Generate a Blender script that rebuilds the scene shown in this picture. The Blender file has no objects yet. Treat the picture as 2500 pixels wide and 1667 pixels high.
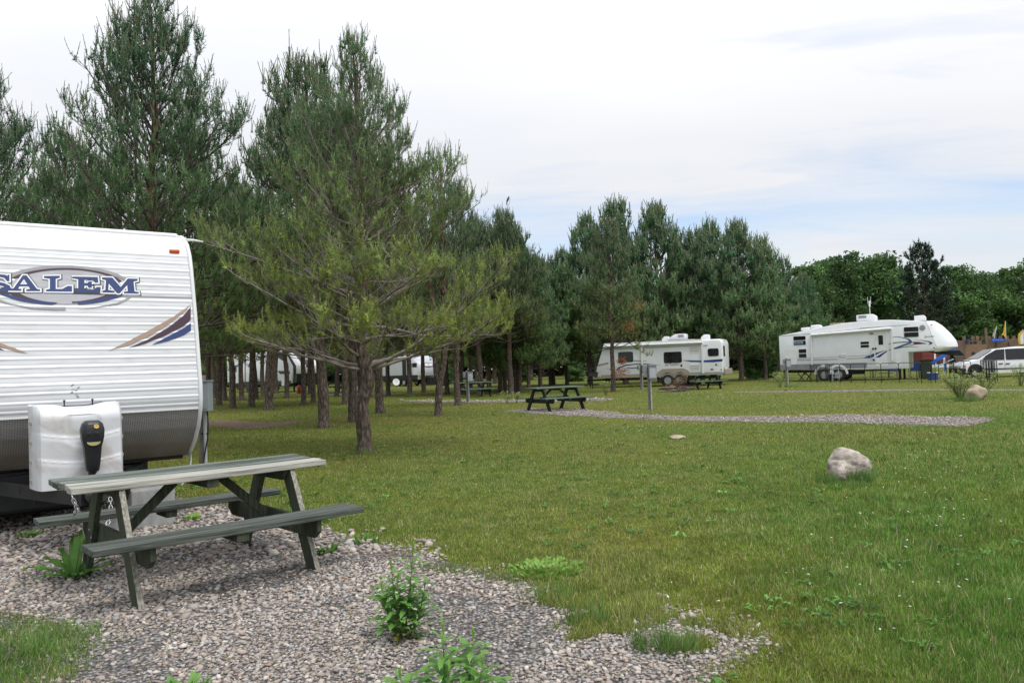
import bpy, bmesh, math, random
import numpy as np
from mathutils import Vector, Matrix

SC = bpy.context.scene
COL = SC.collection
R = math.radians
random.seed(7)

# ------------------------------------------------------------------ camera
# image of 2500 x 1667: focal length in pixels, horizon height, camera height and roll
F_, CX, CY, YH, HC, ROLL = 1915., 1250., 833.5, 897., 1.45, .034
PIT = math.atan((YH - CY) / F_)
cam = bpy.data.cameras.new('camera')
cam.sensor_width = 36.0
cam.lens = F_ / 2500. * 36.0
cam.clip_start = .05
cam.clip_end = 3000
co = bpy.data.objects.new('camera', cam)
COL.objects.link(co)
co.matrix_world = (Matrix.Translation((0, 0, HC)) @ Matrix.Rotation(R(90) + PIT, 4, 'X')
                   @ Matrix.Rotation(-ROLL, 4, 'Z'))
SC.camera = co

# ------------------------------------------------------------------ sky and sun (bright overcast)
SUN_EL, SUN_AZ = R(62), R(135)          # azimuth from +Y towards +X
world = bpy.data.worlds.new('World')
SC.world = world
world.use_nodes = True
nt = world.node_tree
nt.nodes.clear()


def N(nt, t, **kw):
    n = nt.nodes.new(t)
    for k, v in kw.items():
        setattr(n, k, v)
    return n


def mth(nt, op, a, b=None, c=None, clamp=False):
    n = nt.nodes.new('ShaderNodeMath')
    n.operation = op
    n.use_clamp = clamp
    for i, x in enumerate((a, b, c)):
        if x is None:
            continue
        if isinstance(x, (int, float)):
            n.inputs[i].default_value = x
        else:
            nt.links.new(x, n.inputs[i])
    return n.outputs[0]


def ramp(nt, x, stops):
    n = nt.nodes.new('ShaderNodeValToRGB')
    e = n.color_ramp.elements
    while len(e) < len(stops):
        e.new(.5)
    for i, (p, c) in enumerate(stops):
        e[i].position = p
        e[i].color = (c, c, c, 1) if isinstance(c, (int, float)) else (*c, 1)
    nt.links.new(x, n.inputs[0])
    return n.outputs[0]


def mixc(nt, f, a, b, bt='MIX'):
    n = nt.nodes.new('ShaderNodeMix')
    n.data_type = 'RGBA'
    n.blend_type = bt
    for s, x in ((n.inputs[0], f), (n.inputs[6], a), (n.inputs[7], b)):
        if isinstance(x, (int, float)):
            s.default_value = x
        elif isinstance(x, tuple):
            s.default_value = (*x, 1)
        else:
            nt.links.new(x, s)
    return n.outputs[2]


tc = N(nt, 'ShaderNodeTexCoord')
sep = N(nt, 'ShaderNodeSeparateXYZ')
nt.links.new(tc.outputs['Generated'], sep.inputs[0])
zz = mth(nt, 'ADD', mth(nt, 'MAXIMUM', sep.outputs[2], 0.), .13)
uu = mth(nt, 'DIVIDE', sep.outputs[0], zz)
vv = mth(nt, 'DIVIDE', sep.outputs[1], zz)
cmb = N(nt, 'ShaderNodeCombineXYZ')
nt.links.new(uu, cmb.inputs[0])
nt.links.new(vv, cmb.inputs[1])
mp = N(nt, 'ShaderNodeMapping')
mp.inputs['Rotation'].default_value = (0, 0, R(18))
mp.inputs['Scale'].default_value = (.55, 1.25, 1)
mp.inputs['Location'].default_value = (7.95, 1.55, 0)
nt.links.new(cmb.outputs[0], mp.inputs[0])
n1 = N(nt, 'ShaderNodeTexNoise')
n1.inputs['Scale'].default_value = .42
n1.inputs['Detail'].default_value = 7
n1.inputs['Roughness'].default_value = .58
n1.inputs['Distortion'].default_value = .5
nt.links.new(mp.outputs[0], n1.inputs['Vector'])
n3 = N(nt, 'ShaderNodeTexNoise')
n3.inputs['Scale'].default_value = 1.9
n3.inputs['Detail'].default_value = 8
n3.inputs['Roughness'].default_value = .6
n3.inputs['Distortion'].default_value = .6
nt.links.new(mp.outputs[0], n3.inputs['Vector'])
cl_in = mth(nt, 'ADD', n1.outputs[0], mth(nt, 'MULTIPLY', mth(nt, 'SUBTRACT', n3.outputs[0], .5), .38))
clear = ramp(nt, cl_in, [(.475, 0.), (.71, .72)])
n2 = N(nt, 'ShaderNodeTexNoise')
n2.inputs['Scale'].default_value = .8
n2.inputs['Detail'].default_value = 6
nt.links.new(mp.outputs[0], n2.inputs['Vector'])
cloud = ramp(nt, n2.outputs[0], [(.38, (6.6, 6.78, 7.15)), (.58, (7.2, 7.25, 7.4))])
sky = N(nt, 'ShaderNodeTexSky')
sky.sky_type = 'NISHITA'
sky.sun_disc = False
sky.sun_elevation = SUN_EL
sky.sun_rotation = SUN_AZ
sky.air_density = 1.4
sky.dust_density = .3
sky.ozone_density = 2.
# overcast sky: brighter towards the zenith
zen = mth(nt, 'ADD', mth(nt, 'MULTIPLY', mth(nt, 'POWER', mth(nt, 'MAXIMUM', sep.outputs[2], 0.), 2.), 1.5), .86)
vm = N(nt, 'ShaderNodeVectorMath', operation='SCALE')
nt.links.new(cloud, vm.inputs[0])
nt.links.new(zen, vm.inputs['Scale'])
vm2 = N(nt, 'ShaderNodeVectorMath', operation='SCALE')
nt.links.new(sky.outputs[0], vm2.inputs[0])
vm2.inputs['Scale'].default_value = 1.08
skyc = mixc(nt, clear, vm.outputs[0], mixc(nt, 1., vm2.outputs[0], (.84, .95, 1.18), 'MULTIPLY'))
bg = N(nt, 'ShaderNodeBackground')
bg.inputs['Strength'].default_value = .1
nt.links.new(skyc, bg.inputs['Color'])
wo = N(nt, 'ShaderNodeOutputWorld')
nt.links.new(bg.outputs[0], wo.inputs['Surface'])

sl = bpy.data.lights.new('sun', 'SUN')
sl.energy = 1.5
sl.angle = R(22)
sl.color = (1, .96, .9)
so = bpy.data.objects.new('sun', sl)
COL.objects.link(so)
sd = Vector((math.sin(SUN_AZ) * math.cos(SUN_EL), math.cos(SUN_AZ) * math.cos(SUN_EL), math.sin(SUN_EL)))
so.rotation_euler = sd.to_track_quat('Z', 'Y').to_euler()
so.location = (0, 0, 40)

vs = SC.view_settings
vs.view_transform = 'Standard'
vs.look = 'None'
vs.exposure = 0.45
vs.gamma = 1.0
vs.use_curve_mapping = False
SC.cycles.diffuse_bounces = 6
SC.render.resolution_x, SC.render.resolution_y = 1024, 682


# ------------------------------------------------------------------ photo pixel -> place
C0 = np.array([0, 0, HC])


def ray(px, py):
    X, Y = px - CX, py - CY
    c, s = math.cos(ROLL), math.sin(ROLL)
    x, y = X * c - Y * s, X * s + Y * c
    cp, sp = math.cos(PIT), math.sin(PIT)
    return np.array([x, F_ * cp + y * sp, F_ * sp - y * cp])


def G(px, py, z=0.):
    """point of the ground seen at a pixel"""
    d = ray(px, py)
    return C0 + d * ((z - HC) / d[2])


def At(px, py, Y):
    d = ray(px, py)
    return C0 + d * (Y / d[1])


def Pl(px, py, P, n):
    """point of a plane seen at a pixel"""
    d = ray(px, py)
    return C0 + d * (np.dot(np.asarray(P) - C0, n) / np.dot(d, n))


def zm(x0, y0, k):
    return lambda u, v: (x0 + u * k, y0 + v * k)


# ------------------------------------------------------------------ mesh helpers
def link(o, parent=None):
    COL.objects.link(o)
    if parent is not None:
        o.parent = parent
    return o


class MB:
    def __init__(s):
        s.v, s.f = [], []

    def add(s, vs, fs):
        b = len(s.v)
        s.v += [tuple(map(float, p)) for p in vs]
        s.f += [tuple(b + i for i in f) for f in fs]
        return s

    def box(s, c, d, M=None):
        x, y, z = d[0] / 2, d[1] / 2, d[2] / 2
        vs = [Vector((i * x, j * y, k * z)) for k in (-1, 1) for j in (-1, 1) for i in (-1, 1)]
        if M is not None:
            vs = [M @ p for p in vs]
        c = Vector(c)
        return s.add([p + c for p in vs],
                     [(0, 2, 3, 1), (4, 5, 7, 6), (0, 1, 5, 4), (2, 6, 7, 3), (0, 4, 6, 2), (1, 3, 7, 5)])

    def bar(s, p0, p1, w, h, up=(0, 0, 1)):
        p0, p1 = Vector(p0), Vector(p1)
        t = (p1 - p0).normalized()
        u = t.cross(Vector(up))
        if u.length < 1e-4:
            u = t.cross(Vector((0, 1, 0)))
        u.normalize()
        v = u.cross(t).normalized()
        vs = []
        for p in (p0, p1):
            for a, b in ((-1, -1), (1, -1), (1, 1), (-1, 1)):
                vs.append(p + u * a * w / 2 + v * b * h / 2)
        return s.add(vs, [(0, 1, 2, 3), (7, 6, 5, 4), (0, 4, 5, 1), (1, 5, 6, 2), (2, 6, 7, 3), (3, 7, 4, 0)])

    def tube(s, pts, r, n=8):
        pts = [Vector(p) for p in pts]
        if isinstance(r, (int, float)):
            r = [r] * len(pts)
        rings, u = [], None
        for i, p in enumerate(pts):
            t = (pts[min(i + 1, len(pts) - 1)] - pts[max(i - 1, 0)]).normalized()
            if u is None:
                u = t.cross(Vector((0, 0, 1)))
                if u.length < 1e-3:
                    u = t.cross(Vector((0, 1, 0)))
            u = (u - t * u.dot(t)).normalized()
            v = t.cross(u)
            rings.append([p + (u * math.cos(2 * math.pi * k / n) + v * math.sin(2 * math.pi * k / n)) * r[i]
                          for k in range(n)])
        vs = [q for ring in rings for q in ring]
        fs = []
        for i in range(len(pts) - 1):
            for k in range(n):
                a, b = i * n + k, i * n + (k + 1) % n
                fs.append((a, b, b + n, a + n))
        fs.append(tuple(range(n))[::-1])
        fs.append(tuple((len(pts) - 1) * n + k for k in range(n)))
        return s.add(vs, fs)

    def lathe(s, prof, n=20, M=None, closed=False):
        """profile of (radius, height) about local Z"""
        vs = []
        for r, z in prof:
            for k in range(n):
                p = Vector((r * math.cos(2 * math.pi * k / n), r * math.sin(2 * math.pi * k / n), z))
                vs.append(M @ p if M is not None else p)
        fs = []
        m = len(prof)
        for i in range(m if closed else m - 1):
            j = (i + 1) % m
            for k in range(n):
                k2 = (k + 1) % n
                fs.append((i * n + k, i * n + k2, j * n + k2, j * n + k))
        if not closed:
            fs.append(tuple(range(n))[::-1])
            fs.append(tuple((m - 1) * n + k for k in range(n)))
        return s.add(vs, fs)

    def prism(s, poly, a, b, ax='y'):
        """outline of (x, z), drawn out from y=a to y=b"""
        n = len(poly)
        A = sum(poly[i][0] * poly[(i + 1) % n][1] - poly[(i + 1) % n][0] * poly[i][1] for i in range(n))
        if A < 0:
            poly = poly[::-1]
        if ax == 'y':
            vs = [(x, a, z) for x, z in poly] + [(x, b, z) for x, z in poly]
        elif ax == 'x':
            vs = [(a, x, z) for x, z in poly] + [(b, x, z) for x, z in poly]
        else:
            vs = [(x, z, b) for x, z in poly] + [(x, z, a) for x, z in poly]
        fs = [tuple(range(n)), tuple(range(n, 2 * n))[::-1]]
        for i in range(n):
            j = (i + 1) % n
            fs.append((j, i, i + n, j + n))
        return s.add(vs, fs)

    def build(s, name, mat, parent=None, smooth=False, bevel=0, seg=2, fn=None):
        me = bpy.data.meshes.new(name)
        vs = s.v if fn is None else [fn(p) for p in s.v]
        me.from_pydata(vs, [], s.f)
        bm = bmesh.new()
        bm.from_mesh(me)
        bmesh.ops.recalc_face_normals(bm, faces=bm.faces[:])
        if bevel:
            es = [e for e in bm.edges if len(e.link_faces) == 2 and e.calc_face_angle(0) > .35]
            bmesh.ops.bevel(bm, geom=es, offset=bevel, segments=seg, affect='EDGES', profile=.5, clamp_overlap=True)
        bm.to_mesh(me)
        bm.free()
        if smooth:
            me.polygons.foreach_set('use_smooth', [True] * len(me.polygons))
            if smooth == 'auto':
                me.set_sharp_from_angle(angle=R(35))
        if mat is not None:
            me.materials.append(mat)
        me.update()
        o = bpy.data.objects.new(name, me)
        return link(o, parent)


def mesh_np(name, V, Fc, mat, col=None, smooth=False):
    """one mesh from numpy arrays; Fc is (faces, corners)"""
    me = bpy.data.meshes.new(name)
    V = np.ascontiguousarray(V, np.float32)
    Fc = np.ascontiguousarray(Fc, np.int32)
    k = Fc.shape[1]
    me.vertices.add(len(V))
    me.vertices.foreach_set('co', V.ravel())
    me.loops.add(Fc.size)
    me.loops.foreach_set('vertex_index', Fc.ravel())
    me.polygons.add(len(Fc))
    me.polygons.foreach_set('loop_start', np.arange(0, Fc.size, k, dtype=np.int32))
    me.polygons.foreach_set('loop_total', np.full(len(Fc), k, np.int32))
    if smooth:
        me.polygons.foreach_set('use_smooth', np.ones(len(Fc), bool))
    me.update(calc_edges=True)
    if col is not None:
        at = me.color_attributes.new('Col', 'FLOAT_COLOR', 'POINT')
        c4 = np.ones((len(V), 4), np.float32)
        c4[:, :3] = col
        at.data.foreach_set('color', c4.ravel())
    if mat is not None:
        me.materials.append(mat)
    return me


def obj(name, me, parent=None):
    return link(bpy.data.objects.new(name, me), parent)


def tag(o, label, cat, group=None, kind=None):
    if label:
        o['label'] = label
    if cat:
        o['category'] = cat
    if group:
        o['group'] = group
    if kind:
        o['kind'] = kind
    return o


def thing(name, label, cat, loc=(0, 0, 0), rz=0., group=None, sc=1.):
    o = bpy.data.objects.new(name, None)
    o.empty_display_size = .2
    o.location = tuple(float(c) for c in loc)
    o.rotation_euler = (0, 0, rz)
    o.scale = (sc, sc, sc) if isinstance(sc, (int, float)) else sc
    return tag(link(o), label, cat, group)


def copy_tree(o, parent=None):
    c = o.copy()
    COL.objects.link(c)
    c.parent = parent
    for ch in list(o.children):
        copy_tree(ch, c)
    return c


# ------------------------------------------------------------------ materials
def mat(name, col, rough=.6, var=.12, scale=6., bump=0., bscale=60., metal=0., col2=None, stretch=(1, 1, 1),
        spec=.5, lo=.35, hi=.65, detail=5., trans=0., clear=0.):
    m = bpy.data.materials.new(name)
    m.use_nodes = True
    t = m.node_tree
    p = t.nodes['Principled BSDF']
    p.inputs['Roughness'].default_value = rough
    p.inputs['Metallic'].default_value = metal
    p.inputs['Specular IOR Level'].default_value = spec
    if clear:
        p.inputs['Coat Weight'].default_value = clear
    if trans:
        p.inputs['Transmission Weight'].default_value = trans
    tcn = N(t, 'ShaderNodeTexCoord')
    mpn = N(t, 'ShaderNodeMapping')
    mpn.inputs['Scale'].default_value = stretch
    t.links.new(tcn.outputs['Object'], mpn.inputs[0])
    ns = N(t, 'ShaderNodeTexNoise')
    ns.inputs['Scale'].default_value = scale
    ns.inputs['Detail'].default_value = detail
    ns.inputs['Roughness'].default_value = .6
    t.links.new(mpn.outputs[0], ns.inputs['Vector'])
    a = tuple(c * (1 - var) for c in col) if col2 is None else col
    b = tuple(min(1, c * (1 + var)) for c in col) if col2 is None else col2
    c = ramp(t, ns.outputs[0], [(lo, a), (hi, b)])
    t.links.new(c, p.inputs['Base Color'])
    if bump:
        nb = N(t, 'ShaderNodeTexNoise')
        nb.inputs['Scale'].default_value = bscale
        nb.inputs['Detail'].default_value = 4
        t.links.new(mpn.outputs[0], nb.inputs['Vector'])
        bp = N(t, 'ShaderNodeBump')
        bp.inputs['Strength'].default_value = bump
        bp.inputs['Distance'].default_value = .01
        t.links.new(nb.outputs[0], bp.inputs['Height'])
        t.links.new(bp.outputs[0], p.inputs['Normal'])
    return m


def leafmat(name, rough=.55, transl=.25, gain=1.):
    """colour per blade / needle / leaf comes from the mesh, some light passes through"""
    m = bpy.data.materials.new(name)
    m.use_nodes = True
    t = m.node_tree
    p = t.nodes['Principled BSDF']
    a = N(t, 'ShaderNodeAttribute')
    a.attribute_name = 'Col'
    p.inputs['Roughness'].default_value = rough
    p.inputs['Specular IOR Level'].default_value = .25
    t.links.new(a.outputs['Color'], p.inputs['Base Color'])
    tr = N(t, 'ShaderNodeBsdfTranslucent')
    t.links.new(a.outputs['Color'], tr.inputs['Color'])
    mx = N(t, 'ShaderNodeMixShader')
    mx.inputs[0].default_value = transl
    t.links.new(p.outputs[0], mx.inputs[1])
    t.links.new(tr.outputs[0], mx.inputs[2])
    t.links.new(mx.outputs[0], t.nodes['Material Output'].inputs['Surface'])
    return m


M = {}
M['leaf'] = leafmat('leaf_blade', .55, .35)
M['needle'] = leafmat('pine_needle', .5, .45)
M['stone'] = leafmat('pebble', .75, 0.)
M['white'] = mat('white_gelcoat', (.78, .79, .80), .3, .04, 1.5)
M['white_trim'] = mat('white_trim', (.74, .74, .73), .4, .05, 4)
M['black'] = mat('black_plastic', (.014, .015, .018), .4, .2, 8)
M['dark_metal'] = mat('dark_frame_steel', (.012, .013, .015), .5, .3, 5)
M['glass'] = mat('tinted_glass', (.012, .013, .015), .08, .2, 1.2)
M['tyre'] = mat('tyre_rubber', (.018, .018, .018), .8, .2, 10)
M['rim'] = mat('alloy_rim', (.55, .56, .58), .3, .1, 8, metal=.7)
M['grey_skirt'] = mat('grey_skirt', (.22, .225, .24), .5, .08, 3)
M['tan_skirt'] = mat('tan_skirt', (.33, .29, .235), .5, .08, 3)
M['blue'] = mat('navy_vinyl', (.022, .045, .16), .35, .1, 4)
M['steelblue'] = mat('slate_blue_vinyl', (.06, .10, .2), .35, .1, 4)
M['maroon'] = mat('maroon_vinyl', (.09, .018, .03), .35, .1, 4)
M['plum'] = mat('plum_vinyl', (.055, .022, .04), .35, .1, 4)
M['tan'] = mat('tan_vinyl', (.36, .25, .19), .45, .12, 30, stretch=(1, 1, 4))
M['grey_vinyl'] = mat('grey_vinyl', (.3, .3, .31), .4, .1, 4)
M['dark_vinyl'] = mat('charcoal_vinyl', (.03, .03, .035), .4, .1, 4)
M['silver'] = mat('silver_vinyl', (.42, .42, .45), .35, .12, 3, stretch=(1, 1, 5))
M['orange'] = mat('amber_lens', (.62, .085, .012), .25, .08, 10)
M['conduit'] = mat('grey_conduit', (.42, .44, .46), .45, .08, 6)
M['box_grey'] = mat('galvanised_box', (.24, .262, .285), .45, .08, 3)
M['post'] = mat('weathered_post', (.20, .185, .165), .8, .3, 9, .5, 60, stretch=(6, 6, .6))
M['concrete'] = mat('concrete', (.30, .30, .29), .9, .18, 9, .5, 60)
# ------------------------------------------------------------------ ground, gravel, lawn
rng = np.random.default_rng(11)


def vnoise(x, y, sc, seed=0):
    """smooth value noise 0..1 on the plane"""
    r = np.random.default_rng(1000 + seed)
    T = r.random((256, 256))
    u, v = x / sc + 512.3, y / sc + 511.7
    i, j = np.floor(u).astype(int), np.floor(v).astype(int)
    f, g = u - i, v - j
    f, g = f * f * (3 - 2 * f), g * g * (3 - 2 * g)
    i0, j0, i1, j1 = i % 256, j % 256, (i + 1) % 256, (j + 1) % 256
    return ((T[i0, j0] * (1 - f) + T[i1, j0] * f) * (1 - g) + (T[i0, j1] * (1 - f) + T[i1, j1] * f) * g)


def fbm(x, y, sc, seed=0):
    return (vnoise(x, y, sc, seed) * .55 + vnoise(x, y, sc * .45, seed + 1) * .3 + vnoise(x, y, sc * .2, seed + 2) * .15)


def inside(x, y, poly):
    r = np.zeros(len(x), bool)
    n = len(poly)
    for i in range(n):
        x0, y0 = poly[i]
        x1, y1 = poly[(i + 1) % n]
        c = ((y0 > y) != (y1 > y))
        with np.errstate(divide='ignore', invalid='ignore'):
            c &= x < (x1 - x0) * (y - y0) / (y1 - y0) + x0
        r ^= c
    return r


def gpoly(pts):
    return [tuple(G(*p)[:2]) for p in pts]


PAD = gpoly([(-700, 1176), (330, 1176), (430, 1215), (575, 1231), (690, 1262), (798, 1289), (870, 1318), (908, 1327),
             (998, 1336), (1057, 1364), (1131, 1379), (1236, 1403), (1305, 1417), (1325, 1464), (1385, 1500),
             (1450, 1500), (1523, 1480), (1657, 1512), (1780, 1534), (1876, 1546), (1880, 1562), (1830, 1607),
             (1746, 1646), (1700, 1700), (1600, 2000), (-900, 2000)])
LAWN_PATCH = gpoly([(-500, 1500), (0, 1505), (60, 1512), (150, 1528), (215, 1548), (205, 1585), (160, 1610), (130, 1640),
                    (115, 1680), (90, 1760), (-500, 1760)])
DRIVE1 = gpoly([(1228, 1004), (1310, 996), (1400, 998), (1465, 1004), (1540, 1011), (1650, 1015), (1780, 1016), (1950, 1017),
                (2050, 1013), (2130, 1013), (2300, 1018), (2425, 1022), (2415, 1030), (2360, 1041), (2250, 1039),
                (2100, 1033), (1900, 1030), (1700, 1028), (1550, 1023), (1430, 1017), (1300, 1010)])
DRIVE2 = gpoly([(1790, 956), (1900, 954.5), (2050, 952), (2200, 950), (2350, 950.5), (2490, 950), (2600, 950), (2600, 953),
                (2350, 954), (2280, 953), (2130, 955.5), (2000, 956.5), (1900, 958), (1800, 958.5)])
DRIVE3 = gpoly([(960, 977), (1060, 976), (1170, 977), (1290, 976), (1400, 972), (1500, 973), (1490, 978), (1400, 980),
                (1290, 981.5), (1170, 983), (1060, 982), (1000, 980)])
DRIVE4 = gpoly([(790, 961), (880, 959), (960, 958), (960, 963), (880, 965), (800, 964)])
NEEDLE_BED = gpoly([(470, 1025), (560, 1026), (640, 1030), (728, 1027), (720, 1034), (660, 1043), (610, 1047), (560, 1043),
                    (500, 1040), (470, 1036)])

# ground sheet: soil and low turf, colour varies in soft patches
gm = bpy.data.materials.new('turf_soil')
gm.use_nodes = True
t = gm.node_tree
p = t.nodes['Principled BSDF']
p.inputs['Roughness'].default_value = .95
p.inputs['Specular IOR Level'].default_value = .1
tcn = N(t, 'ShaderNodeTexCoord')
na = N(t, 'ShaderNodeTexNoise')
na.inputs['Scale'].default_value = .22
na.inputs['Detail'].default_value = 6
t.links.new(tcn.outputs['Object'], na.inputs['Vector'])
nb = N(t, 'ShaderNodeTexNoise')
nb.inputs['Scale'].default_value = 9
nb.inputs['Detail'].default_value = 8
nb.inputs['Roughness'].default_value = .75
t.links.new(tcn.outputs['Object'], nb.inputs['Vector'])
c1 = ramp(t, na.outputs[0], [(.35, (.105, .15, .028)), (.5, (.145, .165, .034)), (.68, (.17, .155, .045))])
c2 = ramp(t, nb.outputs[0], [(.3, (.35, .35, .35)), (.7, (1.2, 1.2, 1.2))])
t.links.new(mixc(t, 1., c1, c2, 'MULTIPLY'), p.inputs['Base Color'])
bpn = N(t, 'ShaderNodeBump')
bpn.inputs['Strength'].default_value = .8
bpn.inputs['Distance'].default_value = .03
t.links.new(nb.outputs[0], bpn.inputs['Height'])
t.links.new(bpn.outputs[0], p.inputs['Normal'])
S = 900.
g = MB().add([(-S, -S, 0), (S, -S, 0), (S, S, 0), (-S, S, 0)], [(0, 1, 2, 3)]).build('ground', gm)
tag(g, 'wide flat lawn ground of the campsite', None, kind='structure')


def gravelmat(name, tint=(1, 1, 1), sc=45.):
    m = bpy.data.materials.new(name)
    m.use_nodes = True
    t = m.node_tree
    p = t.nodes['Principled BSDF']
    p.inputs['Roughness'].default_value = .9
    p.inputs['Specular IOR Level'].default_value = .2
    tcn = N(t, 'ShaderNodeTexCoord')
    vo = N(t, 'ShaderNodeTexVoronoi')
    vo.inputs['Scale'].default_value = sc
    t.links.new(tcn.outputs['Object'], vo.inputs['Vector'])
    sp = N(t, 'ShaderNodeSeparateColor')
    t.links.new(vo.outputs['Color'], sp.inputs[0])
    c = ramp(t, sp.outputs[0], [(0., tuple(.13 * q for q in (1, .92, .84))), (.45, tuple(.25 * q for q in (1, .93, .88))),
                                (.8, tuple(.38 * q for q in (1, .96, .93))), (1., tuple(.24 * q for q in (1.2, .85, .7)))])
    d = ramp(t, vo.outputs['Distance'], [(.25, 1.), (.7, .25)])
    ns = N(t, 'ShaderNodeTexNoise')
    ns.inputs['Scale'].default_value = 1.3
    ns.inputs['Detail'].default_value = 5
    t.links.new(tcn.outputs['Object'], ns.inputs['Vector'])
    dirt = ramp(t, ns.outputs[0], [(.6, 0.), (.75, .65)])
    c = mixc(t, dirt, mixc(t, 1., c, d, 'MULTIPLY'), (.16, .095, .055))
    t.links.new(mixc(t, 1., c, tint, 'MULTIPLY'), p.inputs['Base Color'])
    bp = N(t, 'ShaderNodeBump')
    bp.inputs['Strength'].default_value = 1.
    bp.inputs['Distance'].default_value = .02
    bp.invert = True
    t.links.new(vo.outputs['Distance'], bp.inputs['Height'])
    t.links.new(bp.outputs[0], p.inputs['Normal'])
    return m


M['gravel'] = gravelmat('gravel_bed')
M['gravel_far'] = gravelmat('gravel_far', (1.15, 1.1, 1.1), 22.)
M['needle_bed'] = mat('pine_litter', (.10, .055, .035), .95, .3, 20, .8, 60, col2=(.19, .115, .075))


def sheet(name, poly, z, m, label):
    n = len(poly)
    o = MB().add([(x, y, z) for x, y in poly], [tuple(range(n))]).build(name, m)
    return tag(o, label, None, kind='structure')


sheet('gravel_pad', PAD, .004, M['gravel'], 'gravel pad under the near picnic table')
sheet('gravel_drive', DRIVE1, .004, M['gravel_far'], 'gravel strip running right from the middle picnic table')
sheet('gravel_drive', DRIVE2, .004, M['gravel_far'], 'thin gravel strip in front of the wire pen')
sheet('gravel_drive', DRIVE3, .004, M['gravel_far'], 'thin gravel strip behind the middle picnic table')
sheet('gravel_drive', DRIVE4, .004, M['gravel_far'], 'short gravel strip among the pines')
sheet('dirt_patch', NEEDLE_BED, .004, M['needle_bed'], 'brown bare patch of pine litter behind the utility box')

# pebbles ------------------------------------------------------------
ICO_V = []
_t = (1 + 5 ** .5) / 2
for a, b in ((-1, _t), (1, _t), (-1, -_t), (1, -_t)):
    ICO_V.append((a, b, 0))
for a, b in ((-1, _t), (1, _t), (-1, -_t), (1, -_t)):
    ICO_V.append((0, a, b))
for a, b in ((_t, -1), (_t, 1), (-_t, -1), (-_t, 1)):
    ICO_V.append((a, 0, b))
ICO_V = np.array(ICO_V) / np.sqrt(1 + _t * _t)
ICO_F = np.array([(0, 11, 5), (0, 5, 1), (0, 1, 7), (0, 7, 10), (0, 10, 11), (1, 5, 9), (5, 11, 4), (11, 10, 2), (10, 7, 6),
                  (7, 1, 8), (3, 9, 4), (3, 4, 2), (3, 2, 6), (3, 6, 8), (3, 8, 9), (4, 9, 5), (2, 4, 11), (6, 2, 10),
                  (8, 6, 7), (9, 8, 1)])
OCT_V = np.array([(1, 0, 0), (0, 1, 0), (-1, 0, 0), (0, -1, 0), (0, 0, 1), (0, 0, -1.)])
OCT_F = np.array([(0, 1, 4), (1, 2, 4), (2, 3, 4), (3, 0, 4), (1, 0, 5), (2, 1, 5), (3, 2, 5), (0, 3, 5)])


def pebbles(x, y, size, seed, TV=ICO_V, TF=ICO_F, jit=.22):
    r = np.random.default_rng(seed)
    n = len(x)
    sx = size * r.uniform(.75, 1.35, n)
    sy = size * r.uniform(.55, .95, n)
    sz = size * r.uniform(.3, .55, n)
    V = TV[None] * (1 + r.normal(0, jit, (n, len(TV), 1)))
    V = V * np.stack([sx, sy, sz], -1)[:, None]
    a, b = r.uniform(0, 6.28, n), r.normal(0, .3, n)
    cb, sb = np.cos(b)[:, None], np.sin(b)[:, None]
    X, Z = V[..., 0] * cb - V[..., 2] * sb, V[..., 0] * sb + V[..., 2] * cb
    ca, sa = np.cos(a)[:, None], np.sin(a)[:, None]
    W = np.stack([X * ca - V[..., 1] * sa, X * sa + V[..., 1] * ca, Z], -1)
    W[..., 0] += x[:, None]
    W[..., 1] += y[:, None]
    W[..., 2] += (.004 + sz * r.uniform(.0, .8, n))[:, None]
    pal = np.array([(.30, .27, .25), (.36, .34, .33), (.24, .215, .20), (.40, .36, .33), (.30, .265, .245), (.22, .21, .205),
                    (.46, .44, .42), (.29, .30, .32), (.33, .26, .21), (.35, .30, .28)])
    k = r.choice(len(pal), n, p=[.17, .14, .16, .11, .13, .07, .06, .08, .03, .05])
    c = pal[k] * np.array([1.14, 1.09, 1.0]) * r.uniform(.8, 1.12, (n, 1))
    c[r.random(n) < .0015] = (.42, .24, .13)
    Fc = (TF[None] + (np.arange(n) * len(TV))[:, None, None]).reshape(-1, 3)
    return W.reshape(-1, 3), Fc, np.repeat(c, len(TV), 0)


def jgrid(poly, sp, seed):
    r = np.random.default_rng(seed)
    P = np.array(poly)
    x0, y0 = P.min(0)
    x1, y1 = P.max(0)
    gx, gy = np.meshgrid(np.arange(x0, x1, sp), np.arange(y0, y1, sp))
    x = gx.ravel() + r.uniform(-.75, .75, gx.size) * sp
    y = gy.ravel() + r.uniform(-.75, .75, gx.size) * sp
    return x, y


def onpadf(x, y):
    w_ = (vnoise(x, y, .3, 3) - .5) * .3 + (vnoise(x, y, 1.1, 4) - .5) * .25
    e_ = np.random.default_rng(len(x)).normal(0, .085, (2, len(x)))
    return inside(x + w_ + e_[0], y + w_ + e_[1], PAD)


def inpatch(x, y):
    w_ = (vnoise(x, y, .3, 3) - .5) * .25 + (vnoise(x, y, 1.1, 4) - .5) * .2
    e_ = np.random.default_rng(len(x) + 1).normal(0, .07, (2, len(x)))
    return inside(x + w_ + e_[0], y + w_ + e_[1], LAWN_PATCH)


def seen(x, y, mx=80., y0=3.1):
    """keep what lies in or just beside the view"""
    return (np.abs(x) < .72 * y + 1.) & (y > y0) & (y < mx)


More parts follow.
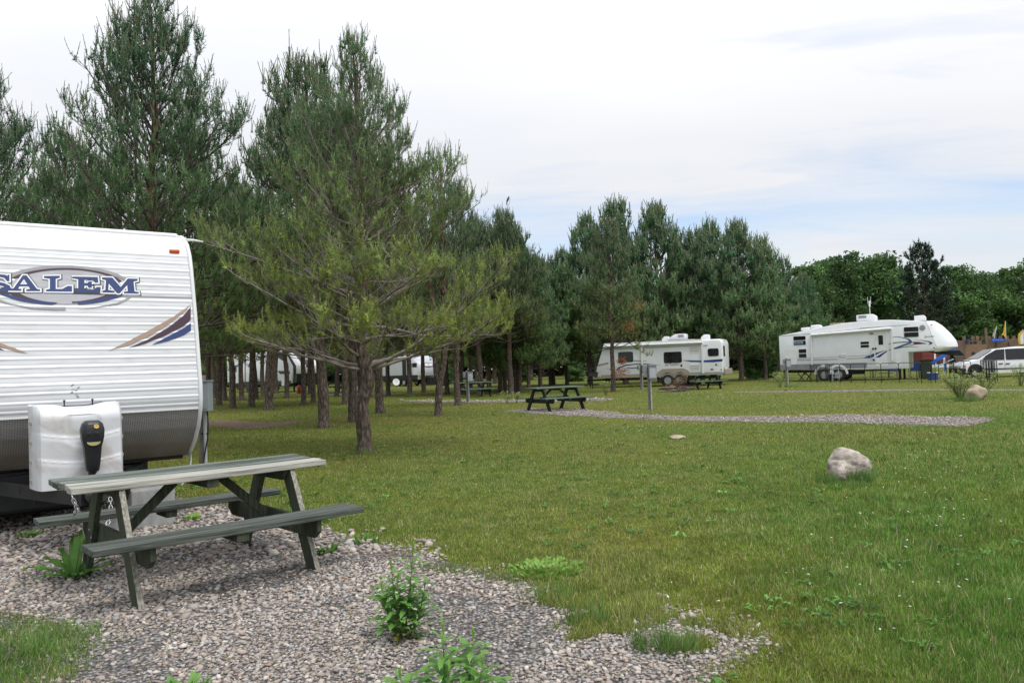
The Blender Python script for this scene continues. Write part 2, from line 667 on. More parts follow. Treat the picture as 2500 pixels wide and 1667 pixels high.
allV, allF, allC, off = [], [], [], 0
for sp, ya, yb, sz in ((.0222, 3.2, 4.8, .0112), (.0275, 4.8, 6.3, .0140), (.046, 6.3, 10.2, .0225)):
    x, y = jgrid(PAD, sp, int(sp * 1e4))
    k = (y >= ya) & (y < yb) & seen(x, y)
    x, y = x[k], y[k]
    k = onpadf(x, y)
    inl = inpatch(x, y)
    thin = fbm(x, y, .9, 5)
    k &= ~(inl & (rng.random(len(x)) < .8)) & ~((thin > .66) & (rng.random(len(x)) < .75))
    x, y = x[k], y[k]
    s = sz * np.exp(rng.normal(0, .32, len(x)))
    V, Fc, Cc = pebbles(x, y, s, int(sp * 1e5))
    allV.append(V)
    allF.append(Fc + off)
    allC.append(Cc)
    off += len(V)
me = mesh_np('gravel', np.concatenate(allV), np.concatenate(allF), M['stone'], np.concatenate(allC), smooth=True)
tag(obj('gravel', me), 'loose grey and pinkish gravel spread round the near picnic table', 'gravel', kind='stuff')
for poly, sp, sz, lab in ((DRIVE1, .06, .024, 'loose gravel on the long strip by the middle table'),
                          (DRIVE3, .11, .04, 'loose gravel on the strip among the pines')):
    x, y = jgrid(poly, sp, 5)
    wob = (vnoise(x, y, .8, 3) - .5) * .6
    k = inside(x + wob, y + wob, poly)
    x, y = x[k], y[k]
    V, Fc, Cc = pebbles(x, y, sz * np.exp(rng.normal(0, .3, len(x))), 8, OCT_V, OCT_F, .15)
    tag(obj('gravel', mesh_np('gravel', V, Fc, M['stone'], Cc * .95, smooth=True)), lab, 'gravel', kind='stuff')


# grass --------------------------------------------------------------
def blades(x, y, h, w, lean, col, seed, z0=0.):
    r = np.random.default_rng(seed)
    n = len(x)
    a = r.uniform(0, 6.28, n)
    b = a + r.normal(0, .9, n) + 1.57
    dx, dy = np.cos(a) * w / 2, np.sin(a) * w / 2
    lx, ly = np.cos(b) * h * lean, np.sin(b) * h * lean
    V = np.empty((n, 3, 3))
    V[:, 0] = np.stack([x - dx, y - dy, np.full(n, z0)], -1)
    V[:, 1] = np.stack([x + dx, y + dy, np.full(n, z0)], -1)
    V[:, 2] = np.stack([x + lx, y + ly, z0 + h * np.sqrt(np.maximum(.1, 1 - lean ** 2))], -1)
    return V.reshape(-1, 3), np.arange(3 * n).reshape(-1, 3), np.repeat(col, 3, 0)


NB = 700000
u = rng.random(NB)
r0, r1, ex = 3.0, 58., -.55
rad = (r0 ** ex + u * (r1 ** ex - r0 ** ex)) ** (1 / ex)
th = rng.uniform(-.64, .64, NB)
NS = 90000                                    # thinner cover beside the view
us = rng.random(NS)
rs_ = (2.6 ** -.3 + us * (34. ** -.3 - 2.6 ** -.3)) ** (1 / -.3)
ts_ = rng.uniform(.64, 1.15, NS) * np.where(rng.random(NS) < .5, 1, -1)
rad, th = np.concatenate([rad, rs_]), np.concatenate([th, ts_])
NB += NS
gx, gy = rad * np.sin(th), rad * np.cos(th)
wob = (vnoise(gx, gy, .3, 3) - .5) * .34 + (vnoise(gx, gy, 1.1, 4) - .5) * .3
onpad = onpadf(gx, gy)
patch = inpatch(gx, gy)
wob2 = wob * 1.5
ondrive = np.zeros(NB, bool)
for q in (DRIVE1, DRIVE2, DRIVE3, DRIVE4):
    ondrive |= inside(gx + wob2, gy + wob2 * .5, q)
onbed = inside(gx, gy, NEEDLE_BED)
# grass creeping into the right-hand corner of the pad
CREEP = gpoly([(1315, 1425), (1420, 1480), (1560, 1500), (1800, 1545), (1850, 1575), (1760, 1590), (1650, 1565), (1480, 1560), (1360, 1520), (1315, 1480)])
creep = inside(gx + wob, gy + wob, CREEP) & (fbm(gx, gy, .25, 31) > .44)
keep = ~(onpad & ~patch & ~creep & (rng.random(NB) > .012)) & ~(ondrive & (rng.random(NB) > .03)) \
    & ~(onbed & (rng.random(NB) > .15))
keep &= ~(patch & (rng.random(NB) < .25))
gx, gy, rad = gx[keep], gy[keep], rad[keep]
patch, creep = patch[keep], creep[keep]
n = len(gx)
lush = np.clip((gx - .22 * gy + .1) / 2.2, 0, 1) * np.clip(1.25 - gy / 26, 0, 1)      # greener, longer turf towards the right
lush = np.clip(lush + patch * .5, 0, 1)
f1, f2, f3 = fbm(gx, gy, 3.2, 10), fbm(gx, gy, .7, 14), fbm(gx, gy, 9., 18)
olive = np.array([.255, .278, .042])
green = np.array([.122, .238, .040])
straw = np.array([.42, .36, .17])
brown = np.array([.24, .185, .07])
k = np.clip(.40 + lush * .68 + (f1 - .5) * 1.4 + (f2 - .5) * .9, 0, 1)[:, None]
colr = olive * (1 - k) + green * k
f4 = fbm(gx, gy, .22, 25)
k = np.clip((f3 - .5) * 1.0 + (f2 - .5) * 1.2 + (f4 - .5) * .8, 0, .4)[:, None] * (1 - .6 * lush[:, None])
colr = colr * (1 - k) + brown * k
# fallen needles under the pines
TR = np.array([G(*q_)[:2] for q_ in ((891, 1101), (790, 1044), (861, 1030), (928, 1008), (656, 1001), (568, 996), (614, 993), (741, 988), (765, 982),
                                     (843, 987), (627, 974), (535, 989), (1000, 968), (1070, 1015), (1125, 962), (1173, 965), (1248, 962), (1497, 956))])
near_t = np.zeros(n)
for tx_, ty_ in TR:
    near_t = np.maximum(near_t, np.clip(1.15 - np.hypot(gx - tx_, gy - ty_) / 2.6, 0, 1))
k = (near_t * np.clip(.25 + 1.3 * (f2 - .3) + .6 * (f4 - .5), 0, .75))[:, None]
colr = colr * (1 - k) + np.array([.17, .115, .05]) * k
st = rng.random(n) < (.15 - .08 * lush)
colr[st] = straw * rng.uniform(.7, 1.1, (st.sum(), 1))
colr *= np.exp(rng.normal(0, .3, (n, 1)) + ((f4 - .5) * .9 + (f2 - .5) * .35)[:, None])
h = (.015 + .017 * rng.random(n) + .020 * (f2 - .4)) * (1 + .75 * lush) * (1 + rad / 60)
h = np.where(creep, h * 1.9, h)
tall = (rng.random(n) < .02) | (st & (rng.random(n) < .12))
h = np.where(tall, h * 1.9, h)
w = (.0028 + .0024 * rng.random(n)) * (1 + rad / 8.)
lean = np.clip(np.abs(rng.normal(.5, .32, n)), 0, .95)
V, Fc, Cc = blades(gx, gy, np.maximum(h, .015), w, lean, np.clip(colr, .005, .5), 21)
me = mesh_np('grass', V, Fc, M['leaf'], Cc)
tag(obj('grass', me), 'mown olive and green grass over the whole lawn', 'grass', kind='stuff')

# broad-leaved weeds pressed into the turf
nw_ = 900
rw = 3.4 * (11.) ** rng.random(nw_)
tw = rng.uniform(-.62, .62, nw_)
cx_, cy_ = rw * np.sin(tw), rw * np.cos(tw)
kk = ~inside(cx_, cy_, PAD) & ~inside(cx_, cy_, DRIVE1) & (fbm(cx_, cy_, 1.6, 60) > .47)
cx_, cy_ = cx_[kk], cy_[kk]
nl_ = 9
ax_ = rng.uniform(0, 6.28, (len(cx_), nl_))
ll_ = rng.uniform(.02, .055, (len(cx_), nl_)) * (1 + cy_ / 30)[:, None]
dx_, dy_ = np.cos(ax_), np.sin(ax_)
bx_ = cx_[:, None] + rng.normal(0, .03, ax_.shape)
by_ = cy_[:, None] + rng.normal(0, .03, ax_.shape)
zb_, zt_ = rng.uniform(.01, .03, ax_.shape), rng.uniform(.025, .05, ax_.shape)
V = np.stack([np.stack([bx_, by_, zb_], -1),
              np.stack([bx_ + dx_ * ll_ * .55 - dy_ * ll_ * .28, by_ + dy_ * ll_ * .55 + dx_ * ll_ * .28, zt_], -1),
              np.stack([bx_ + dx_ * ll_, by_ + dy_ * ll_, zt_ * .8], -1),
              np.stack([bx_ + dx_ * ll_ * .55 + dy_ * ll_ * .28, by_ + dy_ * ll_ * .55 - dx_ * ll_ * .28, zt_], -1)], 2).reshape(-1, 3)
Cw = np.repeat(np.array([.10, .22, .045]) * np.exp(rng.normal(0, .3, (len(cx_), 1))), nl_ * 4, 0)
tag(obj('lawn_weeds', mesh_np('lawn_weeds', V, np.arange(len(V)).reshape(-1, 4), M['leaf'], Cw)), 'small broad leaved weeds scattered through the turf', 'weeds', kind='stuff')

# white clover heads in the lawn
cl = []
for (u_, v_, su, sv, m_) in ((2230, 1130, 230, 160, 46), (2000, 1420, 380, 180, 34), (1590, 1045, 110, 20, 26), (1900, 950, 260, 15, 26),
                             (2350, 1230, 120, 120, 18), (1730, 968, 70, 8, 22), (80, 1600, 70, 50, 12)):
    for _ in range(m_):
        q = G(u_ + rng.normal(0, .6) * su, max(940, v_ + rng.normal(0, .6) * sv))
        cl.append((q[0], q[1]))
cl = np.array(cl)
kk = ~inside(cl[:, 0], cl[:, 1], PAD) & ~inside(cl[:, 0], cl[:, 1], DRIVE1)
cl = cl[kk]
V, Fc, Cc = pebbles(cl[:, 0], cl[:, 1], (.0075 + .0004 * cl[:, 1]) * np.ones(len(cl)), 77)
V[:, 2] += np.repeat(rng.uniform(.03, .055, len(cl)), 12)
Cc[:] = (.62, .60, .52)
tag(obj('clover_flowers', mesh_np('clover_flowers', V, Fc, M['stone'], Cc)), 'tiny white clover heads dotted over the lawn', 'clover', kind='stuff')
# ------------------------------------------------------------------ trees
UP = np.array([0, 0, 1.])


def nrm(a):
    return a / np.maximum(np.linalg.norm(a, axis=-1, keepdims=True), 1e-9)


def tubes_np(P, Rd, n):
    """many tapered tubes: P (count, points, 3), Rd (count, points)"""
    B, K = P.shape[:2]
    T = np.empty_like(P)
    T[:, 1:-1] = P[:, 2:] - P[:, :-2]
    T[:, 0] = P[:, 1] - P[:, 0]
    T[:, -1] = P[:, -1] - P[:, -2]
    T = nrm(T)
    ref = np.where(np.abs(T[..., 2:3]) > .85, np.array([1., .2, 0]), np.array([.1, .2, 1.]))
    U = nrm(np.cross(T, ref))
    W = np.cross(T, U)
    a = np.arange(n) * 2 * np.pi / n
    V = (P[:, :, None] + Rd[:, :, None, None] * (np.cos(a)[None, None, :, None] * U[:, :, None]
                                                + np.sin(a)[None, None, :, None] * W[:, :, None]))
    b = np.arange(B)[:, None, None] * K * n
    i = np.arange(K - 1)[None, :, None] * n
    k = np.arange(n)[None, None, :]
    k2 = (k + 1) % n
    F = np.stack(np.broadcast_arrays(b + i + k, b + i + k2, b + i + n + k2, b + i + n + k), -1).reshape(-1, 4)
    return V.reshape(-1, 3), F


def cat(parts):
    o, Vs, Fs = 0, [], []
    for V, F in parts:
        Vs.append(V)
        Fs.append(F + o)
        o += len(V)
    return np.concatenate(Vs), np.concatenate(Fs)


def along(P, idx, t):
    K = P.shape[1]
    x = np.clip(t, 0, .999) * (K - 1)
    i = np.floor(x).astype(int)
    f = (x - i)[:, None]
    a, b = P[idx, i], P[idx, i + 1]
    return a * (1 - f) + b * f, nrm(b - a)


def grow(base, d, L, K, curl, wig, r):
    pts = [base]
    d = nrm(d)
    for k in range(K - 1):
        d = nrm(d + UP * (np.asarray(curl) / (K - 1))[..., None] + r.normal(0, wig, d.shape))
        pts.append(pts[-1] + d * (L / (K - 1))[:, None])
    return np.stack(pts, 1)


def needles(P, t0, t1, per, ln, wd, ang, r):
    """needle triangles spread along polylines"""
    n = len(P)
    idx = np.repeat(np.arange(n), per)
    t = r.uniform(t0, t1, len(idx))
    b, tn = along(P, idx, t)
    ref = r.normal(0, 1, b.shape)
    s = nrm(np.cross(tn, ref))
    a = r.normal(ang, .16, len(idx))[:, None]
    d = nrm(tn * np.cos(a) + s * np.sin(a) + UP * .06)
    q = nrm(np.cross(d, r.normal(0, 1, d.shape)))
    l = (ln * r.uniform(.7, 1.25, len(idx)))[:, None]
    V = np.stack([b - q * wd / 2, b + q * wd / 2, b + d * l], 1)
    return V.reshape(-1, 3), np.arange(3 * len(idx)).reshape(-1, 3), idx


def make_bark():
    m = bpy.data.materials.new('pine_bark')
    m.use_nodes = True
    t = m.node_tree
    p = t.nodes['Principled BSDF']
    p.inputs['Roughness'].default_value = .95
    p.inputs['Specular IOR Level'].default_value = .1
    tcn = N(t, 'ShaderNodeTexCoord')
    mpn = N(t, 'ShaderNodeMapping')
    mpn.inputs['Scale'].default_value = (1, 1, .3)
    t.links.new(tcn.outputs['Object'], mpn.inputs[0])
    vo = N(t, 'ShaderNodeTexVoronoi')
    vo.inputs['Scale'].default_value = 23
    t.links.new(mpn.outputs[0], vo.inputs['Vector'])
    ns = N(t, 'ShaderNodeTexNoise')
    ns.inputs['Scale'].default_value = 26
    ns.inputs['Detail'].default_value = 6
    ns.inputs['Roughness'].default_value = .7
    t.links.new(mpn.outputs[0], ns.inputs['Vector'])
    ng = N(t, 'ShaderNodeTexNoise')
    ng.inputs['Scale'].default_value = 7
    ng.inputs['Detail'].default_value = 8
    ng.inputs['Roughness'].default_value = .75
    t.links.new(mpn.outputs[0], ng.inputs['Vector'])
    grey = ramp(t, ns.outputs[0], [(.3, (.072, .054, .043)), (.55, (.195, .153, .128)), (.72, (.33, .28, .245))])
    fl = ramp(t, ng.outputs[0], [(.6, 0.), (.68, .7)])
    grey = mixc(t, fl, grey, (.40, .385, .37))
    org = ramp(t, ns.outputs[0], [(.3, (.14, .085, .06)), (.7, (.33, .205, .145))])
    sp = N(t, 'ShaderNodeSeparateXYZ')
    t.links.new(tcn.outputs['Object'], sp.inputs[0])
    hz = ramp(t, mth(t, 'DIVIDE', sp.outputs[2], 10.), [(.17, 0.), (.42, 1.)])
    c = mixc(t, hz, grey, org)
    crev = ramp(t, mth(t, 'ADD', vo.outputs['Distance'], mth(t, 'MULTIPLY', ng.outputs[0], .5)), [(.5, 1.), (1.0, .45)])
    t.links.new(mixc(t, 1., c, crev, 'MULTIPLY'), p.inputs['Base Color'])
    bp = N(t, 'ShaderNodeBump')
    bp.inputs['Strength'].default_value = 1.
    bp.inputs['Distance'].default_value = .03
    bp.invert = True
    t.links.new(mth(t, 'ADD', vo.outputs['Distance'], mth(t, 'MULTIPLY', ns.outputs[0], -.5)), bp.inputs['Height'])
    t.links.new(bp.outputs[0], p.inputs['Normal'])
    return m


M['bark'] = make_bark()
M['twig'] = mat('pine_twig', (.11, .088, .07), .9, .35, 5, col2=(.33, .29, .25))
M['twig_dark'] = mat('pine_twig_dark', (.045, .038, .03), .9, .3, 5, col2=(.12, .10, .085))


def pine(seed, H, cb, Rm, r0, path=None, whorl=.46, nb=5, sp2=.17, sp3=.11, per=26, nl=.062, nw=.006, cand=2, cper=9,
         low=(.115, .125, .036), top=(.036, .066, .038), fork=None, bare=.5, cl=1., shape=.72, fixed=()):
    """a pine as meshes: trunk, limbs, dead twigs and needles"""
    r = np.random.default_rng(seed)
    if path is None:
        path = [(0, 0, 0)]
        x = y = 0.
        for i in range(1, 13):
            x += r.normal(0, .045)
            y += r.normal(0, .045)
            path.append((x, y, H * i / 12))
    path = np.array(path, float)
    hs = np.linspace(0, 1, 44) * H
    tp = np.stack([np.interp(hs, path[:, 2], path[:, i]) for i in range(3)], -1)
    tp[1:-1, :2] = .25 * tp[:-2, :2] + .5 * tp[1:-1, :2] + .25 * tp[2:, :2]
    tr = r0 * (1 - hs / H) ** .8 * .93 + .014
    tr[0] *= 1.22
    tr *= 1 + r.normal(0, .035, len(tr))
    wood = [tubes_np(tp[None], tr[None], 12)]
    # main limbs in whorls
    B, D, L, E = [], [], [], []
    h = cb
    ph = r.uniform(0, 6.28)
    while h < H - .25:
        rel = (h - cb) / (H - cb)
        prof = (1 - rel) ** shape * (.62 + .38 * min(1, rel / .18 + .35))
        ph += r.uniform(.4, 1.4)
        k = nb if rel < .8 else nb - 1
        for i in range(k):
            a = ph + i * 2 * math.pi / k + r.normal(0, .25)
            el = .12 + rel * .85 + r.normal(0, .12)
            B.append([np.interp(h, tp[:, 2], tp[:, 0]), np.interp(h, tp[:, 2], tp[:, 1]), h + r.normal(0, .05)])
            D.append([math.cos(a) * math.cos(el), math.sin(a) * math.cos(el), math.sin(el)])
            L.append(Rm * prof * r.uniform(.62, 1.12) + .22)
            E.append(.3 + .35 * rel)
        h += whorl * r.uniform(.7, 1.2) * (1 - .35 * rel)
    for (fh, az, el, fl, cu) in fixed:
        B.append([np.interp(fh, tp[:, 2], tp[:, 0]), np.interp(fh, tp[:, 2], tp[:, 1]), fh])
        D.append([math.cos(az) * math.cos(el), math.sin(az) * math.cos(el), math.sin(el)])
        L.append(fl)
        E.append(cu)
    B, D, L, E = np.array(B), np.array(D), np.array(L), np.array(E)
    P1 = grow(B, D, L, 8, E, .10, r)
    R1 = (.008 + .0088 * L)[:, None] * np.linspace(1, .3, 8)[None]
    limbs = [tubes_np(P1, R1, 6)]
    # leader end as a limb too
    n1 = len(P1)
    # second order
    cnt = np.maximum(2, (L / sp2).astype(int))
    idx = np.repeat(np.arange(n1), cnt)
    tt = r.uniform(.22, 1., len(idx)) ** .8
    b2, tn = along(P1, idx, tt)
    side = nrm(np.cross(tn, UP)) * np.where(r.random(len(idx)) < .5, 1, -1)[:, None]
    a = r.normal(.85, .2, len(idx))[:, None]
    d2 = tn * np.cos(a) + side * np.sin(a) + UP * r.uniform(-.15, .55, (len(idx), 1))
    L2 = np.maximum(.16, L[idx] * (.46 - .3 * tt) * r.uniform(.7, 1.3, len(idx)))
    P2 = grow(b2, d2, L2, 5, np.full(len(idx), .5), .12, r)
    limbs.append(tubes_np(P2, (.0035 + .007 * L2)[:, None] * np.linspace(1, .4, 5)[None], 3))
    # third order
    cnt3 = np.maximum(1, (L2 / sp3).astype(int))
    i3 = np.repeat(np.arange(len(P2)), cnt3)
    t3 = r.uniform(.25, 1., len(i3))
    b3, tn3 = along(P2, i3, t3)
    s3 = nrm(np.cross(tn3, UP + r.normal(0, .4, tn3.shape))) * np.where(r.random(len(i3)) < .5, 1, -1)[:, None]
    d3 = tn3 * .75 + s3 * .65 + UP * r.uniform(0, .75, (len(i3), 1))
    L3 = r.uniform(.11, .26, len(i3)) * (nl / .062) ** .5
    P3 = grow(b3, d3, L3, 3, np.full(len(i3), .7), .1, r)
    limbs.append(tubes_np(P3[:, [0, 2]], np.full((len(i3), 1), .0042 * max(1, nw / .016)) * np.array([[1, .5]]), 3))
    # which shoots carry needles: the outer shell; the inner lower ones are bare
    par = idx[i3]
    rel3 = (b3[:, 2] - cb) / (H - cb)
    axis = np.stack([np.interp(b3[:, 2], tp[:, 2], tp[:, 0]), np.interp(b3[:, 2], tp[:, 2], tp[:, 1])], -1)
    rr = np.linalg.norm(b3[:, :2] - axis, axis=1) / np.maximum(.3, L[par] * .95)
    live = rr > (bare * (1 - rel3) + r.normal(0, .13, len(rr)))
    Q = P3[live]
    tips2 = P2[:, -2:][:, :, :][(np.linalg.norm(P2[:, -1, :2] - P2[:, 0, :2] * 0 - np.stack(
        [np.interp(P2[:, -1, 2], tp[:, 2], tp[:, 0]), np.interp(P2[:, -1, 2], tp[:, 2], tp[:, 1])], -1), axis=1)
        / np.maximum(.3, L[idx])) > bare * .7]
    tips1 = P1[:, -2:]
    lead = np.stack([tp[-3], tp[-1]])[None]
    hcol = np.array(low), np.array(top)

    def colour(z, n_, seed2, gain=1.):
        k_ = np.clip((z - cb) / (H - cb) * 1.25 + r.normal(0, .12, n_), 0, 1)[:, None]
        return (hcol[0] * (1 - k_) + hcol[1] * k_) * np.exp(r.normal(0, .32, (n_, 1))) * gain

    NV, NC, NF, o = [], [], [], 0

    def put(P, t0, t1, per_, ln, wd, ang, gain):
        nonlocal o
        V, Fc, ix = needles(P, t0, t1, per_, ln, wd, ang, r)
        sh = colour(P[:, 0, 2], len(P), 0, gain)
        c = sh[ix] * np.exp(r.normal(0, .15, (len(ix), 1)))
        NV.append(V)
        NF.append(Fc + o)
        NC.append(np.repeat(c, 3, 0))
        o += len(V)

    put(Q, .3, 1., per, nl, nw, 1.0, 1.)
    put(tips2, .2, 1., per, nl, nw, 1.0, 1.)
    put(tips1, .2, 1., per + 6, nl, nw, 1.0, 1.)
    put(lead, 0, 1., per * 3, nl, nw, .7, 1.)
    # upright candles of new growth
    ends = np.concatenate([Q[:, -1], tips2[:, -1], tips1[:, -1], tips1[:, -1], tips1[:, -1], np.repeat(lead[:, -1], 5, 0)])
    ends = np.repeat(ends, cand, 0)
    ends = ends[r.random(len(ends)) < .55]
    relc = np.clip((ends[:, 2] - cb) / (H - cb), 0, 1)
    Lc = r.uniform(.07, .17, len(ends)) * (1 + 1.1 * relc ** 2) * cl
    Pc = grow(ends, np.array([0, 0, 1.]) + r.normal(0, .33, ends.shape), Lc, 3, np.full(len(ends), .6), .04, r)
    V, Fq = tubes_np(Pc, np.full((len(Pc), 1), .0055 * max(1, nw / .010)) * np.array([[1, .9, .6]]), 3)
    NV.append(V)
    NF.append(np.concatenate([Fq[:, [0, 1, 2]], Fq[:, [0, 2, 3]]]) + o)
    NC.append(np.repeat(np.array([.26, .27, .16]) * np.exp(r.normal(0, .2, (len(Pc), 1))), 9, 0))
    o += len(V)
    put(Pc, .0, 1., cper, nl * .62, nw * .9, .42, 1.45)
    V, Fc = cat(wood)
    tm = mesh_np('trunk', V, Fc, M['bark'], smooth=True)
    V, Fc = cat(limbs)
    lm = mesh_np('limbs', V, Fc, M['twig'] if nw < .01 else M['twig_dark'], smooth=True)
    nm = mesh_np('crown', np.concatenate(NV), np.concatenate(NF), M['needle'], np.concatenate(NC))
    return dict(trunk=tm, limbs=lm, crown=nm, H=H)


def plant_tree(ms, name, label, cat_, loc, rz, sc, group=None):
    t_ = thing(name, label, cat_, (loc[0], loc[1], -.02), rz, group, sc)
    tr_ = obj('trunk', ms['trunk'], t_)
    obj('limbs', ms['limbs'], tr_)
    obj('crown', ms['crown'], t_)
    return t_


# the pine in the clearing, its trunk with the two kinks of the photograph
hb = G(891, 1101)


def hp(px, py):
    q = Pl(px, py, hb, np.array([0, 1., 0])) - hb
    return (q[0], 0., q[2])


hero_path = [(0, 0, 0)] + [hp(*q) for q in ((889, 1045), (878, 985), (903, 932), (899, 905), (880, 868), (876, 800),
                                            (884, 740), (886, 680), (880, 610), (882, 540), (880, 480), (878, 400),
                                            (872, 300), (868, 200), (862, 128))]
HERO = pine(3, hero_path[-1][2], 1.62, 2.75, .135, path=hero_path, whorl=.40, nb=6, sp2=.125, sp3=.13, per=33, nl=.062,
            nw=.0085, cand=2, cper=10, bare=.72, low=(0.344, 0.401, 0.076), top=(0.122, 0.241, 0.115), shape=.78,
            fixed=((1.55, -.12, .28, 3.3, .15), (1.5, .15, .30, 2.7, .25), (1.6, 3.3, .2, 2.2, .3), (1.55, 2.7, .35, 2.4, .25),
                   (1.75, 4.3, .3, 2.1, .3), (2.3, 3.0, .25, 2.9, .35), (2.9, 3.4, .3, 2.9, .4), (2.6, .2, .3, 2.8, .4)))
tag(plant_tree(HERO, 'pine_tree', None, None, hb, 0, 1), 'tall pine with kinked grey trunk standing alone in front of the grove', 'pine tree', 'pines of the grove')
TALL = pine(21, 9.3, 2.0, 3.3, .15, whorl=.46, nb=6, sp2=.165, sp3=.14, per=23, nl=.075, nw=.0125, cand=2, cper=10, bare=.42,
            low=(0.159, 0.254, 0.080), top=(0.076, 0.178, 0.096), shape=.72, cl=1.25)
VAR = [pine(31, 10., 2.9, 3.3, .16, whorl=.46, nb=6, sp2=.24, sp3=.18, per=20, nl=.095, nw=.022, cand=2, cper=7, bare=.35,
            low=(0.179, 0.221, 0.062), top=(0.088, 0.189, 0.094), cl=1.7, shape=.66),
       pine(32, 10., 2.7, 3.0, .15, whorl=.48, nb=6, sp2=.25, sp3=.18, per=20, nl=.095, nw=.022, cand=2, cper=7, bare=.35,
            low=(0.212, 0.261, 0.066), top=(0.101, 0.208, 0.099), cl=1.7, shape=.6),
       pine(33, 10., 3.0, 3.5, .17, whorl=.46, nb=5, sp2=.24, sp3=.18, per=20, nl=.095, nw=.022, cand=2, cper=7, bare=.35,
            low=(0.159, 0.217, 0.069), top=(0.080, 0.172, 0.092), cl=1.7, shape=.7)]
# coarser needles for trees 40 m and more away
FAR = [pine(41, 10., 1.6, 3.1, .16, whorl=.5, nb=6, sp2=.29, sp3=.2, per=15, nl=.155, nw=.042, cand=2, cper=6, bare=.2,
            low=(0.179, 0.294, 0.090), top=(0.112, 0.274, 0.133), cl=2.2, shape=.55),
       pine(42, 10., 1.5, 2.9, .15, whorl=.52, nb=6, sp2=.29, sp3=.2, per=15, nl=.155, nw=.042, cand=2, cper=6, bare=.2,
            low=(0.208, 0.329, 0.090), top=(0.133, 0.315, 0.138), cl=2.2, shape=.5),
       pine(43, 10., 1.9, 3.2, .17, whorl=.5, nb=6, sp2=.29, sp3=.2, per=15, nl=.155, nw=.042, cand=2, cper=6, bare=.2,
            low=(0.152, 0.262, 0.090), top=(0.100, 0.255, 0.125), cl=2.2, shape=.6)]
# pines placed where their trunks stand: (pixel of the foot, height, mesh, label)
prng = random.Random(5)


def put_pine(px, py, h, ms, label, group, rz=None, lean=0., sx=1.):
    q = G(px, py)
    s = h / ms['H'] * (.93 if ms is not TALL else 1.)
    o = plant_tree(ms, 'pine_tree', label, 'pine tree', q, prng.uniform(0, 6.28) if rz is None else rz, (s * sx, s * sx, s), group)
    if lean:
        o.rotation_euler = (0, lean, o.rotation_euler[2])
        o.rotation_mode = 'XYZ'
    return o


def far_px(px, d):
    """foot pixel of a tree at column px and distance d"""
    return px, YH - (px - CX) * ROLL + F_ * HC / d


GR = 'pines of the grove'
for px, py, h, ms, lean, lab in (
        (790, 1044, 10.4, VAR[0], 0, 'thick pine close behind and left of the kinked lone pine'),
        (861, 1030, 9.6, VAR[1], 0, 'pine whose trunk shows directly beside the kinked lone pine, to its left'),
        (928, 1008, 9.9, VAR[2], 0, 'straight pine a little right of the kinked lone pine'),
        (656, 1001, 13.0, VAR[0], .07, 'stout pine leaning right in front of the black and white camper'),
        (568, 996, 10.8, VAR[1], .02, 'slim pine before the left end of the black and white camper'),
        (614, 993, 10.2, VAR[2], .06, 'thin leaning pine before the middle of the black and white camper'),
        (741, 988, 9.2, VAR[1], 0, 'slim pine beside the red can, left of two in front of the camper nose'),
        (765, 982, 9.4, VAR[0], 0, 'slim pine before the camper nose, right of two'),
        (843, 987, 9.6, VAR[2], 0, 'dark pine half hidden behind two trunks left of the lone pine'),
        (627, 974, 10.0, VAR[1], .05, 'pine standing close to the side of the black and white camper'),
        (535, 989, 10.2, VAR[2], .03, 'pine just right of the grey utility box by the near trailer'),
        (508, 990, 9.8, VAR[0], 0, 'pine at the right edge of the near trailer, half hidden by it'),
        (550, 978, 10.4, VAR[1], .02, 'dark pine between the utility box and the black and white camper'),
        (522, 972, 10.2, VAR[2], 0, 'dim pine deep in the grove above the utility box'),
        (1000, 968, 10.4, VAR[0], -.02, 'reddish pine before the round nosed silver camper'),
        (1125, 962, 9.4, VAR[1], -.08, 'dark pine leaning left behind the shaded picnic table'),
        (1173, 965, 10.0, VAR[2], 0, 'dark thick pine at the right end of the shaded picnic table'),
        (1118, 990, 9.2, VAR[1], 0, 'pine right behind the forked pine'),
        (1222, 957, 10.0, FAR[0], -.03, 'leftmost slim pine of the close trunk cluster left of the middle table'),
        (1234, 953, 9.6, FAR[1], -.03, 'second slim pine of the close trunk cluster left of the middle table'),
        (1248, 962, 10.4, VAR[0], -.02, 'front and thickest pine of the close trunk cluster left of the middle table'),
        (1262, 957, 10.0, FAR[2], 0, 'fourth pine of the close trunk cluster left of the middle table'),
        (1271, 957, 9.4, FAR[1], 0, 'rightmost pine of the close trunk cluster left of the middle table'),
        (1321, 950, 8.6, FAR[0], 0, 'thin dark pine rising just behind the middle picnic table'),
        (1192, 936, 11.0, FAR[1], 0, 'far slim pine, left of two behind the trunk cluster'),
        (1209, 936, 11.4, FAR[2], 0, 'far slim pine, right of two behind the trunk cluster'),
        (1497, 956, 9.3, VAR[1], 0, 'pine with a dead orange branch in front of the white camper with twin wheels')):
    put_pine(px, py, h, ms, lab, GR, lean=lean)

# more pines deeper in, added to darken the grove and its ground
for i, (px, d, h) in enumerate(((590, 47, 10.5), (642, 55, 11), (700, 49, 10), (757, 58, 11.5), (822, 50, 10.5), (884, 56, 11), (948, 48, 10), (1035, 52, 10.5),
                                (1092, 47, 9.5), (1150, 54, 10), (520, 58, 11), (675, 64, 11.5), (905, 64, 11.5), (1290, 54, 9))):
    put_pine(*far_px(px, d), h, VAR[i % 3], 'pine added deep inside the grove to darken it, only its crown showing', GR)

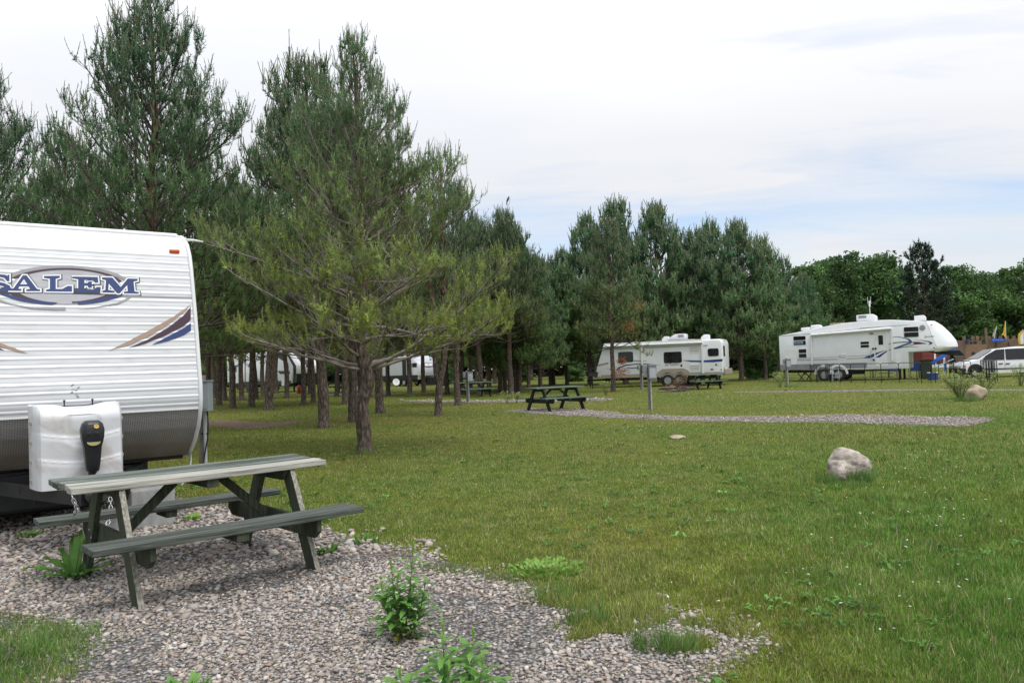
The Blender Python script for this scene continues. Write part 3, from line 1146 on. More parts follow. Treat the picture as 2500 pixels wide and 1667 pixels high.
# forked pine
fb = G(1070, 1015)
fp = [(0, 0, 0), (.03, 0, .6), (.06, 0, 1.05), (.18, 0, 1.45), (.26, 0, 2.0), (.27, 0, 3.), (.3, 0, 5), (.32, 0, 8.2)]
FORK = pine(52, 8.2, 2.2, 2.2, .115, path=fp, whorl=.5, nb=5, sp2=.22, sp3=.15, per=18, nl=.075, nw=.010, cand=2, cper=7, bare=.5,
            low=(0.198, 0.272, 0.073), top=(0.085, 0.199, 0.104), cl=1.5, shape=.6)
ft = plant_tree(FORK, 'pine_tree', 'forked pine whose two stems part at table height', 'pine tree', fb, 0, 1, GR)
hs2 = [(.05, 0, .95), (-.03, .02, 1.4), (-.06, .03, 2.2), (-.12, .03, 4.), (-.2, .05, 6.3)]
MB().tube(hs2, [.09, .085, .08, .06, .02], 10).build('second_stem', M['bark'], ft, smooth=True)

# big trees at the left, their feet hidden by the near trailer
for px, d, h, ms, lab, rz in (
        (400, 15.6, 9.05, TALL, 'tallest pine at left, rising behind the roof of the near trailer', .6),
        (-55, 17., 8.5, TALL, 'pine at the left edge of the photo behind the near trailer', 2.9),
        (150, 21., 8.4, VAR[0], 'pine behind the near trailer between the tallest pine and the left edge', 1.),
        (300, 23., 8.6, VAR[2], 'dense pine low behind the right half of the near trailer roof', 2.),
        (470, 21.5, 8.6, VAR[1], 'pine directly behind the right corner of the near trailer', 3.),
        (-200, 23., 9, VAR[1], 'pine beyond the left edge behind the near trailer', 0.)):
    q = far_px(px, d)
    put_pine(*q, h, ms, lab, GR, rz=rz)

# the rows of pine behind the two right-hand campers
for px, d, h, k, lab in (
        (1318, 57, 9.4, 1, 'pine in the low part of the treeline right of the trunk cluster'),
        (1352, 61, 9.6, 2, 'pine filling the dip of the treeline left of the twin wheel camper'),
        (1385, 60, 10.4, 0, 'pine at the left end of the row behind the twin wheel camper'),
        (1440, 57, 12.4, 1, 'tall pine above the nose of the twin wheel camper'),
        (1528, 55, 13.1, 2, 'highest pine above the twin wheel camper, spiky top'),
        (1612, 56, 12.9, 0, 'second highest pine above the twin wheel camper, right of the highest'),
        (1672, 59, 10.6, 1, 'lower pine in the dip right of the two highest behind the campers'),
        (1716, 56, 11.0, 2, 'pine above the gap between the two white campers, left one'),
        (1753, 58, 11.8, 1, 'pine with a thin bare top above the gap between the white campers'),
        (1810, 54, 11.1, 0, 'broad pine above the gap between the white campers, right one'),
        (1869, 55, 10.1, 1, 'pine at the left end of the long white fifth wheel camper'),
        (1918, 58, 9.0, 2, 'low pine behind the rear of the long white fifth wheel camper'),
        (1965, 66, 8.6, 0, 'small pine rising above the rear roof of the long fifth wheel camper')):
    put_pine(*far_px(px, d), h, FAR[k], lab, 'pines behind the white campers')

# dark wood farther back, seen between the trunks
for row, (d, n_, x0, x1) in enumerate(((62, 9, 660, 1370), (88, 24, 280, 2000), (104, 24, 250, 2050))):
    for i in range(n_):
        px = x0 + (x1 - x0) * (i + prng.uniform(.2, .8)) / n_
        dd = d + prng.uniform(-4, 4)
        if row == 0 and (940 < px < 1075 or 540 < px < 800):
            continue
        hh = prng.uniform(9.5, 12.5) if px < 1300 else min(prng.uniform(9, 11), 12)
        put_pine(*far_px(px, dd), hh, FAR[prng.randrange(3)], 'distant pine in the dark wood behind the campers',
                 'pines of the dark wood')


# broadleaf trees -----------------------------------------------------
def broadleaf(seed, H, Rm, colr, n=14000, ls=.23, tier=80, base=.18):
    r = np.random.default_rng(seed)
    tp = np.array([[[0, 0, 0], [.1, 0, H * .25], [.05, .1, H * .5], [0, 0, H * .85]]], float)
    parts = [tubes_np(tp, np.array([[.28, .22, .15, .04]]), 9)]
    k = tier
    zc = r.uniform(base, .95, k) * H
    prof = np.sqrt(np.clip(1 - ((zc / H - .5) / .52) ** 2, .02, 1))
    a = r.uniform(0, 6.28, k)
    rad = Rm * prof * r.uniform(.35, 1., k)
    Cn = np.stack([np.cos(a) * rad, np.sin(a) * rad, zc], -1)
    b = np.stack([np.zeros(k), np.zeros(k), zc * .6], -1)
    mid = (b + Cn) / 2 + np.array([0, 0, .3])
    parts.append(tubes_np(np.stack([b, mid, Cn], 1), np.tile([[.09, .06, .02]], (k, 1)), 5))
    ci = r.integers(0, k, n)
    sz = r.uniform(.55, 1.2, k)[ci][:, None]
    off = r.normal(0, 1, (n, 3))
    off = nrm(off) * (r.random((n, 1)) ** .45) * np.array([1, 1, .75]) * Rm * .36 * sz
    P = Cn[ci] + off
    d1 = nrm(r.normal(0, 1, (n, 3)))
    d2 = nrm(np.cross(d1, r.normal(0, 1, (n, 3))))
    s = (ls * r.uniform(.6, 1.3, n))[:, None]
    V = np.stack([P - d1 * s, P + d2 * s * .5, P + d1 * s, P - d2 * s * .5], 1)
    c = np.array(colr) * np.exp(r.normal(0, .22, (n, 1))) * np.exp(r.normal(0, .35, k))[ci][:, None]
    lm = mesh_np('crown', V.reshape(-1, 3), np.arange(4 * n).reshape(-1, 4), M['leaf'], np.repeat(c, 4, 0))
    Vw, Fw = cat(parts)
    return dict(trunk=mesh_np('trunk', Vw, Fw, M['twig_dark'], smooth=True), crown=lm, H=H)


BROAD = [broadleaf(61, 14., 4.6, (.078, .15, .045)), broadleaf(62, 14., 4.0, (.06, .125, .045)),
         broadleaf(63, 14., 4.3, (.092, .168, .05), base=.1)]


def put_broad(px, d, h, k, label, group, sx=1.):
    q = G(*far_px(px, d))
    ms = BROAD[k]
    s = h / ms['H']
    t_ = thing('broadleaf_tree', label, 'tree', (q[0], q[1], -.05), prng.uniform(0, 6.28), group, (s * sx, s * sx, s))
    obj('trunk', ms['trunk'], t_)
    obj('crown', ms['crown'], t_)


BG = 'broadleaf trees along the far edge'
for px, d, h, k, sx, lab in (
        (1985, 84, 11.5, 2, .8, 'pale green tree just right of the pine row, above the fifth wheel rear'),
        (2035, 96, 13.3, 0, .9, 'pointed light green tree left of the big dark pine'),
        (2090, 104, 15.8, 1, 1., 'tallest rounded broadleaf tree left of the big dark pine'),
        (2150, 100, 14.2, 0, 1., 'broadleaf tree touching the left side of the big dark pine'),
        (2345, 98, 12.5, 2, 1., 'light broadleaf tree touching the right side of the big dark pine'),
        (2395, 108, 12.4, 0, 1., 'broadleaf tree behind the wooden ship, left of the dip in the treeline'),
        (2450, 112, 13.1, 1, 1., 'broadleaf tree behind the blue castle sign'),
        (2500, 100, 12.3, 2, 1., 'broadleaf tree at the right edge above the white minivan'),
        (2570, 108, 14.5, 0, 1.1, 'broadleaf tree just past the right edge'),
        (2190, 112, 13.5, 0, 1.2, 'broadleaf tree behind the left half of the big dark pine'),
        (2425, 124, 13.2, 1, 1.4, 'dim broadleaf tree far behind the wooden ship'),
        (2000, 110, 12.2, 1, 1.2, 'dim broadleaf tree far behind the rear of the fifth wheel'),
        (2050, 120, 13., 1, 1.3, 'broadleaf tree deep in the far edge behind the roof antenna'),
        (2300, 125, 12., 1, 1.4, 'dark broadleaf tree deep behind the big dark pine'),
        (2650, 115, 15, 2, 1.2, 'broadleaf tree farther past the right edge')):
    put_broad(px, d, h, k, lab, BG, sx)
BIGP = pine(71, 17., 3., 6.2, .35, whorl=.85, nb=6, sp2=.5, sp3=.36, per=14, nl=.3, nw=.09, cand=1, cper=4, bare=.3,
            low=(0.043, 0.062, 0.036), top=(0.024, 0.060, 0.040), cl=1.5, shape=.55)
q = far_px(2262, 88)
put_pine(*q, 14.4, BIGP, 'big dark pine with a broad crown above the nose of the fifth wheel camper', 'pines behind the white campers', sx=1.)

# low bushes at the foot of the far wood
for px, d, h, k, lab in ((1845, 56, 1.9, 0, 'green bush behind the right end of the twin wheel camper'),
                         (1875, 60, 1.6, 2, 'small light bush between the two white campers'),
                         (1405, 70, 1.8, 2, 'bright green bush under the pines left of the twin wheel camper'),
                         (1275, 75, 1.8, 0, 'bush behind the trunk cluster left of the middle table'),
                         (1085, 82, 2.0, 2, 'bright bush behind the forked pine')):
    q = G(*far_px(px, d))
    ms = BROAD[k]
    t_ = thing('bush', lab, 'bush', (q[0], q[1], -.25), px, 'bushes under the trees', (h / 14 * 1.6, h / 14 * 1.6, h / 12))
    obj('stems', ms['trunk'], t_)
    obj('foliage', ms['crown'], t_)

# closed mass of undergrowth and trunks at the back of the wood
r_ = np.random.default_rng(91)
n_ = 22000
pxs = r_.uniform(-250, 2750, n_)
hgt = r_.random(n_) ** .8 * (4.5 + 3.5 * fbm(pxs, pxs * 0, 90., 40))
th_ = np.arctan((pxs - CX) / F_)
dep = 116 + r_.normal(0, 2.5, n_)
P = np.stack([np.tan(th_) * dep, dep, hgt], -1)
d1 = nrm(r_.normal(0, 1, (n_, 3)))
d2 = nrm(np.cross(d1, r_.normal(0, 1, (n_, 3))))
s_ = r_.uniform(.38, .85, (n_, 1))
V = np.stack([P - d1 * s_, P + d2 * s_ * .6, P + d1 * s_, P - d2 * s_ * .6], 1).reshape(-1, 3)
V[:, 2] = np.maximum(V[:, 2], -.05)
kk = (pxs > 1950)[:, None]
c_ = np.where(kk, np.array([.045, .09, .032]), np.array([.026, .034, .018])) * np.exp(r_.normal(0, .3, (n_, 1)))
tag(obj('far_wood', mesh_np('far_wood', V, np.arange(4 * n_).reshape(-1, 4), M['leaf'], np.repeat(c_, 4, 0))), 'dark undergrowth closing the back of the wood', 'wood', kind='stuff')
# ------------------------------------------------------------------ the near trailer
SA = R(36.9)
sx_ = np.array([math.cos(SA), math.sin(SA), 0])
sy_ = np.array([-math.sin(SA), math.cos(SA), 0])
PR = At(495, 972, 8.1)
SO = PR - 1.22 * sx_
SO[2] = 0
# profile of the front wall: (z, y back from the foremost point)
PROF = [(.637, .502), (.70, .40), (.796, .267), (.947, .119), (1.05, .06), (1.15, .022), (1.242, 0), (1.40, .008), (1.547, .04),
        (1.826, .092), (2.142, .155), (2.409, .219), (2.6, .265), (2.75, .315), (2.87, .395), (2.95, .50), (3.0, .62), (3.03, .80)]
PZ = np.array([p[0] for p in PROF])
PY = np.array([p[1] for p in PROF])


def wall_y(z):
    return float(np.interp(z, PZ, PY))


def SF(px, py):
    """pixel -> (x, z) on the curved front wall"""
    y = .1
    for _ in range(12):
        w = Pl(px, py, SO + y * sy_, sy_) - SO
        y = wall_y(w[2])
    return float(w @ sx_), float(w[2])


T = thing('travel_trailer', 'near white ribbed travel trailer with blue lettering on its rounded front', 'trailer', SO, SA)


def corr(z):
    """ribbed aluminium: shallow rounded ribs 82 mm apart with a crease on each"""
    u = (z / .082) % 1.
    return .0055 * math.exp(-((u - .5) / .13) ** 2) - .003 * math.exp(-((u - .78) / .05) ** 2)


def wall_strip(name, z0, z1, m, rib, x0=-1.19, x1=1.19, nz=160):
    mb = MB()
    n = nz
    vs = []
    for i in range(n + 1):
        z = z0 + (z1 - z0) * i / n
        y = wall_y(z) - (corr(z) if rib else 0)
        vs += [(x0, y, z), (x1, y, z)]
    fs = [(2 * i, 2 * i + 1, 2 * i + 3, 2 * i + 2) for i in range(n)]
    mb.add(vs, fs)
    return mb.build(name, m, T, smooth=True)


def siding_mat():
    m = mat('white_aluminium_siding', (.67, .685, .705), .3, .02, .8, stretch=(1, 1, 3))
    t = m.node_tree
    p = t.nodes['Principled BSDF']
    src = p.inputs['Base Color'].links[0].from_socket
    tcn = N(t, 'ShaderNodeTexCoord')
    mpn = N(t, 'ShaderNodeMapping')
    mpn.inputs['Scale'].default_value = (2.2, 1, 14)
    t.links.new(tcn.outputs['Object'], mpn.inputs[0])
    ns = N(t, 'ShaderNodeTexNoise')
    ns.inputs['Scale'].default_value = 2.2
    ns.inputs['Detail'].default_value = 7
    t.links.new(mpn.outputs[0], ns.inputs['Vector'])
    d = ramp(t, ns.outputs[0], [(.52, 0.), (.78, .5)])
    t.links.new(mixc(t, d, src, (.45, .43, .38)), p.inputs['Base Color'])
    return m


def plate_mat():
    m = bpy.data.materials.new('diamond_plate')
    m.use_nodes = True
    t = m.node_tree
    p = t.nodes['Principled BSDF']
    tcn = N(t, 'ShaderNodeTexCoord')
    sp = N(t, 'ShaderNodeSeparateXYZ')
    t.links.new(tcn.outputs['Object'], sp.inputs[0])
    s = 1 / .021
    # run along the wall: use z above the bulge and depth below it
    v0 = mth(t, 'SUBTRACT', sp.outputs[2], sp.outputs[1])
    u, v = mth(t, 'MULTIPLY', sp.outputs[0], s), mth(t, 'MULTIPLY', v0, s)
    fu, fv = mth(t, 'FLOOR', u), mth(t, 'FLOOR', v)
    par = mth(t, 'SUBTRACT', mth(t, 'MULTIPLY', mth(t, 'ABSOLUTE', mth(t, 'MODULO', mth(t, 'ADD', fu, fv), 2.)), 2.), 1.)
    lu, lv = mth(t, 'SUBTRACT', mth(t, 'SUBTRACT', u, fu), .5), mth(t, 'SUBTRACT', mth(t, 'SUBTRACT', v, fv), .5)
    a = mth(t, 'ADD', lu, mth(t, 'MULTIPLY', lv, par))
    b = mth(t, 'SUBTRACT', lu, mth(t, 'MULTIPLY', lv, par))
    e = mth(t, 'ADD', mth(t, 'POWER', mth(t, 'MULTIPLY', a, 1.45), 2.), mth(t, 'POWER', mth(t, 'MULTIPLY', b, 5.5), 2.))
    bumpm = ramp(t, e, [(.25, 1.), (1., 0.)])
    ns = N(t, 'ShaderNodeTexNoise')
    ns.inputs['Scale'].default_value = 5.
    ns.inputs['Detail'].default_value = 9
    ns.inputs['Roughness'].default_value = .72
    t.links.new(tcn.outputs['Object'], ns.inputs['Vector'])
    # road dirt lies thicker low down on the skirt
    low = ramp(t, sp.outputs[2], [(.75, .75), (1.12, .12)])
    dirt = mth(t, 'MULTIPLY', low, ramp(t, ns.outputs[0], [(.3, .55), (.6, 1.3)]), clamp=True)
    base = mixc(t, bumpm, (.33, .33, .335), (.75, .75, .76))
    c = mixc(t, dirt, base, (.25, .205, .175))
    t.links.new(c, p.inputs['Base Color'])
    t.links.new(mth(t, 'SUBTRACT', .75, mth(t, 'MULTIPLY', dirt, .6)), p.inputs['Metallic'])
    t.links.new(mth(t, 'ADD', .38, mth(t, 'MULTIPLY', dirt, .5)), p.inputs['Roughness'])
    bp = N(t, 'ShaderNodeBump')
    bp.inputs['Strength'].default_value = .9
    bp.inputs['Distance'].default_value = .004
    t.links.new(bumpm, bp.inputs['Height'])
    t.links.new(bp.outputs[0], p.inputs['Normal'])
    return m


M['siding'] = siding_mat()
M['plate'] = plate_mat()
wall_strip('upper_siding', 2.302, 3.03, M['siding'], True, nz=150)
wall_strip('lower_siding', 1.145, 2.296, M['siding'], True, nz=230)
wall_strip('stone_guard', .637, 1.142, M['plate'], False, nz=40)
# seam strip between the two sheets
MB().add([(x, wall_y(z) - .004, z) for z in (2.290, 2.306) for x in (-1.19, 1.19)], [(0, 1, 3, 2)]).build('seam', M['grey_vinyl'], T)
# drip strip over the stone guard
MB().bar((-1.19, wall_y(1.143) - .004, 1.143), (1.19, wall_y(1.143) - .004, 1.143), .012, .016).build('guard_trim', M['white_trim'], T)
# corner mouldings following the profile on both edges
for s in (-1, 1):
    mb = MB()
    mb.tube([(s * 1.2, y - .006, z) for z, y in PROF] + [(s * 1.2, 1.1, 3.045)], [.021] * (len(PROF) + 1), 8)
    mb.build('corner_moulding', M['white_trim'], T, smooth=True)
# side walls, roof, belly, back
LT = 7.4
side_poly = [(y, z) for z, y in PROF] + [(1.2, 3.045), (LT, 3.05), (LT, .62), (.75, .60)]
for s in (-1, 1):
    MB().prism(side_poly, s * 1.2 - .012, s * 1.2 + .012, 'x').build('side_wall', M['siding'], T)
MB().box((0, (LT + .8) / 2, 3.05), (2.42, LT - .8, .05)).build('roof', M['white_trim'], T, bevel=.02)
MB().box((0, LT, 1.83), (2.4, .03, 2.4)).build('rear_wall', M['siding'], T)
MB().box((0, LT / 2 + .3, .60), (2.38, LT - .8, .04)).build('belly', M['black'], T)
MB().box((0, 6.2, 3.16), (.7, .95, .24)).build('roof_air_conditioner', M['white_trim'], T, bevel=.08, seg=3)
# rain gutter spout at the top corner
MB().tube([(1.2, .47, 2.95), (1.27, .42, 2.945), (1.36, .37, 2.925)], [.018, .014, .010], 6).build('gutter_spout', M['white_trim'], T, smooth=True)
# wheels
for s in (-1, 1):
    for yw in (4.1, 4.95):
        w = obj('wheel', None, T)
        Mx = Matrix.Translation((s * 1.05, yw, .34)) @ Matrix.Rotation(R(90), 4, 'Y')
        MB().lathe([(.19, -.1), (.30, -.1), (.34, -.06), (.34, .06), (.30, .1), (.19, .1)], 24, Mx, True).build('tyre', M['tyre'], w, smooth='auto')
        MB().lathe([(.19, -.07), (.05, -.04), (.05, .04), (.19, .07)], 20, Mx).build('rim', M['rim'], w, smooth='auto')


def quadmap(poly_px, lift):
    """photo outline -> prism lying on the front wall"""
    P = [SF(*q) for q in poly_px]
    return P, lift


def decal(name, polys, m, lift, parent=T, dens=.03):
    """flat vinyl cut to an outline, laid over the ribs"""
    cu = bpy.data.curves.new(name, 'CURVE')
    cu.dimensions = '2D'
    cu.fill_mode = 'BOTH'
    for pl in polys:
        sp = cu.splines.new('POLY')
        sp.points.add(len(pl) - 1)
        for i, (x, z) in enumerate(pl):
            sp.points[i].co = (x, z, 0, 1)
        sp.use_cyclic_u = True
    return finish_decal(cu, name, m, lift, parent)


def finish_decal(cu, name, m, lift, parent, wall=True):
    tmp = bpy.data.objects.new('tmp', cu)
    COL.objects.link(tmp)
    bpy.context.view_layer.update()
    dg = bpy.context.evaluated_depsgraph_get()
    me = bpy.data.meshes.new_from_object(tmp.evaluated_get(dg))
    bpy.data.objects.remove(tmp)
    bm = bmesh.new()
    bm.from_mesh(me)
    bmesh.ops.triangulate(bm, faces=bm.faces[:])
    if wall:                                        # slice along the height so that it bends with the wall
        z0, z1 = min(v.co.y for v in bm.verts), max(v.co.y for v in bm.verts)
        for k in range(1, int((z1 - z0) / .05) + 1):
            bmesh.ops.bisect_plane(bm, geom=bm.verts[:] + bm.edges[:] + bm.faces[:], plane_co=(0, z0 + k * .05, 0), plane_no=(0, 1, 0))
        for v in bm.verts:
            x, z = v.co.x, v.co.y
            v.co = (x, wall_y(z) - .0062 - lift, z)
    else:
        for v in bm.verts:
            v.co = (v.co.x, -lift, v.co.y)
    bmesh.ops.recalc_face_normals(bm, faces=bm.faces[:])
    bm.to_mesh(me)
    bm.free()
    me.name = name
    me.materials.clear()
    me.materials.append(m)
    return obj(name, me, parent)


Z1 = zm(0, 520, .24232)


def zp(pts):
    return [SF(*Z1(*q)) for q in pts]


def arc(cx, cy, rx, ry, a0, a1, n=26):
    return [(cx + rx * math.cos(R(a0 + (a1 - a0) * i / n)), cy - ry * math.sin(R(a0 + (a1 - a0) * i / n))) for i in range(n + 1)]


def cres(cx, cy, rx, ry, cx2, cy2, rx2, ry2, a0, a1):
    return arc(cx, cy, rx, ry, a0, a1) + arc(cx2, cy2, rx2, ry2, a1, a0)


L_ = obj('logo', None, T)
decal('oval', [zp(arc(650, 740, 540, 178, 0, 360, 60)[:-1])], M['silver'], .0006, L_)
decal('swoosh', [zp(cres(640, 760, 700, 232, 660, 775, 665, 212, 12, 178))], M['grey_vinyl'], .0010, L_)
decal('swoosh', [zp(cres(650, 750, 610, 195, 660, 745, 545, 170, 18, 150))], M['plum'], .0012, L_)
decal('swoosh', [zp(cres(640, 735, 590, 185, 655, 720, 520, 185, 190, 262))], M['plum'], .0012, L_)
decal('swoosh', [zp(cres(640, 730, 610, 182, 650, 715, 520, 180, 278, 348))], M['plum'], .0013, L_)
decal('swoosh', [zp(cres(630, 735, 690, 190, 640, 700, 690, 200, 188, 262))], M['blue'], .0014, L_)
decal('swoosh', [zp(cres(680, 735, 640, 190, 660, 700, 640, 200, 280, 348))], M['blue'], .0014, L_)
decal('swoosh', [zp([(-60, 850), (120, 915), (350, 955), (660, 945), (660, 978), (560, 978), (330, 968), (100, 925), (-60, 868)])], M['grey_vinyl'], .001, L_)
decal('swoosh', [zp([(770, 972), (1000, 940), (1180, 905), (1335, 828), (1300, 870), (1190, 918), (1000, 952)])], M['grey_vinyl'], .001, L_)

# lettering, drawn in the slab-serif shape of the photograph
GL = {
    'S': [[(95, 622), (95, 690), (70, 690), (40, 655), (-20, 645), (-60, 655), (-70, 672), (-40, 690), (40, 705), (95, 730), (112, 760),
           (95, 785), (40, 795), (-110, 793), (-110, 715), (-85, 715), (-50, 760), (20, 768), (45, 757), (30, 740), (-40, 727), (-110, 705),
           (-130, 668), (-100, 632), (-20, 617), (50, 622), (72, 632), (80, 622)]],
    'A': [[(95, 785), (95, 765), (135, 758), (228, 628), (268, 628), (372, 765), (405, 770), (405, 790), (262, 790), (262, 770), (300, 765),
           (285, 742), (195, 742), (185, 762), (215, 765), (215, 787)], [(205, 718), (272, 718), (240, 670)]],
    'L': [[(440, 635), (602, 632), (602, 655), (562, 665), (562, 765), (625, 765), (680, 735), (725, 735), (725, 795), (460, 792), (460, 772),
           (500, 765), (500, 665), (440, 657)]],
    'E': [[(735, 640), (985, 645), (990, 705), (955, 705), (930, 675), (850, 670), (850, 705), (880, 705), (890, 690), (925, 690), (925, 755),
           (890, 755), (880, 735), (850, 735), (850, 770), (935, 772), (975, 745), (1015, 745), (1010, 805), (745, 798), (745, 775), (785, 768),
           (785, 670), (735, 662)]],
    'M': [[(1025, 648), (1130, 650), (1215, 745), (1285, 660), (1385, 663), (1385, 685), (1345, 692), (1355, 790), (1395, 795), (1398, 815),
           (1245, 812), (1245, 792), (1285, 788), (1278, 730), (1205, 812), (1180, 812), (1095, 715), (1090, 775), (1150, 785), (1150, 806),
           (1030, 803), (1030, 783), (1058, 775), (1065, 680), (1025, 670)]]}
for ch, polys in GL.items():
    for nm, m, off, lift in (('letter_shadow', M['dark_vinyl'], .017, .0018), ('letter_outline', M['white'], .0115, .0023),
                             ('letter', M['blue'], -.001, .0028)):
        cu = bpy.data.curves.new(nm, 'CURVE')
        cu.dimensions = '2D'
        cu.fill_mode = 'BOTH'
        for pl in polys:
            P = zp(pl)
            sp = cu.splines.new('POLY')
            sp.points.add(len(P) - 1)
            for i, (x, z) in enumerate(P):
                sp.points[i].co = (x + (.004 if nm == 'letter_shadow' else 0), z - (.004 if nm == 'letter_shadow' else 0), 0, 1)
            sp.use_cyclic_u = True
        cu.offset = off
        finish_decal(cu, nm, m, lift, L_)

Wd = obj('corner_swoosh', None, T)
decal('tan_blade', [zp([(1085, 1390), (1250, 1310), (1500, 1182), (1750, 1040), (1880, 950), (1925, 915), (1870, 985), (1700, 1120), (1500, 1240), (1300, 1328)])], M['tan'], .001, Wd)
decal('plum_blade', [zp([(1285, 1362), (1500, 1268), (1700, 1148), (1850, 1030), (1920, 945), (1920, 1075), (1850, 1138), (1650, 1240), (1450, 1318)])], M['plum'], .001, Wd)
decal('blue_blade', [zp([(1525, 1328), (1700, 1238), (1850, 1158), (1922, 1108), (1922, 1185), (1850, 1230), (1700, 1288)])], M['blue'], .001, Wd)
Wd2 = obj('left_swoosh', None, T)
decal('tan_blade', [zp([(-330, 1180), (-150, 1255), (0, 1308), (80, 1338), (150, 1360), (285, 1415), (130, 1387), (0, 1345), (-200, 1262)])], M['tan'], .001, Wd2)
decal('plum_blade', [zp([(-330, 1215), (-150, 1300), (0, 1362), (52, 1383), (-20, 1378), (-200, 1312)])], M['plum'], .001, Wd2)
Z2 = zm(0, 850, .25513)
rs = random.Random(3)
for k in range(9):
    u, v = rs.uniform(670, 735), 345 + k * 15 + rs.uniform(-4, 4)
    q = [SF(*Z2(u + a, v + b)) for a, b in ((0, 0), (rs.uniform(14, 34), -rs.uniform(2, 10)), (rs.uniform(10, 30), 4), (2, 5))]
    decal('torn_sticker', [q], M['dark_vinyl'] if k % 3 else M['grey_vinyl'], .001, T)
# amber clearance light
x, z = SF(425, 614)
lp = MB().box((x, wall_y(z) - .016, z), (.105, .026, .04)).build('marker_light', M['orange'], T, bevel=.014, seg=3, smooth='auto')

# A-frame tongue, propane cover, jack, chain
mb = MB()
for s in (-1, 1):
    mb.bar((s * .78, .75, .52), (s * .04, -1.15, .50), .055, .11)
mb.bar((-.75, .55, .52), (.75, .55, .52), .055, .11)
mb.bar((-.42, -.25, .52), (.42, -.25, .52), .05, .06)
for s in (-1, 1):
    mb.bar((s * .8, .7, .52), (s * .8, LT - .1, .52), .06, .16)
mb.build('tongue_frame', M['dark_metal'], T)
mb = MB().box((0, -1.24, .53), (.085, .22, .09)).build('coupler', M['dark_metal'], T, bevel=.03)
w_ = Pl(117, 1201, SO - .35 * sy_, sy_) - SO
bq = (float(w_ @ sx_), float(w_[2]))
mb = MB()
for i in range(3):
    for j in range(3):
        if (i, j) != (1, 1):
            mb.tube([(bq[0] + (i - 1) * .045, -.335, bq[1] + .05 - j * .05), (bq[0] + (i - 1) * .045, -.36, bq[1] + .05 - j * .05)], .010, 8)
mb.build('bolt_row', M['grey_skirt'], T)['kind'] = 'stuff'
MB().box((bq[0], -.30, bq[1]), (.2, .06, .2)).build('socket_bracket', M['dark_metal'], T)
MB().box((-.35, 2.2, .36), (1.6, 2.6, .44)).build('belly_shade_box', M['black'], T, bevel=.03)  # black box added so the space under the trailer goes dark
MB().box((-.35, .62, .42), (1.65, .06, .36)).build('shade_apron', M['black'], T)  # black sheet added behind the A-frame, standing in for the shade there


def cover_pt(u, v):
    """moulded twin-bottle cover: u across (-1..1), v up (0..1)"""
    x = .36 * math.copysign(abs(u) ** .95, u)
    front = -.80 - .035 * math.cos(u * math.pi * .5)
    # vertical edges turn back in a soft corner
    e = max(0, abs(u) - .80) / .20
    y = front + .32 * e ** 2.2
    z = .555 + .70 * v
    # two soft shoulders at the top, dip in the middle
    if v > .8:
        t_ = (v - .8) / .2
        y += .10 * t_ ** 2.5
        z -= .035 * t_ ** 2 * math.exp(-(u / .38) ** 2)
    return x, y, z


M['poly'] = mat('dirty_white_plastic', (.60, .61, .62), .42, .05, 3, col2=(.66, .665, .675))
t = M['poly'].node_tree
p = t.nodes['Principled BSDF']
src = p.inputs['Base Color'].links[0].from_socket
tcn = N(t, 'ShaderNodeTexCoord')
ns = N(t, 'ShaderNodeTexNoise')
ns.inputs['Scale'].default_value = 4.2
ns.inputs['Detail'].default_value = 7
ns.inputs['Distortion'].default_value = .9
t.links.new(tcn.outputs['Object'], ns.inputs['Vector'])
t.links.new(mixc(t, ramp(t, ns.outputs[0], [(.50, 0.), (.66, .6)]), src, (.42, .375, .33)), p.inputs['Base Color'])
nu, nv = 48, 60
vs, fs = [], []
for j in range(nv + 1):
    v = j / nv
    for i in range(nu + 1):
        u = -1 + 2 * i / nu
        x, y, z = cover_pt(u, v)
        for b0, amp in ((.34, .03), (.64, .03)):             # two curved raised bands, lower in the middle
            bb = b0 - .085 * math.cos(u * 1.45) + .03
            y += .014 * (1 / (1 + math.exp(-(v - bb) * 110)))
            y -= amp * .3 * math.exp(-((v - bb - .02) / .014) ** 2)
        if .38 < v < .9:                                        # big shallow oval in the upper half
            d_ = (u / .42) ** 2 + ((v - .72) / .23) ** 2
            y += .012 * max(0, 1 - d_) ** .3 if d_ < 1 else 0
        vs.append((x, y, z))
fs = [(j * (nu + 1) + i, j * (nu + 1) + i + 1, (j + 1) * (nu + 1) + i + 1, (j + 1) * (nu + 1) + i) for j in range(nv) for i in range(nu)]
# top and back
top0 = nv * (nu + 1)
b0 = len(vs)
for i in range(nu + 1):
    x, y, z = vs[top0 + i]
    vs.append((x * .93, y + .10, z + .015 - .02 * math.exp(-(x / .12) ** 2)))
for i in range(nu + 1):
    x, y, z = vs[top0 + i]
    vs.append((x * .93, -.36, 1.235))
for i in range(nu + 1):
    x, y, z = vs[i]
    vs.append((x * .93, -.36, .56))
for i in range(nu):
    fs.append((top0 + i, top0 + i + 1, b0 + i + 1, b0 + i))
    fs.append((b0 + i, b0 + i + 1, b0 + nu + 2 + i, b0 + nu + 1 + i))
    fs.append((b0 + nu + 1 + i, b0 + nu + 2 + i, b0 + 2 * nu + 3 + i, b0 + 2 * nu + 2 + i))
for e in (0, nu):
    fs.append(tuple([j * (nu + 1) + e for j in range(nv + 1)] + [b0 + e, b0 + nu + 1 + e, b0 + 2 * nu + 2 + e]))
PC = MB().add(vs, fs).build('propane_cover', M['poly'], T, smooth='auto')
for s in (-1, 1):
    for k in range(4):
        MB().box((s * .352, -.55, .62 + k * .165), (.022, .05, .03)).build('clip', M['tan_skirt'], PC, bevel=.004)
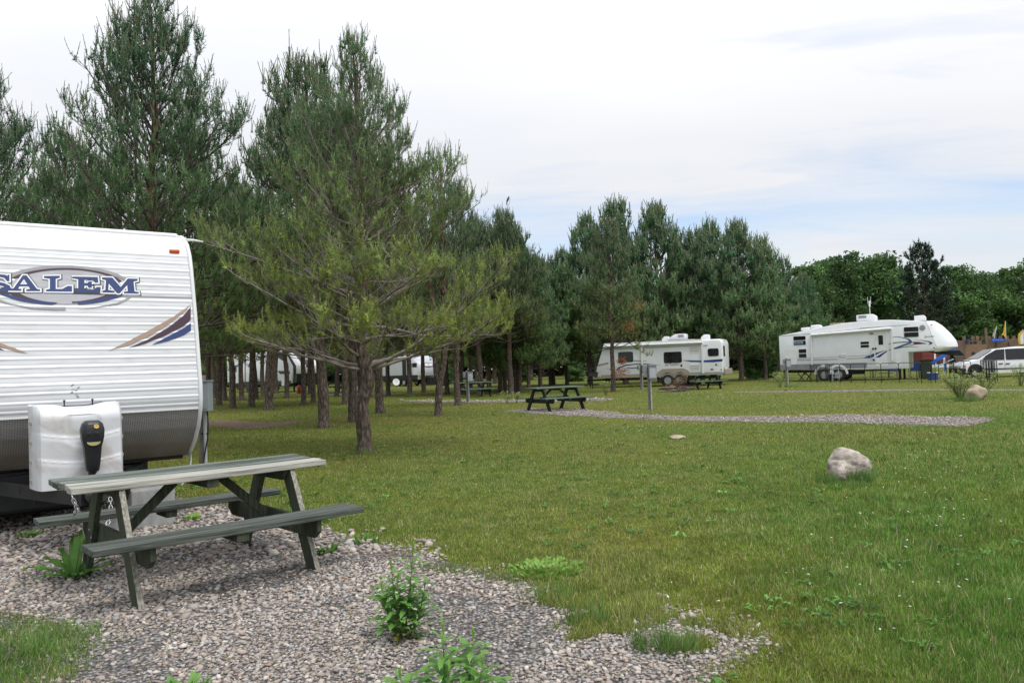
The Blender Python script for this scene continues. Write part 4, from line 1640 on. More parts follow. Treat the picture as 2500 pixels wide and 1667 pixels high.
for xx in (-.10, .12):
    MB().tube([(xx, -.56, 1.24), (xx, -.56, 1.285)], .006, 6).box((xx, -.56, 1.292), (.016, .016, .016)).build('hold_down_bolt', M['black'], PC)
MB().tube([(-.24, -.55, 1.263), (-.1, -.56, 1.248), (.05, -.56, 1.246), (.2, -.55, 1.268)], .005, 6).build('strap', M['black'], PC)
J = obj('tongue_jack', None, T)
jy = -.93
mb = MB().tube([(.055, jy, .12), (.055, jy, .78)], .032, 14).build('jack_post', M['black'], J, smooth='auto')
sec = [(.70, .045, .05), (.76, .055, .06), (.90, .066, .07), (.98, .084, .085), (1.05, .088, .088), (1.10, .075, .075), (1.125, .05, .05)]
vs, fs = [], []
for z, a, b in sec:
    vs += [(.055 + a * c, jy - .015 + b * d, z) for c, d in ((-1, -.6), (-.6, -1), (.6, -1), (1, -.6), (1, .6), (.6, 1), (-.6, 1), (-1, .6))]
for i in range(len(sec) - 1):
    for k in range(8):
        fs.append((i * 8 + k, i * 8 + (k + 1) % 8, i * 8 + 8 + (k + 1) % 8, i * 8 + 8 + k))
fs += [tuple(range(8))[::-1], tuple(range(len(vs) - 8, len(vs)))]
hd = MB().add(vs, fs).build('jack_head', M['black'], J, bevel=.006, smooth='auto')
M['lens'] = mat('cloudy_lens', (.33, .29, .13), .4, .1, 8)
MB().lathe([(.055, -.012), (.05, .012)], 18, Matrix.Translation((.055, jy - .082, .945)) @ Matrix.Rotation(R(80), 4, 'X') @ Matrix.Scale(.6, 4, (0, 1, 0))).build('work_light', M['lens'], hd, smooth='auto')
MB().lathe([(.021, 0), (.019, .006), (.009, .006), (.008, .001)], 18, Matrix.Translation((.075, jy - .098, 1.075)) @ Matrix.Rotation(R(65), 4, 'X')).build('badge', mat('gold_badge', (.42, .27, .05), .4), hd)
for xx in (.02, .075):
    MB().box((xx, jy - .105, 1.02), (.035, .012, .022)).build('switch', M['dark_metal'], hd, bevel=.003)
MB().tube([(.09, jy - .04, .71), (.05, jy - .06, .62), (.0, jy - .05, .54), (-.04, jy, .47)], .0035, 6).build('cable', M['conduit'], J, smooth=True)
MB().box((.055, jy, .10), (.16, .16, .02)).build('jack_foot', M['dark_metal'], J)


def chain(name, pts, m, parent, n):
    mb = MB()
    for i in range(n):
        t_ = (i + .5) / n * (len(pts) - 1)
        k = min(int(t_), len(pts) - 2)
        a, b = Vector(pts[k]), Vector(pts[k + 1])
        c = a.lerp(b, t_ - k)
        d = (b - a).normalized()
        u = d.cross(Vector((0, 1, 0) if i % 2 else (1, 0, 0))).normalized()
        ring = []
        for q in range(12):
            an = 2 * math.pi * q / 12
            ring.append(c + d * math.cos(an) * .028 + u * math.sin(an) * .014)
        ring.append(ring[0])
        mb.tube(ring, .0042, 5)
    return mb.build(name, m, parent, smooth=True)


M['chain'] = mat('zinc_chain', (.55, .55, .55), .35, .1, 20, metal=.8)
chain('safety_chain', [(-.12, -1.1, .52), (-.08, -1.12, .40), (-.0, -1.13, .27), (.09, -1.1, .2), (.18, -1.0, .30), (.2, -.85, .45)], M['chain'], T, 24)
MB().tube([(1.215, .50, .64), (1.2, .42, .58), (1.16, .3, .52), (1.10, .18, .44), (1.02, .1, .36)], .010, 8).build('drain_hose', M['conduit'], T, smooth=True)
# stabiliser blocks under the tongue
MB().box((.055, jy, .045), (.40, .19, .088)).build('jack_block', M['post'], T, bevel=.006)
# ------------------------------------------------------------------ picnic tables
def woodmat(name, a, b, axis='x', lo=.42, hi=.62, bump=.5, c=None, clo=.6, chi=.75, fine=60.):
    st = {'x': (1.2, 42, 42), 'z': (42, 42, 1.2), 'y': (42, 1.2, 42)}[axis]
    m = mat(name, a, .85, .1, 1.6, bump, 5., col2=b, stretch=st, spec=.15, lo=lo, hi=hi, detail=8)
    if c is not None:
        t = m.node_tree
        p = t.nodes['Principled BSDF']
        src = p.inputs['Base Color'].links[0].from_socket
        tcn = N(t, 'ShaderNodeTexCoord')
        mpn = N(t, 'ShaderNodeMapping')
        mpn.inputs['Scale'].default_value = tuple(v * .55 for v in st)
        mpn.inputs['Location'].default_value = (3, 1, 2)
        t.links.new(tcn.outputs['Object'], mpn.inputs[0])
        ns = N(t, 'ShaderNodeTexNoise')
        ns.inputs['Scale'].default_value = 2.
        ns.inputs['Detail'].default_value = 9
        ns.inputs['Roughness'].default_value = .7
        t.links.new(mpn.outputs[0], ns.inputs['Vector'])
        t.links.new(mixc(t, ramp(t, ns.outputs[0], [(clo, 0.), (chi, 1.)]), src, c), p.inputs['Base Color'])
    return m


M['pt_green'] = woodmat('worn_green_plank', (.085, .105, .09), (.19, .215, .185), c=(.36, .36, .32), clo=.54, chi=.70)
M['pt_pale'] = woodmat('bleached_plank', (.24, .24, .205), (.52, .50, .44), c=(.10, .115, .095), clo=.54, chi=.68)
M['pt_dark'] = woodmat('dark_green_plank', (.045, .052, .044), (.125, .138, .118), c=(.32, .32, .28), clo=.57, chi=.72)
M['pt_leg'] = woodmat('green_leg', (.042, .052, .034), (.085, .098, .066), 'z', c=(.22, .21, .16), clo=.64, chi=.78)
M['pt_legpale'] = woodmat('bleached_leg_edge', (.19, .18, .145), (.38, .36, .30), 'z', c=(.10, .11, .08), clo=.6, chi=.75)
M['pt_far'] = woodmat('green_far_plank', (.085, .13, .09), (.15, .205, .15))
M['pt_fardark'] = mat('green_far_frame', (.018, .026, .014), .8, .3, 5)


def plank(mb, p0, p1, w, h, sag=0., r=None, seg=6, tw=0.):
    """slightly bowed board between two end points (along x), with its own small twist"""
    x0, y0, z0 = p0
    x1, y1, z1 = p1
    vs, fs = [], []
    for i in range(seg + 1):
        t_ = i / seg
        x, y = x0 + (x1 - x0) * t_, y0 + (y1 - y0) * t_
        z = z0 + (z1 - z0) * t_ - sag * 4 * t_ * (1 - t_)
        dz = tw * (t_ - .5)
        jy = (r.uniform(-.0015, .0015) if r else 0)
        vs += [(x, y - w / 2 + jy, z - h / 2 - dz), (x, y + w / 2 + jy, z - h / 2 + dz), (x, y + w / 2 + jy, z + h / 2 + dz), (x, y - w / 2 + jy, z + h / 2 - dz)]
    for i in range(seg):
        a = i * 4
        for k in range(4):
            fs.append((a + k, a + (k + 1) % 4, a + 4 + (k + 1) % 4, a + 4 + k))
    fs += [(0, 1, 2, 3), (4 * seg + 3, 4 * seg + 2, 4 * seg + 1, 4 * seg)]
    mb.add(vs, fs)
    return mb


def picnic_table(name, label, loc, rz, mats, L=1.83, hw=.335, bi=.555, bo=.835, hs=.443, ht=.77, group=None, sag=0., detail=True, seed=1):
    r = random.Random(seed)
    T_ = thing(name, label, 'picnic table', loc, rz, group)
    th = .042
    # five boards of the top: front (camera side) is -y
    n = 5
    bw = 2 * hw / n
    for i in range(n):
        y = -hw + bw * (i + .5)
        ex0, ex1 = r.uniform(-.012, .012), r.uniform(-.02, .02)
        sg = sag * r.uniform(.5, 1.5)
        zz = [0, -.002, .003, 0, .002][i] if detail else 0
        mb = plank(MB(), (-L / 2 + ex0, y, ht - th / 2 + zz + (.0 if not detail else r.uniform(-.004, .004))),
                   (L / 2 + ex1, y, ht - th / 2 + zz + (0 if not detail else r.uniform(-.006, .004))), bw - .008, th, sg, r, 8, r.uniform(-.008, .008) if detail else 0)
        mb.build('top_plank', mats['top'][i], T_, bevel=.005, seg=2)
    for s in (-1, 1):
        # two boards a bench
        for j in range(2):
            w2 = (bo - bi) / 2
            y = s * (bi + w2 * (j + .5))
            mb = plank(MB(), (-L / 2 - .01 + r.uniform(-.01, .01), y, hs - th / 2), (L / 2 + .01 + r.uniform(-.01, .01), y, hs - th / 2), w2 - .006, th, sag, r, 8)
            mb.build('bench_plank', mats['bench'], T_, bevel=.005, seg=2)
        MB().box((0, s * (bi + bo) / 2, hs - th - .032), (.085, (bo - bi) * .9, .06)).build('bench_cleat', mats['frame'], T_, bevel=.004)
    xl = L / 2 - .30
    for e in (-1, 1):
        x = e * xl
        for s in (-1, 1):
            p0, p1 = Vector((x, s * .235, ht - th - .004)), Vector((x, s * .63, -.01))
            d = p1 - p0
            # legs cut level at top and foot
            w_ = .135
            ny = w_ / 2 / math.cos(math.atan2(abs(d.y), abs(d.z)))
            poly = [(p0.y - ny, p0.z), (p0.y + ny, p0.z), (p1.y + ny, p1.z), (p1.y - ny, p1.z)]
            lg = MB().prism(poly, x - .02, x + .02, 'x').build('leg', mats['leg'], T_, bevel=.004)
            if detail and s < 0:                                    # bleached narrow face on the weather side
                lg.data.materials.append(M['pt_legpale'])
                for pf in lg.data.polygons:
                    if pf.normal.y < -.6:
                        pf.material_index = 1
        # bench carrier and top cleat, bolted to the inner face of the legs
        xi = x - e * .041
        MB().prism([(-bo + .03, hs - th - .002), (bo - .03, hs - th - .002), (bo - .03, hs - th - .09), (bo - .10, hs - th - .142), (-bo + .10, hs - th - .142), (-bo + .03, hs - th - .09)],
                   xi - .019, xi + .019, 'x').build('bench_carrier', mats['frame'], T_, bevel=.004)
        MB().prism([(-hw + .02, ht - th - .002), (hw - .02, ht - th - .002), (hw - .09, ht - th - .09), (-hw + .09, ht - th - .09)],
                   xi - .019, xi + .019, 'x').build('top_cleat', mats['frame'], T_, bevel=.004)
        # brace from the carrier up to the middle cleat
        MB().bar((xi - e * .02, 0, hs - th - .06), (e * .17, 0, ht - th - .035), .062, .04, up=(0, 1, 0)).build('brace', mats['leg2'], T_, bevel=.003)
        if detail:
            for s in (-1, 1):
                for dz in (-.02, .03):
                    MB().lathe([(.009, 0), (.007, .006)], 8, Matrix.Translation((x + e * .02, s * (.40 + dz), hs - th - .07 + dz)) @ Matrix.Rotation(e * R(90), 4, 'Y')).build('bolt', M['box_grey'], T_)
    MB().box((0, 0, ht - th - .036), (.09, 2 * hw - .05, .068)).build('middle_cleat', mats['frame'], T_, bevel=.004)
    return T_


NEARM = dict(top=[M['pt_pale'], M['pt_pale'], M['pt_green'], M['pt_dark'], M['pt_green']], bench=M['pt_dark'], leg=M['pt_leg'], leg2=M['pt_leg'], frame=M['pt_leg'])
tloc = (-2.3403 * 1.028, 5.777 * 1.028, 0)
NT = picnic_table('picnic_table', 'weathered picnic table with bleached front boards on the gravel by the near trailer', tloc, .7335, NEARM, sag=.006, seed=4)
# bleached outer faces of the near legs
FARM = dict(top=[M['pt_far']] * 5, bench=M['pt_far'], leg=M['pt_fardark'], leg2=M['pt_fardark'], frame=M['pt_fardark'])


def far_table(px, py, deg, label, L=1.9):
    q = G(px, py)
    return picnic_table('picnic_table', label, (q[0], q[1], 0), R(deg), FARM, L=L, detail=False, group='green picnic tables', seed=int(px))


far_table(1357, 1001, 33, 'dark green picnic table on the gravel strip in the middle of the lawn', 1.95)
far_table(1717, 950, 18, 'dark green picnic table beside the brush pile at the twin wheel camper')
far_table(1158, 969, 25, 'shaded dark picnic table behind the post with two meter boxes')
far_table(1105, 949, 20, 'distant picnic table right of the round nosed silver camper')
far_table(812, 958, 25, 'picnic table in deep shade beside the black and white camper nose')

# concrete blocks under the near table
q = G(395, 1262)
cb_ = MB()
cb_.box((0, 0, .10), (.40, .2, .2))
o = cb_.build('concrete_block', M['concrete'], None, bevel=.01)
o.location = tuple(G(262, 1300))
o.rotation_euler = (0, 0, R(75))
tag(o, 'grey concrete block on the gravel behind the left legs of the near table', 'concrete block', 'concrete blocks')
o2 = o.copy()
COL.objects.link(o2)
o2.location = tuple(SO + .72 * sx_ + .05 * sy_ + np.array([0, 0, 0]))
o2.rotation_euler = (0, 0, SA)
o2.scale = (1., 1, 1.9)
o2['label'] = 'upright concrete block under the right front of the near trailer'


# ------------------------------------------------------------------ utility posts
def pedestal(px, py, h, rz, label, main=(.24, .18, .42), side=-1, second=True, d=None, wm=None):
    q = G(px, py) if d is None else G(*far_px(px, d))
    P_ = thing('utility_post', label, 'utility post', q, rz, 'electric hook-up posts')
    MB().box((0, 0, h / 2 - .02), (.10, .10, h + .04)).build('post', wm or M['post'], P_, bevel=.006)
    zb = h - .06 - main[2] / 2
    b = MB().box((.05 + main[0] / 2 - .05, -.05 - main[1] / 2, zb), main).build('meter_box', M['box_grey'], P_, bevel=.008)
    MB().box((.05 + main[0] / 2 - .05, -.052 - main[1] / 2, zb + main[2] / 2 + .008), (main[0] + .02, main[1] + .02, .016)).build('lid', M['box_grey'], b, bevel=.004)
    MB().box((.05 + main[0] / 2 - .05, -.052 - main[1], zb - .02), (main[0] - .05, .006, main[2] - .12)).build('door', M['conduit'], b, bevel=.004)
    MB().tube([(.05, -.09, -.02), (.05, -.09, zb - main[2] / 2 + .01)], .021, 10).build('conduit', M['conduit'], P_, smooth='auto')
    MB().box((.05, -.068, .5), (.075, .05, .02)).build('pipe_clamp', M['dark_metal'], P_)
    if second:
        MB().box((-.115, .0, h - .18), (.12, .14, .25)).build('small_box', M['box_grey'], P_, bevel=.008)
    return P_


PP = pedestal(0, 0, 1.43, R(-5), 'grey electric box on a post right behind the near trailer corner', main=(.26, .17, .41), second=False, d=None) if False else None
q = G(*far_px(503, 11.2))
PP = thing('utility_post', 'grey electric box on a post right behind the near trailer corner', 'utility post', q, R(-4), 'electric hook-up posts')
MB().box((-.045, .02, .735), (.09, .09, 1.51)).build('post', M['post'], PP, bevel=.006)
b = MB().box((.045, -.115, 1.19), (.205, .16, .42)).build('meter_box', M['box_grey'], PP, bevel=.008)
MB().box((.045, -.118, 1.407), (.225, .18, .018)).build('lid', M['box_grey'], b, bevel=.004)
MB().box((.045, -.198, 1.18), (.16, .006, .33)).build('door', M['box_grey'], b, bevel=.004)
MB().tube([(.03, -.06, -.02), (.03, -.06, 1.0)], .023, 10).build('conduit', M['conduit'], PP, smooth='auto')
MB().box((.02, -.045, .66), (.10, .05, .02)).build('pipe_clamp', M['dark_metal'], PP)
MB().tube([(.095, -.12, .99), (.11, -.13, .8), (.10, -.13, .6), (.06, -.14, .4), (.05, -.2, .2), (.1, -.3, .03)], .011, 8).build('power_cable', M['black'], PP, smooth=True)

pedestal(1587, 999, 1.42, R(-8), 'nearest free-standing utility post on the lawn, between camera and twin wheel camper')
pedestal(1566, 950, 1.38, R(15), 'utility post close to the wheels of the twin wheel camper')
pedestal(1142, 982, 1.38, R(10), 'utility post with two meter boxes in front of the shaded picnic table')
pedestal(1922, 942, 1.45, R(-20), 'utility post before the rear end of the long fifth wheel camper')


# ------------------------------------------------------------------ stones
def boulder(name, label, loc, size, seed, rz=0., m=None, rough=.16):
    r = np.random.default_rng(seed)
    bm = bmesh.new()
    bmesh.ops.create_icosphere(bm, subdivisions=4, radius=1)
    K = r.normal(0, 1, (14, 3))
    ph = r.uniform(0, 6.28, 14)
    am = 1 / (1.2 + np.linalg.norm(K, axis=1)) / 3
    for v in bm.verts:
        p = np.array(v.co)
        d = sum(am[i] * math.sin(K[i] @ p * 2.2 + ph[i]) for i in range(14)) * rough * 3
        d += .02 * math.sin(p[0] * 17 + 3 * p[2]) * math.sin(p[1] * 15) - .05 * max(0, 1 - abs(p[2] + .35 * p[0] + .15 * math.sin(p[0] * 6) - .05) / .07)
        q_ = p * (1 + d)
        v.co = (q_[0] * size[0], q_[1] * size[1], q_[2] * size[2] + size[2] * .62)
    me = bpy.data.meshes.new(name)
    bm.to_mesh(me)
    bm.free()
    me.polygons.foreach_set('use_smooth', [True] * len(me.polygons))
    me.materials.append(m)
    o_ = obj(name, me)
    o_.location = tuple(loc)
    o_.rotation_euler = (0, 0, rz)
    return tag(o_, label, 'boulder', 'stones in the lawn')


M['rock'] = mat('granite_boulder', (.13, .10, .085), .9, .2, 7, 1., 22, col2=(.47, .41, .35), stretch=(1, 1, 2.2), detail=11, lo=.36, hi=.6)
M['rock2'] = mat('sandstone_boulder', (.26, .20, .14), .9, .2, 5, 1., 30, col2=(.44, .36, .26), detail=9)
boulder('boulder', 'round grey-brown boulder alone on the right of the lawn', G(2071, 1168), (.275, .25, .225), 14, .5, M['rock'], rough=.12)
boulder('boulder', 'tan boulder half hidden by tall weeds at the far right', G(2383, 976), (.25, .26, .27), 8, 1., M['rock2'])
boulder('flat_stone', 'low flat stone sunk in the grass in the middle distance', G(1652, 1071), (.15, .12, .05), 9, 0, M['rock2'])
boulder('flat_stone', 'small pale stone by the wheels of the twin wheel camper', G(1642, 946), (.16, .12, .09), 10, 0, M['rock2'])


# ------------------------------------------------------------------ plants
def strip_leaf(L, W, droop, fold=.15, seg=5, wav=0., seed=0):
    """one leaf along +X, arching down, as vertices and faces"""
    r = random.Random(seed)
    vs, fs = [], []
    for i in range(seg + 1):
        t_ = i / seg
        w = W * (math.sin(math.pi * min(1, t_ * .92 + .04)) ** .75) * (1 - .25 * t_)
        x = L * math.sin(t_ * (1 + droop * .3)) / math.sin(1 + droop * .3) * 1.0
        z = L * (.30 * t_ - droop * .55 * t_ * t_)
        wv = wav * math.sin(t_ * 14 + seed) * W
        vs += [(x, -w / 2, z + fold * w + wv), (x, 0, z), (x, w / 2, z + fold * w - wv)]
    for i in range(seg):
        a = i * 3
        fs += [(a, a + 1, a + 4, a + 3), (a + 1, a + 2, a + 5, a + 4)]
    return vs, fs


def plainleaf(name, c1, c2, tr=.3):
    m = mat(name, c1, .5, .1, 14, col2=c2, spec=.3)
    t = m.node_tree
    p = t.nodes['Principled BSDF']
    src = p.inputs['Base Color'].links[0].from_socket
    tl = N(t, 'ShaderNodeBsdfTranslucent')
    t.links.new(src, tl.inputs['Color'])
    mx = N(t, 'ShaderNodeMixShader')
    mx.inputs[0].default_value = tr
    t.links.new(p.outputs[0], mx.inputs[1])
    t.links.new(tl.outputs[0], mx.inputs[2])
    t.links.new(mx.outputs[0], t.nodes['Material Output'].inputs['Surface'])
    return m


M['weed'] = plainleaf('weed_leaf', (.10, .24, .05), (.17, .34, .07))
M['weed_young'] = plainleaf('weed_young_leaf', (.17, .32, .06), (.25, .42, .08))
M['weed_yellow'] = plainleaf('weed_yellow_leaf', (.35, .30, .05), (.42, .38, .08))
M['dock'] = plainleaf('dock_leaf', (.09, .22, .04), (.15, .31, .06))
M['stem'] = mat('weed_stem', (.12, .17, .05), .7, .2, 10)
M['pale_weed'] = plainleaf('pale_weed_leaf', (.24, .30, .10), (.38, .42, .18))


def leafmesh(name, m, *a, **k):
    vs, fs = strip_leaf(*a, **k)
    me = bpy.data.meshes.new(name)
    me.from_pydata(vs, [], fs)
    me.polygons.foreach_set('use_smooth', [True] * len(me.polygons))
    me.materials.append(m)
    return me


LM = [leafmesh('leaf', M['weed'], .115, .034, .5, seed=i, wav=.1) for i in range(2)] + [leafmesh('leaf', M['weed'], .10, .030, .8, seed=3, wav=.1)]
LMY = [leafmesh('leaf', M['weed_young'], .085, .022, .15, seed=5)]
LMO = [leafmesh('leaf', M['weed_yellow'], .075, .016, .9, seed=6)]


def goldenrod(label, loc, stems, seed, group='tall leafy weeds on the gravel'):
    r = random.Random(seed)
    P_ = thing('weed_plant', label, 'weed', loc, 0, group)
    for (dx, dy, h, lx, ly) in stems:
        top = Vector((dx + lx, dy + ly, h))
        pts = [Vector((dx * .3, dy * .3, -.01)), Vector((dx + lx * .3, dy + ly * .3, h * .4)), top]
        st = MB().tube(pts, [.0045, .0038, .002], 6).build('stem', M['stem'], P_, smooth=True)
        n = int(h / .0105)
        for i in range(n):
            t_ = (i + .6) / n
            p_ = pts[0].lerp(pts[1], t_ / .4) if t_ < .4 else pts[1].lerp(pts[2], (t_ - .4) / .6)
            a = i * 2.4 + r.uniform(-.3, .3)
            young = t_ > .86
            me = LMY[0] if young else (LMO[0] if t_ < .10 and r.random() < .7 else r.choice(LM))
            lf = obj('leaf', me, st)
            lf.location = p_
            el = R(62) if young else R(r.uniform(-5, 32))
            lf.rotation_euler = (Matrix.Rotation(a, 3, 'Z') @ Matrix.Rotation(-el, 3, 'Y')).to_euler()
            s = r.uniform(.85, 1.3) * (.75 if young else 1.) * (.65 + .5 * math.sin(math.pi * min(1, t_ + .15)))
            lf.scale = (s, s, s)
    return P_


goldenrod('tall leafy green weed standing on the gravel right of the near table', G(985, 1560), ((.02, 0, .50, .05, 0), (-.03, .02, .40, -.03, 0), (-.06, -.02, .30, -.05, .0), (.07, 0, .30, .06, 0), (-.015, -.03, .34, .0, -.02)), 1)
goldenrod('leafy green weed cut off by the bottom edge of the photo', G(1088, 1750), ((.0, 0, .38, -.0, 0), (.09, .03, .335, .04, 0), (-.13, 0, .18, -.06, 0), (.12, -.05, .25, .05, 0), (.03, -.07, .22, .0, -.02)), 2)
goldenrod('slim weed growing behind the near table against the trailer block', tuple(np.array(G(398, 1268))), ((-.05, 0, .52, 0, 0), (.03, .02, .55, .02, 0), (.06, -.02, .40, .03, 0), (.0, .03, .45, -.02, 0), (-.09, 0, .33, -.04, 0)), 3)

# dock plant with big leaves by the table's left foot
DK = thing('dock_plant', 'broad leaved dock plant at the left foot of the near table', 'weed', G(182, 1412), 0)
DL = [leafmesh('leaf', M['dock'], .30, .075, .55, seg=7, wav=.18, seed=i) for i in range(3)]
for i, (a, el, s) in enumerate(((200, 18, 1.1), (170, 30, .95), (150, 48, .9), (120, 62, 1.05), (95, 72, 1.15), (80, 66, 1.0), (60, 40, .8), (35, 25, .8), (10, 14, .95), (-20, 16, .8), (-60, 18, .6), (-95, 22, .65), (230, 12, .8), (260, 25, .6), (310, 16, .75), (140, 20, .7), (75, 30, .7))):
    lf = obj('leaf', DL[i % 3], DK)
    lf.rotation_euler = (Matrix.Rotation(R(a), 3, 'Z') @ Matrix.Rotation(-R(el), 3, 'Y')).to_euler()
    lf.scale = (s, s, s)
    lf.location = (.02 * math.cos(R(a)), .02 * math.sin(R(a)), .01)
MB().tube([(0, 0, 0), (.03, .03, .25), (-.02, .05, .46)], [.004, .003, .002], 6).build('flower_stalk', M['stem'], DK, smooth=True)
MB().lathe([(.002, 0), (.012, .012), (.010, .03), (.003, .04)], 8, Matrix.Translation((-.02, .05, .455))).build('seed_head', M['post'], DK, smooth=True)


def leaf_clump(name, label, cat_, loc, n, rad, L, W, m, seed, up=35, group=None):
    """low clump of small leaves, each leaf its own blade in one foliage mesh"""
    r = random.Random(seed)
    P_ = thing(name, label, cat_, loc, 0, group)
    mb = MB()
    for i in range(n):
        a, d = r.uniform(0, 6.28), rad * math.sqrt(r.random())
        el = R(r.uniform(up - 25, up + 30))
        s = r.uniform(.6, 1.3)
        vs, fs = strip_leaf(L * s, W * s, r.uniform(.2, .8), seg=3, seed=i)
        Mx = Matrix.Translation((d * math.cos(a), d * math.sin(a), r.uniform(0, .3) * L)) @ Matrix.Rotation(a + r.uniform(-1, 1), 4, 'Z') @ Matrix.Rotation(-el, 4, 'Y')
        mb.add([Mx @ Vector(v) for v in vs], fs)
    mb.build('foliage', m, P_, smooth=True)
    return P_


CW = 'small weeds at the edge of the gravel'
leaf_clump('weed_clump', 'small leafy weed by the right foot of the near table', 'weed', G(800, 1352), 26, .06, .07, .035, M['weed'], 1, 40, CW)
leaf_clump('weed_clump', 'low round leaved weed seen under the near table', 'weed', G(468, 1270), 30, .08, .06, .04, M['weed_young'], 2, 30, CW)
leaf_clump('weed_clump', 'bright lime green weed patch where grass meets gravel', 'weed', G(1335, 1392), 420, .27, .036, .024, M['weed_young'], 3, 40, CW)
leaf_clump('weed_clump', 'low green weed in the gravel at the left edge near the trailer shadow', 'weed', G(75, 1310), 40, .10, .05, .03, M['weed'], 4, 40, CW)
leaf_clump('weed_clump', 'small weed at the grass corner right of the near table', 'weed', G(890, 1325), 40, .10, .05, .02, M['weed'], 5, 50, CW)
leaf_clump('weed_clump', 'flat weed rosette at the bottom edge of the gravel', 'weed', G(455, 1690), 40, .09, .06, .03, M['weed'], 6, 25, CW)


def grass_clump(label, loc, n, rad, h, seed, m=None, colr=(.14, .24, .06), name='grass_clump', cat_='grass clump', group='tufts of long grass'):
    r = np.random.default_rng(seed)
    a, d = r.uniform(0, 6.28, n), rad * np.sqrt(r.random(n))
    x, y = d * np.cos(a), d * np.sin(a)
    V, Fc, Cc = blades(x, y, h * r.uniform(.5, 1.2, n), np.full(n, max(.0055, h * .04)), np.clip(np.abs(r.normal(.4, .22, n)), 0, .9), np.array(colr) * np.exp(r.normal(0, .25, (n, 1))), seed)
    P_ = thing(name, label, cat_, loc, 0, group)
    obj('blades', mesh_np('blades', V, Fc, M['leaf'], Cc), P_)['kind'] = 'stuff'
    return P_


for i, (px, py, n, rad, h, lab) in enumerate((
        (1590, 1585, 140, .10, .17, 'left half of the long grass tuft pair out on the right gravel'),
        (1655, 1592, 150, .10, .16, 'right half of the long grass tuft pair out on the right gravel'),
        (1430, 1522, 160, .13, .16, 'long grass tuft at the corner of the gravel, left of the pair'),
        (1350, 1465, 120, .12, .14, 'long grass tuft at the left tip of the right-hand grass edge'),
        (1240, 1418, 50, .07, .07, 'small grass tuft beside the lime green weed'),
        (1105, 1395, 60, .12, .08, 'sparse grass tuft behind the tall leafy weed'),
        (2103, 1176, 380, .15, .19, 'long dark grass at the right foot of the round boulder'),
        (2018, 1178, 340, .13, .13, 'long grass at the left foot of the round boulder'),
        (2066, 1186, 380, .22, .085, 'grass fringe in front of the round boulder'),
        (2360, 980, 300, .34, .26, 'dark long grass at the foot of the weedy tan boulder'),
        (1645, 1068, 160, .4, .12, 'longer grass round the sunken flat stone'),
        (1935, 945, 160, .4, .3, 'long grass at the foot of the post by the fifth wheel rear'),
        (880, 1108, 260, .24, .11, 'grass fringe round the foot of the kinked pine'),
        (30, 1600, 300, .22, .15, 'lush long grass at the bottom left corner'),
        (175, 1560, 150, .16, .10, 'thin flowering grass spilling onto the gravel at bottom left'),
        (1000, 970, 120, .3, .3, 'green tuft round the foot of the reddish pine'))):
    grass_clump(lab, G(px, py), n, rad, h, 100 + i)
# pale blooming weeds round the far boulder and at the other far spots
for i, (px, py, n, h, w_, lab) in enumerate((
        (2345, 974, 46, .80, .75, 'pale yellow-green blooming weed left of the tan boulder'),
        (2402, 968, 30, .75, .5, 'pale yellow-green blooming weed behind the tan boulder'),
        (2492, 942, 20, .85, .6, 'pale blooming weed at the right edge in front of the minivan'),
        (1905, 945, 16, .70, .5, 'pale weed left of the post by the fifth wheel rear'),
        (1480, 965, 14, .60, .3, 'pale yellow-green weed left of the pine by the twin wheel camper'),
        (1238, 984, 8, .45, .3, 'small white flowering weed left of the middle table'),
        (1262, 984, 8, .45, .2, 'small white flowering weed closest to the left end of the middle table'))):
    r_ = random.Random(i + 40)
    P_ = thing('blooming_weed', lab, 'weed', G(px, py), 0, 'pale blooming weeds')
    stm, blm = MB(), MB()
    for k in range(n):
        a = r_.uniform(0, 6.28)
        hh = h * r_.uniform(.55, 1.1)
        tip = Vector((math.cos(a) * w_ * r_.uniform(.2, 1), math.sin(a) * w_ * r_.uniform(.2, 1), hh))
        stm.tube([(tip.x * .1, tip.y * .1, 0), (tip.x * .5, tip.y * .5, hh * .6), tip], [.006, .005, .003], 4)
        for j in range(22):
            f = r_.uniform(.45, 1.02)
            p_ = Vector((tip.x * f, tip.y * f, hh * (f ** .8))) + Vector((r_.gauss(0, .03), r_.gauss(0, .03), r_.gauss(0, .03)))
            vs, fs = strip_leaf(.07, .04, .3, seg=2)
            Mx = Matrix.Translation(p_) @ Matrix.Rotation(r_.uniform(0, 6.28), 4, 'Z') @ Matrix.Rotation(r_.uniform(-1, .5), 4, 'Y')
            blm.add([Mx @ Vector(v) for v in vs], fs)
    stm.build('stems', M['stem'], P_)
    blm.build('blossom', M['pale_weed'], P_)
# ------------------------------------------------------------------ campers in the distance
class Side:
    """vertical side plane of a vehicle: local x runs along it, y goes into the vehicle"""

    def __init__(s, px, py, deg, name, label, cat_, group=None, d=None):
        s.P = G(px, py) if d is None else G(*far_px(px, d))
        s.a = R(deg)
        s.ex = np.array([math.cos(s.a), math.sin(s.a), 0])
        s.ey = np.array([-math.sin(s.a), math.cos(s.a), 0])
        s.T = thing(name, label, cat_, s.P, s.a, group)

    def xz(s, px, py, y=0.):
        w = Pl(px, py, s.P + y * s.ey, s.ey) - s.P
        return float(w @ s.ex), float(w[2])

    def poly(s, z, pts, y=0.):
        return [s.xz(*z(*p), y) for p in pts]

    def panel(s, name, poly, m, t=.006, off=0., parent=None, bevel=0.):
        return MB().prism(poly, -off - t, .004 - off * .0).build(name, m, parent or s.T, bevel=bevel)


